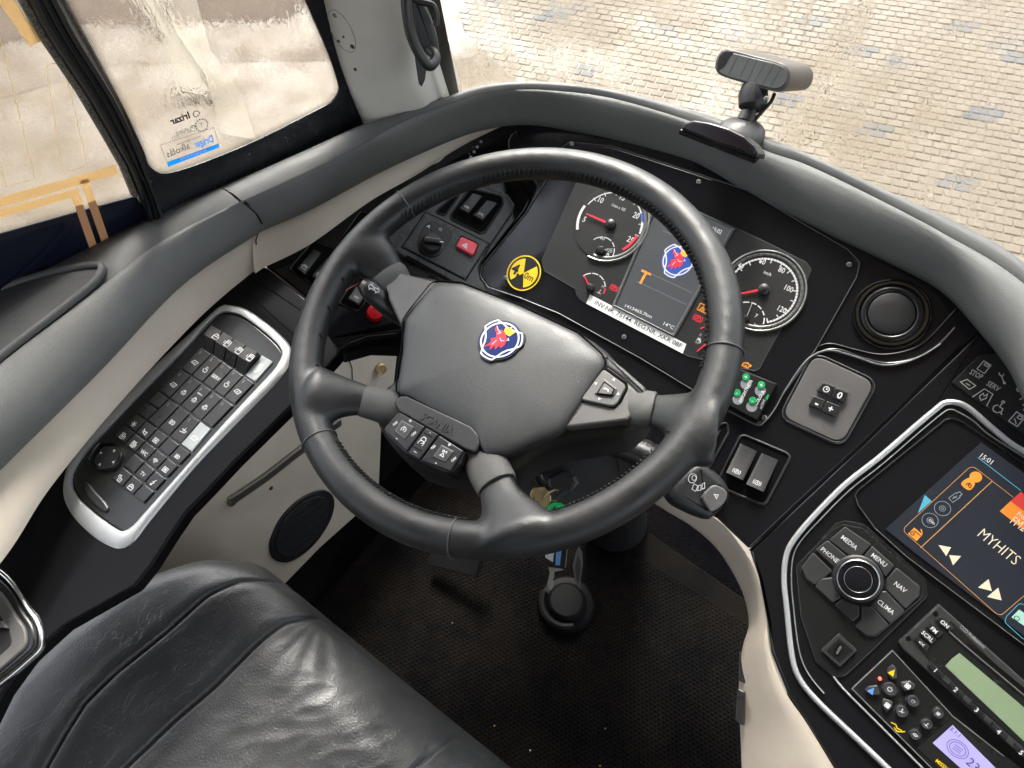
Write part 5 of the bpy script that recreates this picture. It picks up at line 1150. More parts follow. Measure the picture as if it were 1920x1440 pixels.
for p_, s_ in ((((1300, 358), (1450, 415), (1385, 545), (1225, 470)), 'clock'), (((1455, 418), (1605, 490), (1555, 620), (1393, 548)), '0'), (((1190, 520), (1340, 578), (1275, 705), (1125, 640)), '-'), (((1345, 582), (1510, 650), (1440, 785), (1280, 710)), '+')):
    o = slab('keypad_key', [zA(x, y) for x, y in p_], CP, .002, .0075, KEY, kpd, .002, .0012, 3); cc = (sum(zA(*q)[0] for q in p_) / 4, sum(zA(*q)[1] for q in p_) / 4)
    if s_ == 'clock': icon('clock', CP, cc, .0052, PRINT, o, .0078, .0010)
    else: ctext(s_, CP, cc, .0075 if s_ != '-' else .009, PRINT, o, .0078, 0, .025)
# two rocker switches right of the wheel
z6 = lambda x, y: (1220 + x * Z7, 450 + y * Z7)
rs = thing('rocker_switch_pair', 'two dark rocker switches in a recessed frame between wheel and radio', 'switches', CP.at(1415, 880, .002))
wo_ = [z6(x, y) for x, y in ((466, 996), (724, 1106), (588, 1365), (335, 1261))]
trim('frame_edge', [(1412 + (x - 1412) * 1.03, 878 + (y - 878) * 1.03) for x, y in wo_], CP, .0012, .0014, MATS['lip_silver'], rs, True, .0085, 0)
well(wo_, CP, .0002, rs, .008, SOFT)
DK = mat('graphite_rocker', (.05, .05, .052), .28)
rocker([z6(x, y) for x, y in ((460, 1045), (545, 1085), (475, 1235), (390, 1195))], CP, .001, DK, rs, 'abs', pos=.84, isz=.0058, hi=.009)
rocker([z6(x, y) for x, y in ((570, 1095), (655, 1130), (580, 1295), (492, 1255))], CP, .001, DK, rs, 'abs', pos=.84, isz=.0058, hi=.009)
w_ = [z6(x, y) for x, y in ((330, 960), (395, 935), (400, 990), (290, 1190), (230, 1160))]
well(w_, CP, .0002, dash, .004, SOFT); rocker([z6(x, y) for x, y in ((335, 990), (360, 975), (300, 1110), (260, 1100))], CP, .001, DK, dash, hi=.009)
trim('fascia_seam', [(1405, 1032), (1500, 942), (1600, 848), (1700, 752), (1800, 656), (1850, 610)], CP, .0016, .0004, HOLE, dash, False, base=.0002)
# beige lip along the lower right of the fascia
lo_ = [(1180, 880), (1256, 924), (1344, 971), (1399, 1033), (1424, 1088), (1439, 1168), (1446, 1225), (1475, 1298), (1512, 1352), (1575, 1455), (1640, 1560)]
li_ = [(1170, 905), (1238, 951), (1293, 984), (1340, 1024), (1373, 1072), (1395, 1119), (1404, 1170), (1392, 1215), (1385, 1290), (1388, 1370), (1392, 1460), (1400, 1560)]
def fz(x, y):
    p = CP.at(x, y) if (x < 1402) else MP.at(x, y); return p
OA = [V(p) for p in resample(catmull([tuple(fz(x, y) + V((0, 0, -.003))) for x, y in lo_], 6), 60)]
IB = [V(p) for p in resample(catmull([tuple(fz(x, y) + ray(x, y).normalized() * .035) for x, y in li_], 6), 60)]
g = G(); up = V((0, 0, 1)); g.grid([[a - up * .03 for a in OA], OA, [a.lerp(b, .08) + up * .004 for a, b in zip(OA, IB)], [a.lerp(b, .3) + up * .010 for a, b in zip(OA, IB)], [a.lerp(b, .6) + up * .008 for a, b in zip(OA, IB)], [a.lerp(b, .88) + up * .002 for a, b in zip(OA, IB)], IB, [b + (b - CAM).normalized() * .012 + V((.003, .002, 0)) for b in IB], [b + (b - CAM).normalized() * .22 + V((.05, .05, 0)) for b in IB]])
g.mk('beige_knee_trim', BEIGE, dash, smooth=60)
for q_ in ([(1386, 1222), (1400, 1230), (1399, 1282), (1385, 1276)], [(1383, 1290), (1397, 1298), (1393, 1362), (1379, 1350)]):
    kp_ = Pl(CAM + ray(1392, 1290) * 1.0 + (fz(1392, 1290) - CAM) - ray(1392, 1290) * 1.0 + ray(1392, 1290).normalized() * .028, -ray(1392, 1290).normalized() + V((-.15, 0, 0)))
    slab('knee_switch', q_, kp_, -.012, .003, KEY, dash, .002, .001)
# ================================================================== CENTRE STACK (turned towards the driver)
zA1 = lambda x, y: (1220 + x * Z7, 915 + y * Z7)
zB = lambda x, y: (1560 + x / 4.5, 1120 + y / 4.5)
zC = lambda x, y: (1600 + x / 6, 640 + y / 6)
zD = lambda x, y: (1640 + x * .14583, 820 + y * .14583)
def ZL(f, *p): return [f(x, y) for x, y in p]
ms_ = [(1405, 1032), (1500, 942), (1600, 848), (1700, 752), (1800, 656), (1850, 600), (1900, 690), (2000, 860), (2300, 1100), (2300, 1700), (1660, 1640), (1575, 1455), (1512, 1352), (1475, 1298), (1446, 1225), (1439, 1168), (1424, 1088)]
slab('centre_stack_fascia', ms_, MP, -.04, 0, GLOSS, dash, .004, .004, 3)
stp = [(2060, 915)] + ZL(zC, (1920, 1240), (1600, 1008), (1350, 790), (1230, 712), (1150, 688), (1080, 684), (1010, 700), (960, 738), (700, 955), (300, 1300)) + [(1585, 908), (1530, 963), (1490, 1010), (1474, 1043), (1470, 1090), (1475, 1141), (1484, 1225), (1497, 1269), (1530, 1312), (1603, 1382), (1690, 1465)]
trim('silver_strip', stp, MP, .0062, .0036, SATIN, dash, False, base=.0006, smoothn=4)
off_in = [(x + 8, y + 10) for x, y in stp]
trim('inner_gloss_line', [(2040, 930), (1867, 824), (1825, 790), (1795, 772), (1782, 768), (1768, 774), (1722, 812), (1655, 870), (1592, 920), (1540, 972), (1502, 1014), (1487, 1045), (1484, 1090), (1488, 1140), (1498, 1218), (1515, 1262), (1545, 1300)], MP, .0016, .0022, MATS['lip_silver'], dash, False, base=.0002, smoothn=4)
trim('silver_strip', [(1563, 1268), (1580, 1290), (1640, 1350), (1760, 1470)], MP, .0024, .0026, SATIN, dash, False, base=.0004, smoothn=4)
# indicator strip with printed symbols
ip = thing('warning_light_strip', 'matte black warning light strip with grey symbols, STOP and SERV at the right edge', 'indicator panel', MP.at(1850, 730, .002))
slab('strip_face', ZL(zC, (1420, 155), (1105, 462), (1900, 1030), (2300, 1310), (2600, 700), (1900, 100)), MP, -.001, .0022, BLACKP, ip, .001, .0006)
rC = wrot(MP, zC(1345, 390), zC(1620, 560))
for ic, x, y, s_ in (('card', 1470, 290, .0062), ('spanner', 1672, 412, .0062), ('tap', 1850, 560, .0085), ('roof', 1285, 485, .0078), ('fire', 1460, 620, .0085), ('wheelchair', 1640, 745, .0080), ('cardw', 1840, 875, .0070), ('tap', 1925, 780, .0060)):
    icon(ic, MP, zC(x, y), s_ * 1.1, PRINTG, ip, .0026, .0009, rot=rC + (28 if ic == 'spanner' else 0))
text('STOP', MP, zC(1302, 362), zC(1432, 432), PRINTG, ip, .0026, bold=.01, squash=.0082); text('SERV', MP, zC(1492, 490), zC(1628, 568), PRINTG, ip, .0026, bold=.01, squash=.0082)
# screen recess and screen
scn = thing('infotainment_screen', 'recessed infotainment screen showing MYHITS and orange icons', 'screen', MP.at(1780, 1000))
rp_ = [(1772, 787), (1783, 785), (1800, 790), (2060, 965), (2200, 1200), (2050, 1340), (1925, 1215), (1700, 1046), (1640, 992), (1608, 945), (1602, 932), (1608, 920)]
slab('recess', rp_, MP, -.01, .0006, GLOSS, scn, .004, .0003)
trim('recess_rim', rp_, MP, .0022, .0030, SATBLK, scn, True, .004, 0)
trim('recess_edge', [(2060, 1320), (1925, 1213), (1700, 1044), (1640, 990), (1608, 946), (1604, 930)], MP, .0010, .0034, MATS['lip_silver'], scn, False, .003, .0005)
SCRM = mat('screen_glass', (.010, .011, .015), .18, coat=.4, emit=(.16, .19, .25), es=.03)
sp4 = [(1840, 829), (1660, 992), (1712, 1034), (1925, 1196), (2060, 1300), (2250, 1130)]
slab('screen_face', sp4, MP, .0, .0022, SCRM, scn, .0008, .0003); SH_ = .0025
def sline(px, m, w_=.0006, r=0, cl=False, h=SH_, nm='screen_line'):
    p = [MP.loc(x, y, h) for x, y in px]
    if r: p = fillet(p, r, 5, closed=cl)
    return strokes(nm, [(p, cl)], MP, h, w_, m, scn)
rS = wrot(MP, zD(1340, 245), zD(1870, 680))
text('15:01', MP, zD(1345, 255), zD(1490, 350), E_WHITE, scn, SH_, squash=.0078, bold=0)
sline(ZL(zD, (1325, 258), (1880, 685)), E_CYAN, .0007)
sline(ZL(zD, (1780, 770), (1250, 358), (350, 1190)) + ZL(zA1, (1795, 662), (1960, 520)), E_OLINE, .0006, .006)
sline(ZL(zD, (1515, 560), (590, 1420)), E_OLINE, .0009)
flat_l('screen_triangle', [[MP.loc(*q, SH_) for q in ZL(zD, (645, 740), (735, 820), (555, 975))]], MP, SH_, E_CYAN, scn)
# driver symbol, memory stick, discs, radio
icon('usb', MP, zD(1045, 760), .0072, E_LINE, scn, SH_, .0007, rot=wrot(MP, zD(975, 800), zD(1110, 700)))
for (x, y), rr in (((872, 915), .0076), ((712, 1068), .0076)):
    a = MP.loc(*zD(x, y), SH_); strokes('disc_symbol', [([(a[0] + rr * cos(R_(t)), a[1] + rr * sin(R_(t))) for t in range(0, 360, 10)], True), ([(a[0] + rr * .38 * cos(R_(t)), a[1] + rr * .38 * sin(R_(t))) for t in range(0, 360, 20)], True), ([(a[0] + rr * .15 * cos(R_(t)), a[1] + rr * .15 * sin(R_(t))) for t in range(0, 360, 30)], True)], MP, SH_, .0006, E_LINE, scn)
ctext('DVD', MP, zD(738, 1090), .0022, E_WHITE, scn, SH_ + .0002, rS, .01)
a = MP.loc(*zD(1300, 510), SH_); flat_l('person_symbol', [[(a[0] + .0058 * cos(R_(t)), a[1] + .0058 * sin(R_(t))) for t in range(0, 360, 20)], [MP.loc(*q, SH_) for q in catmull(ZL(zD, (1225, 520), (1245, 560), (1290, 585), (1270, 640), (1220, 680), (1160, 655), (1112, 600), (1150, 550)), 3, True)]], MP, SH_, E_ORANGE, scn)
icon('cruise', MP, zD(1210, 618), .0036, BLACKP, scn, SH_ + .0003, .0009, rot=rS)
flat_l('radio_symbol', [[MP.loc(*q, SH_) for q in ZL(zD, (510, 1160), (615, 1250), (540, 1335), (428, 1240))]], MP, SH_, E_ORANGE, scn)
strokes('radio_details', [L_(*[MP.loc(*q, SH_) for q in ZL(zD, (505, 1195), (590, 1265))]), ([(lambda c: (c[0] + .0018 * cos(R_(t)), c[1] + .0018 * sin(R_(t))))(MP.loc(*zD(485, 1235), SH_)) for t in range(0, 360, 30)], True)], MP, SH_ + .0002, .0010, BLACKP, scn)
strokes('radio_aerial', [L_(*[MP.loc(*q, SH_) for q in ZL(zD, (595, 1180), (612, 1240))])], MP, SH_ + .0002, .0010, E_ORANGE, scn)
# cover picture: a warm coloured tile
E_TILE1, E_TILE2 = em('lit_tile_orange', (.85, .26, .03), .5), em('lit_tile_red', (.65, .05, .04), .5)
flat_l('cover_tile', [[MP.loc(*q, SH_) for q in ZL(zD, (1608, 950), (1745, 820), (2320, 1250), (2180, 1400))]], MP, SH_, E_TILE1, scn)
flat_l('cover_tile', [[MP.loc(*q, SH_ + .0001) for q in ZL(zD, (1745, 820), (1880, 700), (2450, 1130), (2320, 1250))]], MP, SH_ + .0001, E_TILE2, scn)
text('Front', MP, zD(1822, 995), zD(1960, 1095), E_WHITE, scn, SH_ + .0003, squash=.0070); text('FM2', MP, zD(1735, 1095), zD(1905, 1215), E_CREAM, scn, SH_ + .0004, squash=.0125)
text('MYHITS', MP, zA1(1678, 245), zA1(1870, 398), E_CREAM, scn, SH_, squash=.0155, bold=-.008)
for pts in (((1480, 293), (1545, 305), (1520, 350)), ((1535, 345), (1597, 350), (1555, 398)), ((1738, 468), (1755, 530), (1683, 512)), ((1788, 512), (1805, 578), (1730, 560))):
    flat_l('skip_arrow', [[MP.loc(*q, SH_) for q in ZL(zA1, *pts)]], MP, SH_, E_CREAM, scn)
sline(ZL(zA1, (2000, 760), (1920, 780), (1820, 690), (1830, 660), (1900, 590), (1990, 640)), E_CYAN, .0006, .004)
flat_l('mint_symbol', [[MP.loc(*q, SH_) for q in ZL(zA1, (1895, 625), (1990, 690), (1945, 725), (1855, 665))]], MP, SH_, E_MINT, scn)
strokes('mint_details', [([(lambda c: (c[0] + .0022 * cos(R_(t)), c[1] + .0022 * sin(R_(t))))(MP.loc(*zA1(1883, 670), SH_)) for t in range(0, 360, 30)], True)], MP, SH_ + .0003, .0007, BLACKP, scn)
# control pad with rotary knob
cpd = thing('rotary_control_pad', 'black control pad with rotary knob ringed by MEDIA, PHONE, MENU, NAV and CLIMA keys', 'control pad', MP.at(1609, 1085))
slab('pad_plate', ZL(zA1, (1000, 165), (1100, 185), (1420, 470), (1425, 560), (1150, 830), (1000, 970), (940, 975), (850, 900), (770, 660), (745, 400), (850, 290), (950, 180)), MP, -.001, .002, SATBLK, cpd, .008, .001)
slab('pad_rim', ZL(zA1, (990, 185), (1090, 205), (1405, 480), (1405, 560), (1160, 765), (1100, 765), (840, 520), (765, 430), (770, 380), (930, 215)), MP, 0, .003, SATBLK, cpd, .006, .001)
rM = wrot(MP, zA1(985, 255), zA1(1055, 310))
keys = [('MEDIA', [(1000, 198), (1135, 290), (1085, 345), (1030, 358), (918, 268)], (1022, 280)), ('PHONE', [(910, 268), (1012, 352), (950, 415), (845, 318)], (922, 345)), ('', [(835, 330), (935, 428), (845, 500), (800, 470), (775, 410)], None),
        ('', [(845, 510), (870, 468), (935, 460), (978, 565), (935, 590)], None), ('', [(945, 600), (985, 570), (1072, 605), (1072, 660), (1038, 690)], None), ('', [(1085, 675), (1085, 605), (1140, 610), (1225, 705), (1150, 760), (1105, 758), (1050, 712)], None),
        ('CLIMA', [(1190, 530), (1212, 532), (1308, 632), (1232, 698), (1130, 605)], (1210, 612)), ('NAV', [(1265, 410), (1385, 505), (1382, 555), (1310, 625), (1208, 522), (1212, 470)], (1285, 510)), ('MENU', [(1140, 298), (1253, 398), (1205, 462), (1172, 400), (1095, 352)], (1175, 370))]
for s_, p_, c_ in keys:
    o = slab('pad_key', ZL(zA1, *p_), MP, .002, .0052, DARKCAR, cpd, .0022, .0012, 3)
    if s_: ctext(s_, MP, zA1(*c_), .0048, PRINT, o, .0055, rM, .006, wide=.95); o['label'] = 'pad key printed ' + s_
kc = MP.loc(*zA1(1065, 468), .010); KR = pxm(MP, zA1(1068, 475), 48)
g = G(); g.lathe(MP.W(*kc, 0), MP.n, [(KR, .003), (KR * .99, .006), (KR * .93, .0075), (KR * .88, .0078), (KR * .86, .014), (KR * .82, .0165)], 56, cap1=False); g.mk('knob_body', HARD, cpd, smooth=35)
g = G(); g.lathe(MP.W(*kc, 0), MP.n, [(KR * .85, .0145), (KR * .84, .0168), (KR * .80, .0175), (KR * .77, .0168), (KR * .76, .015)], 56, cap0=False, cap1=False); g.mk('knob_silver_ring', CHROME, cpd, smooth=60)
g = G(); g.lathe(MP.W(*kc, 0), MP.n, [(KR * .78, .0155), (KR * .6, .0162), (KR * .56, .0150), (KR * .52, .0150), (KR * .50, .0164), (KR * .2, .0172), (.0003, .0174)], 56, cap0=False); g.mk('knob_cap', GLOSS, cpd, smooth=35)
ring('knob_thin_ring', kc, MP, KR * .535, .0007, .0004, CHROME, cpd, base=.0160, n=50)
usb = thing('usb_socket', 'square black usb socket below the rotary knob', 'socket', MP.at(*zA1(970, 835)))
slab('socket_frame', ZL(zA1, (968, 748), (1062, 835), (972, 922), (875, 835)), MP, .001, .0052, DARKCAR, usb, .0015, .0010)
slab('socket_face', ZL(zA1, (970, 775), (1045, 838), (972, 895), (905, 835)), MP, .004, .0060, SATBLK, usb, .0006, .0004)
slab('socket_port', ZL(zA1, (968, 795), (990, 815), (965, 868), (942, 850)), MP, .004, .0064, HOLE, usb, 0, .0001); slab('socket_tongue', ZL(zA1, (974, 810), (984, 818), (962, 858), (952, 850)), MP, .004, .0067, GREYP, usb, 0, .0001)
# car radio
rad = thing('car_radio', 'grey car radio with green blank display and preset keys one to five', 'radio', MP.at(1800, 1220))
slab('radio_body', ZL(zB, (905, 58), (560, 380), (600, 440), (1540, 1290), (2100, 1770), (2500, 1500), (1620, 700)), MP, -.001, .0075, DARKCAR, rad, .002, .0015, 3)
slab('radio_panel', ZL(zB, (1010, 200), (720, 330), (790, 490), (860, 600), (1560, 1210), (2100, 1680), (2420, 1400), (1620, 790)), MP, .002, .0082, SATBLK, rad, .001, .0008)
for x, y in ((875, 138), (645, 348)): disc('screw_hole', MP.loc(*zB(x, y), .0078), MP, .0026, .006, .0078, HOLE, rad, .0001, 14)
rB = wrot(MP, zB(930, 205), zB(970, 240))
for s_, p_ in (('ON', [(920, 160), (1030, 262), (985, 285), (870, 195)]), ('FM', [(830, 210), (940, 300), (890, 345), (790, 250)]), ('SCRL', [(775, 265), (885, 355), (835, 400), (735, 300)]), ('<<', [(720, 325), (825, 412), (790, 468), (688, 355)])):
    o = slab('radio_key', ZL(zB, *p_), MP, .004, .0098, KEY, rad, .0008, .0008); ctext(s_, MP, (sum(zB(*q)[0] for q in p_) / 4, sum(zB(*q)[1] for q in p_) / 4), .0040, PRINT, o, .0100, rB, .02)
text('CCD Professional', MP, zB(1075, 255), zB(1278, 432), PRINTG, rad, .0080, squash=.0050)
slab('disc_slot', ZL(zB, (1130, 390), (1165, 385), (2100, 1160), (2080, 1195), (1160, 440)), MP, .006, .0086, HOLE, rad, .001, .0001)
trim('slot_lip', ZL(zB, (985, 290), (1100, 395), (1620, 830), (2100, 1240)), MP, .0026, .0016, GUN, rad, False, base=.0080)
LCD = mat('green_lcd', (.23, .30, .185), .3); bump(LCD, noise(LCD, 400, 2), .05, .0003)
slab('display', ZL(zB, (1075, 470), (1010, 520), (955, 580), (1620, 1215), (2000, 1540), (2150, 1400), (1620, 930)), MP, .004, .0086, LCD, rad, .001, .0002)
for i, (s_, x, y) in enumerate((('1', 875, 615), ('2', 1045, 780), ('3', 1222, 950), ('4', 1408, 1133), ('5', 1598, 1310))):
    dx, dy = x - 875, y - 615; q_ = [(830 + dx, 537 + dy), (945 + dx, 648 + dy), (925 + dx, 690 + dy), (805 + dx, 575 + dy)]
    o = slab('preset_key', ZL(zB, *q_), MP, .004, .0098, KEY, rad, .0006, .0008); ctext(s_, MP, zB(x, y), .0046, PRINT, o, .0100, rB, .02)
    q2 = [(952 + dx, 655 + dy), (1010 + dx, 708 + dy), (985 + dx, 745 + dy), (928 + dx, 692 + dy)]; slab('preset_spacer', ZL(zB, *q2), MP, .004, .0090, DARKCAR, rad, .0005, .0005)
# climate control panel
cp_ = thing('climate_control_panel', 'black climate control panel with round and petal shaped buttons and violet display', 'climate panel', MP.at(1690, 1300))
slab('panel_body', ZL(zB, (510, 450), (165, 770), (160, 790), (850, 1470), (1500, 2000), (1950, 1700), (1450, 1330), (1020, 1005)), MP, -.001, .004, SATBLK, cp_, .0012, .001)
trim('panel_edge', ZL(zB, (1450, 1340), (1020, 1005), (510, 450), (170, 770), (850, 1450)), MP, .0010, .0012, MATS['lip_silver'], cp_, False, base=.0032)
BT = mat('dark_rubber_button', (.04, .04, .042), .35)
def rbtn(x, y, r, ic, m=PRINTG, isz=.55):
    c = MP.loc(*zB(x, y), .007); rr = pxm(MP, zB(x, y), r / 4.5)
    g = G(); g.lathe(MP.W(*c, 0), MP.n, [(rr * 1.25, .0035), (rr * 1.22, .0046), (rr * 1.08, .0050), (rr * 1.02, .0044)], 28, cap1=False); g.mk('button_collar', SATBLK, cp_, smooth=50)
    g = G(); g.lathe(MP.W(*c, 0), MP.n, [(rr, .004), (rr, .0072), (rr * .88, .0086), (rr * .80, .0084), (.0003, .0078)], 28); o = g.mk('round_button', BT, cp_, smooth=30)
    if ic: icon(ic, MP, c, rr * isz, m, o, .0090, rr * .11, rot=rB, local=True)
for a in ((487, 772, 58, 'power', PRINT), (682, 875, 50, 'recirc'), (586, 962, 50, 'slashseat', PRINT), (893, 978, 44, 'fan', PRINT), (797, 1070, 44, 'temp', PRINT), (700, 1158, 44, 'engine', PRINT)): rbtn(*a)
for p_, ic, col in (([(515, 565), (545, 610), (548, 690), (500, 695), (468, 650), (472, 600)], 'up', YEL), ([(275, 780), (310, 752), (385, 742), (405, 825), (340, 828), (290, 805)], 'up', mat('blue_print', (.12, .30, .75), .4)), ([(580, 715), (660, 708), (705, 740), (690, 780), (610, 795), (585, 760)], 'fan', PRINT), ([(425, 850), (515, 880), (510, 930), (460, 975), (425, 920)], 'fan', PRINT)):
    o = slab('petal_button', ZL(zB, *p_), MP, .003, .0078, BT, cp_, .002, .0014, 3); c = MP.loc(sum(zB(*q)[0] for q in p_) / len(p_), sum(zB(*q)[1] for q in p_) / len(p_), .008)
    if ic == 'up': flat_l('symbol', [[(c[0] - .0032, c[1] - .003), (c[0] + .0032, c[1] - .003), (c[0], c[1] + .0045)]], MP, .0081, col, o)
    else: icon('fan', MP, c, .0036, col, o, .0081, .0011, local=True)
g = G(); c = MP.loc(*zB(405, 688), .006); g.lathe(MP.W(*c, 0), MP.n, [(.0018, .003), (.0018, .0055), (.0008, .0066)], 12); g.mk('red_lamp', em('lit_red_lamp', (1, .06, .03), 1.4), cp_)
icon('airflow', MP, zB(550, 1095), .0085, YEL, cp_, .0044, .0012, rot=rB)
slab('display_surround', ZL(zB, (1010, 1030), (720, 1275), (1100, 1620), (1400, 1370)), MP, .003, .0048, BLACKP, cp_, 0, .0001)
VIO = mat('violet_lcd', (.28, .25, .5), .3, emit=(.42, .38, .85), es=.12)
o = slab('climate_display', ZL(zB, (1018, 1078), (850, 1230), (1150, 1500), (1380, 1440)), MP, .004, .0052, VIO, cp_, 0, .0001)
VP = mat('violet_print', (.04, .03, .10), .5); ctext('3.1.1', MP, zB(1040, 1135), .0042, VP, o, .0055, rB); ctext('23', MP, zB(1190, 1410), .0085, VP, o, .0055, rB)
c = MP.loc(*zB(1060, 1280), .0055); strokes('display_pattern', [([(c[0] + r * cos(R_(t)), c[1] + r * .8 * sin(R_(t))) for t in range(0, 360, 15)], True) for r in (.010, .0075)] + [L_((c[0] - .004, c[1] + k * .0022), (c[0] + .004, c[1] + k * .0022)) for k in (-1, 0, 1)], MP, .0055, .0005, VP, o)
text('MISSION', MP, zB(870, 1385), zB(1010, 1500), YEL, cp_, .0052, squash=.0052, bold=.02)
# ================================================================== STEERING WHEEL
WH = Pl((0, 0, .75), (-.054, -.1975, .979)); WR = .217
sw = thing('steering_wheel', 'large four spoke steering wheel wrapped in worn black leather', 'steering wheel', (0, 0, .75))
def wp(x, y, h): return WH.W(*WH.loc(x, y, h), h)
g = G()
ringpts = [WH.W(WR * cos(2 * pi * k / 120), WR * sin(2 * pi * k / 120), 0) for k in range(120)]
g.tube(ringpts, .0178, 20, closed=True)
def spoke(px, n=20, gg=None, fl=.62):
    P = catmull([tuple(wp(x, y, h)) + (r,) for x, y, h, r in px], 6); (gg or g).tube([p[:3] for p in P], [p[3] for p in P], n, flat=fl, upv=WH.n)
spoke([(760, 560, -.034, .016), (738, 532, -.024, .020), (720, 508, -.015, .023), (700, 484, -.008, .029), (675, 468, -.003, .033), (655, 462, -.001, .026)], fl=.6)
spoke([(795, 795, -.036, .014), (735, 766, -.025, .0165), (700, 755, -.016, .0165), (668, 748, -.009, .019), (635, 745, -.004, .025), (600, 745, 0, .034), (585, 745, 0, .030)])
spoke([(888, 835, -.036, .015), (908, 868, -.025, .018), (928, 905, -.015, .0185), (942, 940, -.008, .022), (955, 975, -.003, .033), (965, 1008, 0, .046), (968, 1020, 0, .040)], fl=.5)
spoke([(1140, 750, -.036, .014), (1190, 764, -.024, .0165), (1230, 770, -.015, .0175), (1268, 778, -.008, .024), (1300, 790, -.003, .036), (1335, 800, 0, .040), (1345, 802, 0, .034)], fl=.5)
rim = g.mk('rim', LEATHER, sw, smooth=180)
m_ = rim.modifiers.new('remesh', 'REMESH'); m_.mode = 'VOXEL'; m_.voxel_size = .0024; m_.use_smooth_shade = True
m_ = rim.modifiers.new('smooth', 'SMOOTH'); m_.factor = .6; m_.iterations = 16
# leather seams across the rim and stitches along its inner side
def rim_seam(x, y):
    a, b = WH.loc(x, y, 0); t = math.atan2(b, a); rd_ = V((cos(t), sin(t))); c = (WR * rd_.x, WR * rd_.y)
    pts = [WH.W(c[0] + rd_.x * .0179 * cos(q), c[1] + rd_.y * .0179 * cos(q), .0179 * sin(q)) for q in [2 * pi * k / 30 for k in range(30)]]
    g = G(); g.tube(pts, .0009, 6, closed=True); o = g.mk('leather_seam', mat('seam_grey', (.07, .07, .07), .5) if 'seam_grey' not in MATS else MATS['seam_grey'], sw)
for x, y in ((766, 390), (592, 832), (850, 1020), (1362, 660)): rim_seam(x, y)
g = G()
def ang(x, y): a, b = WH.loc(x, y, 0); return math.degrees(math.atan2(b, a))
def stitch_arc(a0, a1, n):
    for k in range(n):
        t = R_(a0 + (a1 - a0) * k / (n - 1)); q0, q1 = R_(150), R_(172); r0, r1 = .0186, .0186
        p0 = WH.W((WR + r0 * cos(q0)) * cos(t), (WR + r0 * cos(q0)) * sin(t), r0 * sin(q0)); t2 = t + .012
        p1 = WH.W((WR + r1 * cos(q1)) * cos(t2), (WR + r1 * cos(q1)) * sin(t2), r1 * sin(q1)); g.tube([p0, (p0 + p1) / 2 + (p0 - WH.W(WR * cos(t), WR * sin(t), 0)).normalized() * .0007, p1], .0009, 5)
a1_, a2_, a3_, a4_ = ang(760, 410), ang(1330, 690), ang(620, 845), ang(870, 1000)
stitch_arc(a2_, a1_, 92); stitch_arc(a3_, a4_ if a4_ > a3_ else a4_ + 360, 34); stitch_arc(ang(1030, 985), ang(1255, 880), 26)
stitch_arc(ang(655, 530), ang(600, 690) if ang(600, 690) > 0 else ang(600, 690) + 360, 20)
o = g.mk('stitching', RUBBER, sw); o['kind'] = 'stuff'
g = G(); g.tube([wp(x, y, -.012) for x, y in ((630, 560), (650, 543), (676, 529))], .0009, 5); g.mk('red_thread', RED, sw)
# hub underside and spoke plates
hub = [(722, 523), (735, 508), (790, 512), (830, 520), (880, 528), (974, 565), (1083, 616), (1140, 655), (1178, 700), (1212, 730), (1212, 770), (1190, 795), (1160, 812), (1054, 830), (1000, 850), (960, 880), (905, 898), (850, 890), (770, 870), (715, 812), (700, 770), (715, 725), (745, 700), (750, 640), (745, 600)]
slab('hub_back', hub, WH, -.075, -.022, HARD, sw, 0, .012, 4, smoothn=2)
PLT = -.0135
slab('upper_left_trim', [(722, 523), (728, 512), (740, 508), (812, 526), (822, 530), (800, 556), (770, 585), (752, 612), (742, 590), (728, 560)], WH, -.04, PLT + .001, GREYP, sw, .004, .003, 3)
trim('bright_edge', [(724, 528), (730, 550), (741, 574), (749, 598)], WH, .0022, .0012, GUN, sw, False, base=PLT - .0005, smoothn=4)
slab('right_trim', [(1136, 684), (1175, 712), (1200, 738), (1202, 755), (1190, 775), (1178, 788), (1054, 803)], WH, -.04, PLT, GREYP, sw, .004, .003, 3)
slab('right_upper_trim', [(1131, 660), (1170, 690), (1210, 725), (1214, 742), (1200, 740), (1172, 712), (1136, 686)], WH, -.04, PLT + .001, AIRBAG, sw, .003, .003, 3)
# worn grey collars where the spokes meet the hub
def collar(px, fl=.64):
    gg = G(); spoke(px, 24, gg, fl); gg.mk('spoke_collar', WORN, sw, smooth=60)
collar([(770, 784, -.030, .016), (745, 771, -.0255, .0185), (722, 762, -.0205, .0188), (700, 756, -.016, .0180), (684, 752, -.0125, .0175), (680, 751, -.012, .0165)])
collar([(896, 848, -.029, .018), (908, 866, -.025, .0205), (918, 884, -.020, .0210), (927, 901, -.0155, .0205), (932, 911, -.0135, .0200), (933, 913, -.013, .019)])
collar([(752, 556, -.033, .018), (742, 541, -.028, .0215), (732, 527, -.0225, .0235), (726, 518, -.0190, .0235), (724, 515, -.0185, .0225)])
collar([(1170, 758, -.028, .016), (1188, 763, -.0245, .0185), (1205, 766, -.0205, .0190), (1220, 769, -.0165, .0190), (1226, 770, -.016, .018)])
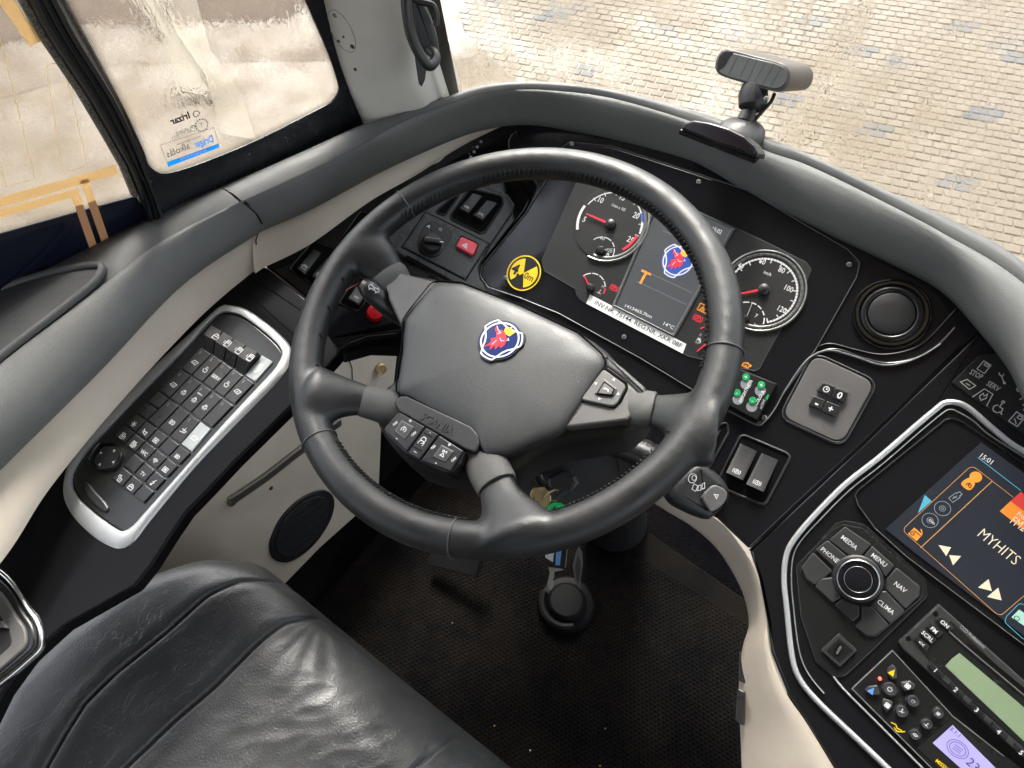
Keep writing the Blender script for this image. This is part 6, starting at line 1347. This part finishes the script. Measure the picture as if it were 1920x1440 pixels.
# airbag cover: one domed cushion
ab = [(821, 526), (865, 529), (974, 571), (1083, 622), (1128, 662), (1136, 677), (1130, 690), (1056, 800), (1030, 815), (1010, 822), (948, 849), (910, 852), (902, 842), (888, 812), (762, 741), (742, 735), (743, 712), (752, 654), (756, 598), (768, 580), (808, 531)]
P = [WH.loc(x, y, -.008) for x, y in ab]; P = ccw(dedupe(resample(fillet(P, .006, 4) + [fillet(P, .006, 4)[0]], 121)[:-1]))
cx = sum(p[0] for p in P) / len(P); cy = sum(p[1] for p in P) / len(P); g = G(); rows = [[WH.W(a, b, -.04) for a, b in P]]
for t, hh in ((0, -.0145), (.012, -.0115), (.035, -.0098), (.08, -.0083), (.16, -.0068), (.3, -.0056), (.5, -.0048), (.75, -.0044), (.95, -.0043)): rows.append([WH.W(a + (cx - a) * t, b + (cy - b) * t, hh) for a, b in P])
g.grid(rows, cv=True); g.cap(rows[-1]); abo = g.mk('airbag_cover', AIRBAG, sw, smooth=55)
trim('cover_gap', ab, WH, .0015, .0006, HOLE, sw, True, .006, PLT + .0008)
for x, y, s_ in ((815, 560, .004), (1083, 712, .004)):
    p_ = WH.loc(x, y, .0005); strokes('scuff', [L_((p_[0] - s_, p_[1] + .001), (p_[0], p_[1] - .001), (p_[0] + s_ * .7, p_[1] + .0008))], WH, -.0052 if x < 900 else -.003, .0008, DGREY, abo)
# badge
ec = WH.loc(937, 637, -.002); emblem(WH, ec, .0235, -.0035, sw, False, rot=0)
# name plate under the cover
npl = [(737, 753), (750, 743), (762, 742), (883, 799), (897, 815), (899, 832), (892, 849), (872, 842), (748, 771)]
slab('name_plate', npl, WH, -.03, -.0085, SOFT, sw, .0035, .0018, 3)
text('SCANIA', WH, (786, 784), (846, 817), mat('embossed_letter', (.033, .033, .033), .3), sw, -.0085, bold=.03, squash=.0115, depth=.0008)
# spoke switches
z7b = lambda x, y: (700 + x * .104167, 740 + y * .104167)
sm_ = [z7b(x, y) for x, y in ((455, 300), (1650, 1020), (1560, 1250), (1400, 1410), (1300, 1400), (860, 1210), (540, 1030), (260, 760), (175, 620), (240, 540))]
slab('switch_frame', sm_, WH, -.03, -.0085, HARD, sw, .004, .002, 3)
def pod(px, ic, inner, labs, lab):
    o = slab('spoke_switch', [z7b(*q) for q in px], WH, -.012, -.0052, KEY, sw, .0012, .0012, 3); o['label'] = lab
    slab('switch_dish_rim', [z7b(*q) for q in inner], WH, -.008, -.0042, GUN, o, .0008, .0009, 3)
    cx, cy = sum(q[0] for q in inner) / 4, sum(q[1] for q in inner) / 4
    slab('switch_dish', [z7b(cx + (x - cx) * .74, cy + (y - cy) * .74) for x, y in inner], WH, -.008, -.0039, DGREY, o, .0008, .0002); icon(ic, WH, z7b(cx, cy), .0042, PRINT, o, -.0035, .0008)
    for s_, x, y, r_, sz in labs: ctext(s_, WH, z7b(x, y), sz, PRINT, o, -.0048, r_, .03)
pod([(500, 330), (925, 575), (600, 1020), (240, 670)], 'cruise', [(505, 450), (740, 580), (570, 805), (370, 660)], (('RES', 395, 515, 72, .0024), ('+', 665, 470, 0, .0045), ('OFF', 728, 705, 72, .0024), ('-', 430, 780, 0, .0045)), 'spoke switch with speedometer symbol')
pod([(1185, 730), (1620, 1010), (1390, 1380), (860, 1180)], 'limiter', [(1225, 890), (1455, 1020), (1300, 1215), (1060, 1110)], (('RES', 1080, 940, 72, .0024), ('+', 1370, 900, 0, .0045), ('OFF', 1450, 1165, 72, .0024), ('-', 1135, 1220, 0, .0045)), 'spoke switch with foot pedal symbol')
o = slab('spoke_switch', [z7b(*q) for q in ((945, 590), (1165, 715), (830, 1165), (615, 1035))], WH, -.012, -.0055, KEY, sw, .0008, .0010, 3); o['label'] = 'narrow spoke switch with car symbol'
icon('car', WH, z7b(880, 840), .0050, PRINT, o, -.0052, .0008); ctext('-', WH, z7b(1030, 675), .004, PRINT, o, -.0052); ctext('I', WH, z7b(755, 1030), .0038, PRINT, o, -.0052, 90)
for a_, b_ in (((905, 680), (1060, 770)), ((700, 920), (870, 1020))): strokes('groove', [L_(WH.loc(*z7b(*a_), -.005), WH.loc(*z7b(*b_), -.005))], WH, -.0052, .0009, HOLE, o)
zE = lambda x, y: (860 + x * .19792, 570 + y * .19792)
slab('switch_frame', [zE(*q) for q in ((1375, 580), (1600, 740), (1605, 800), (1540, 930), (1480, 985), (1430, 980), (1130, 915))], WH, -.02, PLT + .0010, HOLE, sw, .003, .0008)
o = slab('spoke_switch', [zE(*q) for q in ((1370, 612), (1575, 760), (1578, 800), (1510, 930), (1470, 965), (1420, 962), (1155, 905))], WH, -.02, PLT + .0035, GREYP, sw, .003, .0014, 3); o['label'] = 'phone switch with four outline arrows'
slab('phone_key_rim', [zE(*q) for q in ((1370, 700), (1500, 800), (1470, 870), (1280, 850))], WH, -.01, PLT + .0050, GUN, o, .002, .0010, 3)
slab('phone_key_gap', [zE(*q) for q in ((1378, 728), (1482, 805), (1455, 868), (1302, 850))], WH, -.01, PLT + .0056, HOLE, o, .001, .0002)
q_ = slab('phone_key', [zE(*q) for q in ((1380, 745), (1468, 808), (1445, 858), (1320, 842))], WH, -.01, PLT + .0062, GREYP, o, .0010, .0005); icon('phone', WH, zE(1400, 808), .0038, PRINT, q_, PLT + .0065, .0006)
for x, y, r_ in ((1300, 752, 90), (1470, 715, 0), (1512, 852, -90), (1333, 895, 180)): icon('up', WH, zE(x, y), .0020, PRINT, o, PLT + .0040, .0005, rot=r_)

# ================================================================== COLUMN, STALKS, KEYS
col_ = thing('steering_column', 'dark steering column shroud under the wheel with ignition lock', 'steering column', (0, .02, .55))
g = G(); g.tube([WH.W(0, -.01, -.07), WH.W(.01, -.02, -.12), V((.03, .06, .5)), V((.06, .14, .25)), V((.07, .18, .01))], [.075, .085, .07, .055, .06], 28); g.mk('shroud', HARD, col_, smooth=50)
def dpt(x, y, d): return atd(x, y, d)
sp_ = Pl(dpt(1040, 900, .90), (-CF).normalized() + V((0, -.3, .2)), V((1, 0, 0)))
g = G(); slab('', [(960, 840), (1060, 800), (1160, 800), (1215, 850), (1200, 930), (1100, 990), (1000, 960), (950, 900)], sp_, -.08, 0, None, None, 0, .012, 4, g, smoothn=3); g.mk('lower_shroud', SOFT, col_, smooth=50)
lk_ = sp_.loc(1030, 888); g = G(); g.lathe(sp_.W(*lk_, 0), sp_.n, [(.020, 0), (.020, .004), (.0175, .006), (.0165, .003), (.0120, .003), (.0115, .007), (.0100, .0075)], 30); g.mk('ignition_ring', SOFT, col_, smooth=35)
ring('lock_ring', lk_, sp_, .0085, .0014, .0008, STEEL, col_, base=.0076, n=24)
slab('shroud_flap', [(1150, 830), (1205, 848), (1195, 905), (1178, 918), (1160, 880)], sp_, 0, .003, HARD, col_, .002, .001)
# left turn signal stalk
ls = thing('turn_signal_stalk', 'short black turn signal stalk with two arrows left of the hub', 'stalk', dpt(700, 550, .84))
g = G(); P = catmull([tuple(dpt(x, y, d)) + (r,) for x, y, d, r in ((775, 600, .86, .0155), (735, 575, .845, .0155), (710, 556, .835, .0150), (690, 540, .83, .0135), (677, 531, .828, .0075))], 5); g.tube([p[:3] for p in P], [p[3] for p in P], 20, flat=.8); g.mk('stalk_arm', KEY, ls, smooth=60)
sl_ = Pl(dpt(701, 541, .813), -CF, V((1, 0, 0))); icon('arrows', sl_, (701, 541), .0075, PRINT, ls, .0, .0008, rot=wrot(sl_, (690, 535), (712, 548)) + 0)
# right hand retarder stalk
rs_ = thing('retarder_stalk', 'thick black control stalk with push button tip right of the wheel rim', 'stalk', dpt(1310, 920, .84))
rP = Pl(dpt(1315, 915, .838), (-CF + CR * .05 + CU * .15).normalized(), V((1, 0, 0)))
zF = lambda x, y: (960 + x * .22917, 820 + y * .22917)
g = G(); slab('', [zF(x, y) for x, y in ((1530, 200), (1600, 225), (1740, 340), (1795, 450), (1770, 540), (1650, 660), (1590, 665), (1420, 590), (1330, 530), (1300, 440), (1400, 300))], rP, -.032, 0, None, None, 0, .010, 5, g, smoothn=4); g.mk('stalk_head', SOFT, rs_, smooth=50)
P = catmull([tuple(dpt(x, y, d)) + (r,) for x, y, d, r in ((1130, 830, .90, .014), (1200, 850, .88, .016), (1250, 880, .868, .018), (1300, 905, .858, .018))], 5); g = G(); g.tube([p[:3] for p in P], [p[3] for p in P], 20); g.mk('stalk_arm', KEY, rs_, smooth=60)
bt_ = [zF(x, y) for x, y in ((1640, 395), (1700, 400), (1765, 450), (1740, 540), (1650, 608), (1610, 590), (1560, 510), (1565, 470))]
slab('button_gap', [zF(1660 + (x - 1660) * 1.12, 500 + (y - 500) * 1.12) for x, y in ((1640, 395), (1700, 400), (1765, 450), (1740, 540), (1650, 608), (1610, 590), (1560, 510), (1565, 470))], rP, -.01, .0007, HOLE, rs_, .003, .0004)
o = slab('tip_button', bt_, rP, -.005, .0042, GREYP, rs_, 0, .002, 3, smoothn=3); icon('up', rP, zF(1672, 480), .0042, PRINT, o, .0046, .0012, rot=-30)
icon('retard', rP, zF(1530, 390), .0130, PRINT, rs_, .0004, .0008, rot=20, sx=.9); strokes('mark', [([(lambda c: (c[0] + .0045 * cos(R_(t)), c[1] + .0055 * sin(R_(t))))(rP.loc(*zF(1477, 335), .0004)) for t in range(0, 360, 24)], True)], rP, .0004, .0007, PRINT, rs_)
# wiper stalk further in
wsk = thing('wiper_stalk', 'dark wiper stalk with white marks seen between hub and rim', 'stalk', dpt(1200, 850, .87))
P = catmull([tuple(dpt(x, y, d)) + (r,) for x, y, d, r in ((1150, 822, .92, .010), (1175, 838, .91, .013), (1195, 852, .90, .022), (1215, 866, .895, .024), (1240, 880, .893, .023))], 5); g = G(); g.tube([p[:3] for p in P], [p[3] for p in P], 24); g.mk('stalk_arm', KEY, wsk, smooth=60)
wl_ = Pl(dpt(1216, 838, .868), -CF, V((1, 0, 0))); text('I', wl_, (1207, 835), (1210, 836), PRINT, wsk, 0, squash=.006); text('N', wl_, (1216, 840), (1224, 844), PRINT, wsk, 0, squash=.006, bold=.03)
# key ring
kr = thing('bunch_of_keys', 'bunch of keys with green tag hanging from the ignition lock', 'keys', dpt(1045, 930, .84))
KPL = Pl(dpt(1040, 930, .86), -CF + V((0, -.2, .1)), V((1, 0, 0)))
slab('key_head', [zF(x, y) for x, y in ((200, 405), (265, 400), (320, 480), (315, 560), (250, 590), (180, 555), (145, 470), (165, 420))], KPL, -.003, 0, BRASS, kr, .004, .0008)
slab('black_key_head', [zF(x, y) for x, y in ((290, 330), (420, 270), (500, 300), (535, 370), (500, 440), (400, 440), (300, 420))], KPL, .004, .012, KEY, kr, .006, .003)
g = G(); g.tube([KPL.W(*KPL.loc(*zF(x, y), h), h) for x, y, h in ((270, 490, .002), (300, 455, .006), (350, 430, .009), (420, 425, .006), (440, 460, -.004), (360, 520, -.010), (290, 520, -.006))], .0011, 8); g.mk('split_ring', BRASS, kr)
g = G(); g.tube([KPL.W(*KPL.loc(*zF(x, y), h), h) for x, y, h in ((380, 500, 0), (460, 440, .006), (525, 360, .010), (500, 320, .010))], .0045, 10); g.mk('black_loop', SOFT, kr)
a = KPL.loc(*zF(362, 610), .002); disc('green_tag', a, KPL, .0118, .000, .003, mat('green_plastic', (.01, .50, .13), .35), kr, .001, 30)
flat_l('tag_mark', [[KPL.loc(*zF(x, y), .0032) for x, y in ((325, 600), (345, 565), (365, 570), (355, 592), (380, 600))]], KPL, .0033, BLACKP, kr)
# fob with window, small key and label strip hanging below
KD = Pl(dpt(1045, 1050, .94), -CF + V((0, -.3, .1)), V((1, 0, 0)))
slab('key_fob', [zF(x, y) for x, y in ((225, 900), (300, 1040), (350, 1065), (440, 1075), (460, 900))], KD, -.010, 0, SATBLK, kr, .002, .0012)
flat_l('fob_window', [[KD.loc(*zF(x, y)) for x, y in ((265, 900), (275, 985), (335, 1020), (350, 900))]], KD, .0004, PRINTG, kr)
flat_l('fob_stripe', [[KD.loc(*zF(x, y)) for x, y in ((362, 900), (355, 1045), (392, 1045), (408, 900))]], KD, .0004, mat('pale_blue_plastic', (.10, .22, .5), .4), kr)
slab('small_key', [zF(x, y) for x, y in ((295, 1062), (400, 1072), (430, 1085), (345, 1100), (343, 1150), (332, 1160), (338, 1190), (325, 1250), (300, 1245), (285, 1210), (310, 1110)) ], KD, -.004, -.002, STEEL, kr, 0, .0003)
slab('hanging_strip', [zF(x, y) for x, y in ((545, 890), (575, 940), (580, 1050), (550, 1245), (515, 1170), (495, 1050), (520, 950))], KD, .002, .0032, WORN, kr, .001, .0004)
flat_l('strip_print', [[KD.loc(*zF(x, y)) for x, y in ((540, 960), (562, 1000), (560, 1080), (545, 1190), (525, 1130), (520, 1050))]], KD, .0035, HARD, kr)
# pedals
pd = thing('accelerator_pedal', 'dark pedal plate on the mat below the wheel', 'pedal', atz(860, 1055, .08))
g = G(); PP = Pl(atz(850, 1055, .07), (0, -.7, .7)); slab('', [(815, 1020), (905, 1040), (892, 1082), (872, 1078), (800, 1058)], PP, -.015, 0, None, None, .004, .002, 2, g); g.mk('pedal_plate', SOFT, pd)
FOOT = mat('foot_black', (.003, .003, .0035), .6, spec=.15)
cb_ = thing('column_foot', 'glossy black curved foot of the steering column on the floor', 'column foot', atz(1062, 1130, .02))
c_ = atz(1062, 1128, .03)
g = G(); g.lathe((c_.x, c_.y, 0), (0, 0, 1), [(.052, 0), (.052, .014), (.047, .022), (.036, .024), (.033, .036), (.028, .040)], 36); g.mk('foot_flange', FOOT, cb_, smooth=40)
g = G(); P = []
for k in range(15): t = R_(-170 + 130 * k / 14); P.append(V((c_.x + .044 * cos(t), c_.y + .044 * sin(t), .026)))
g.tube(P, .008, 10); g.mk('foot_ridge', FOOT, cb_)
# ================================================================== DRIVER CAMERA AND DASH DISPLAY
zG = lambda x, y: (1340 + x * .15625, y * .15625)
dc = thing('driver_camera', 'grey capsule shaped driver monitoring camera on a short stalk on the rail', 'camera', atz(1395, 240, .755))
cd_ = (atz(1395, 235, .765) - CAM).dot(CF)
DP = Pl(dpt(1410, 150, cd_ + .0), (-CF * 1 + CR * -.62 + V((0, 0, .1))).normalized(), CR)
face = [zG(x, y) for x, y in ((140, 590), (220, 602), (430, 658), (640, 714), (790, 755), (868, 800), (905, 870), (900, 970), (850, 1060), (770, 1100), (680, 1092), (470, 1030), (250, 966), (110, 920), (40, 880), (8, 815), (15, 730), (60, 640))]
P = [DP.loc(x, y, .0) for x, y in face]; P = catmull(P, 3, True); BK = (DP.n * -1)
# body extruded backwards
sh = (atd(1525, 140, cd_ + .05) - DP.at(1480, 140)); g = G(); W0 = [DP.W(a, b, 0) for a, b in ccw(P)]
dv = sh * 1.0
rows = [[w0.lerp(sum(W0, V((0, 0, 0))) / len(W0), .05) + DP.n * .0005 for w0 in W0], [w0 for w0 in W0], [w0 - DP.n * .001 + dv * .05 for w0 in W0], [w0 + dv * .95 for w0 in W0], [(w0 + dv).lerp(sum(W0, V((0, 0, 0))) / len(W0) + dv, .06) for w0 in W0]]
g.grid(rows, cv=True); g.cap(rows[0][::-1]); g.cap(rows[-1]); g.mk('camera_body', mat('camera_bronze_grey', (.075, .068, .062), .4, .4), dc, smooth=40)
cx, cy = sum(x for x, y in face) / 18, sum(y for x, y in face) / 18
wi = [(cx + (x - cx) * .92, cy + (y - cy) * .84) for x, y in face]
slab('camera_window', wi, DP, .0, .0014, mat('camera_glass', (.085, .09, .09), .3, coat=.4), dc, 0, .0006, 2, smoothn=3)
slab('camera_lens_area', [zG(x, y) for x, y in ((140, 610), (225, 625), (180, 690), (120, 790), (50, 840), (28, 800), (30, 740), (70, 650))], DP, .001, .0018, mat('lens_dark', (.02, .02, .024), .15, coat=.5), dc, 0, .0004, 2, smoothn=3)
for a_, b_ in (((290, 650), (165, 890)), ((430, 685), (300, 925)), ((515, 715), (400, 950)), ((620, 745), (470, 985)), ((715, 770), (575, 1015)), ((805, 800), (665, 1045))):
    strokes('window_rib', [L_(DP.loc(*zG(*a_), .0017), DP.loc(*zG(*b_), .0017))], DP, .0019, .0007, HARD, dc)
g = G(); g.tube([dpt(x, y, cd_ + d) for x, y, d in ((1415, 162, .012), (1412, 180, .012), (1411, 200, .012), (1409, 208, .012))], [.0155, .0175, .0165, .009], 20); g.mk('camera_knuckle', SOFT, dc, smooth=50)
g = G(); g.tube([dpt(x, y, cd_ + d) for x, y, d in ((1409, 205, .012), (1402, 218, .012), (1397, 232, .012))], .0075, 14); g.tube([dpt(x, y, cd_ + d) for x, y, d in ((1404, 214, .012), (1396, 230, .012))], .0105, 10); g.mk('camera_stem', KEY, dc, smooth=50)
g = G(); g.tube([tuple(p) for p in catmull([tuple(dpt(x, y, cd_ + d)) for x, y, d in ((1452, 176, .010), (1446, 190, .006), (1432, 206, .006), (1418, 222, .008), (1408, 236, .012))], 5)], .0022, 8); g.mk('camera_cable', RUBBER, dc)
bs = atz(1390, 246, .758); g = G(); g.lathe(bs, (0, 0, 1), [(.030, -.012), (.028, 0), (.022, .004), (.012, .008), (.003, .010)], 30); g.mk('camera_base', SOFT, dc, smooth=50)
screw(DP, zG(618, 1185), .003, dc, None, .001)
dd_ = thing('dash_display', 'slim black arched display pod standing on the padded rail', 'display', atz(1350, 260, .765))
fP = Pl(atz(1350, 270, .768), (-.1, -.85, .62), V((.97, -.12, 0)))
zH = lambda x, y: (1220 + x * Z7, y * Z7)
arch = [zH(x, y) for x, y in ((150, 665), (175, 630), (220, 618), (300, 630), (400, 660), (480, 700), (530, 745), (555, 790), (548, 815), (350, 745))]
slab('pod_hood', arch, fP, -.022, .003, SATBLK, dd_, .003, .003, 3)
slab('pod_window', [zH(x, y) for x, y in ((178, 660), (195, 640), (260, 638), (390, 672), (470, 712), (520, 760), (525, 788), (350, 728))], fP, .001, .0036, mat('dark_red_window', (.012, .003, .005), .2), dd_, .002, .0002)
slab('pod_foot', [zH(x, y) for x, y in ((145, 668), (540, 820), (585, 778), (555, 748), (480, 720), (200, 640))], Pl(atz(1350, 275, .764), (0, 0, 1)), -.006, 0, SATBLK, dd_, .001, .001)
# ================================================================== DRIVER SEAT
st_ = thing('driver_seat', 'black leather driver seat cushion creased and worn in the middle', 'seat', (-.05, -.55, .0))
SL = mat('creased_black_leather', (.03, .032, .035), .34, spec=.6)
co = coords(SL); mpn = nd(SL, 'Mapping'); mpn.inputs['Rotation'].default_value = (0, 0, R_(35)); mpn.inputs['Scale'].default_value = (1, .35, 1); lk(SL, co, mpn.inputs[0])
b0 = bump(SL, voro(SL, 260, 'DISTANCE_TO_EDGE'), .55, .0007); b1 = bump(SL, noise(SL, 420, 3), .35, .0006, b0)
cr = noise(SL, 16, 6, .6, mpn.outputs[0], 1.6); rdg = nd(SL, 'Math'); rdg.operation = 'SUBTRACT'; rdg.inputs[1].default_value = .5; lk(SL, cr, rdg.inputs[0]); ab_ = nd(SL, 'Math'); ab_.operation = 'ABSOLUTE'; lk(SL, rdg.outputs[0], ab_.inputs[0])
b2 = bump(SL, mrange(SL, ab_.outputs[0], 0, .010, 0, 1), .26, .0010, b1)
setin(SL, 'Roughness', mrange(SL, noise(SL, 9, 5), .3, .7, .30, .47)); setin(SL, 'Base Color', ramp(SL, noise(SL, 11, 6, .65), [(.3, (.033, .0335, .0345)), (.72, (.054, .055, .056))]))
SZ = .465
def sxy(x, y, z=SZ): p = atz(x, y, z); return (p.x, p.y)
seam1 = [sxy(*q) for q in ((60, 1560), (91, 1440), (128, 1374), (164, 1320), (219, 1265), (310, 1192), (394, 1119), (448, 1083), (500, 1068), (560, 1075))]
seam2 = [sxy(*q) for q in ((120, 1560), (237, 1436), (328, 1349), (401, 1287), (474, 1214), (529, 1159), (583, 1134), (640, 1130))]
seam3 = [sxy(*q) for q in ((700, 1520), (775, 1436), (841, 1371), (900, 1360))]
left = [sxy(*q, .44) for q in ((-120, 1560), (-60, 1440), (0, 1335), (40, 1262), (120, 1183), (250, 1093), (370, 1046), (430, 1034))]
def xleft(y):
    for (x0, y0), (x1, y1) in zip(left, left[1:]):
        if min(y0, y1) <= y <= max(y0, y1): return x0 + (x1 - x0) * (y - y0) / (y1 - y0)
    return left[0][0] if y < left[0][1] else left[-1][0]
def dseg(p, pl):
    best = 9
    for (x0, y0), (x1, y1) in zip(pl, pl[1:]):
        dx, dy = x1 - x0, y1 - y0; t = max(0, min(1, ((p[0] - x0) * dx + (p[1] - y0) * dy) / (dx * dx + dy * dy))); best = min(best, math.hypot(p[0] - x0 - dx * t, p[1] - y0 - dy * t))
    return best
from mathutils import noise as mn
YF = -.300
def seat_h(x, y):
    xl = xleft(y) ; dxl = x - xl; df = YF - y; dr = .30 - x
    e = 0
    for d, r in ((dxl, .045), (df, .085), (dr, .06)):
        if d < r: k = 1 - max(d, 0) / r; e -= r * (1 - math.sqrt(max(0, 1 - k * k))) * .9
    d1, d2, d3 = dseg((x, y), seam1), dseg((x, y), seam2), dseg((x, y), seam3)
    z = SZ + .009 * math.exp(-((dxl - .07) / .07) ** 2) - .010 * math.exp(-((x - .07) / .12) ** 2)
    z -= .0058 * math.exp(-(d1 / .0024) ** 2) + .0062 * math.exp(-(d2 / .0026) ** 2) + .0050 * math.exp(-(d3 / .0026) ** 2)
    z += .0013 * (math.exp(-((d1 - .013) / .009) ** 2) + math.exp(-((d2 - .014) / .010) ** 2)) 
    # soft folds of the seat leather
    cen = 1 / (1 + math.exp(-(x + .10 + (y + .3) * .25) / .03))
    q = V((x * 9 + y * 6, y * 16 - x * 5, 0)); z += cen * .0022 * mn.noise(q) + cen * .0010 * mn.noise(q * 2.3 + V((3, 1, 0)))
    q2 = V(((x + y) * 14, (y - x) * 34, 2)); z += cen * .0008 * (1 - abs(mn.noise(q2)) * 3) * max(0, min(1, (YF - y - .0) / .03)) 
    z += (1 - cen) * .0008 * mn.noise(V((x * 22, y * 14, 5)))
    # radiating creases towards the front corner of the inner seam
    cxn, cyn = seam2[-2]; r_ = math.hypot(x - cxn, y - cyn); a_ = math.atan2(y - cyn, x - cxn)
    z += cen * .0011 * math.exp(-((r_ - .05) / .05) ** 2) * sin(a_ * 17 + r_ * 30)
    return z + e
NX, NY = 260, 250; rows = []
for j in range(NY + 1):
    y = -1.0 + (YF + .0 + 1.0) * (1 - (1 - j / NY) ** 1.0); xl = xleft(y); rows.append([V((xl + (.30 - xl) * i / NX, y, 0)) for i in range(NX + 1)])
for r in rows:
    for p in r: p.z = seat_h(p.x, p.y)
rows.append([p + V((0, .004, -.02)) for p in rows[-1]]); rows.append([p + V((0, -.006, -.09)) for p in rows[-1]])
rows.append([p + V((0, -.03, -.12)) for p in rows[-1]])
g = G(); g.grid(rows); g.grid([[r[0] for r in rows], [r[0] + V((-.002, 0, -.01)) for r in rows], [r[0] + V((.004, 0, -.07)) for r in rows], [r[0] + V((.02, 0, -.14)) for r in rows]])
g.mk('cushion', SL, st_, smooth=180)
g = G(); pp_ = []
for k in range(60):
    y = -1.0 + (YF - .02 + 1.0) * k / 59; xl = xleft(y); pp_.append(V((xl - .001, y, seat_h(xl, y) + .001)))
for k in range(0, 40): x = xleft(YF) + .02 + (.30 - xleft(YF) - .02) * k / 39; 
g.tube(pp_, .0042, 8); g.mk('piping', SL, st_, smooth=60)
g = G(); g.box((0, -.68, .28), (.27, 0, 0), (0, .33, 0), (0, 0, .06)); g.mk('seat_base', HARD, st_, smooth=0)
g = G(); g.box((0, -.68, .12), (.18, 0, 0), (0, .22, 0), (0, 0, .12)); g.mk('seat_pedestal', HARD, st_, smooth=0)
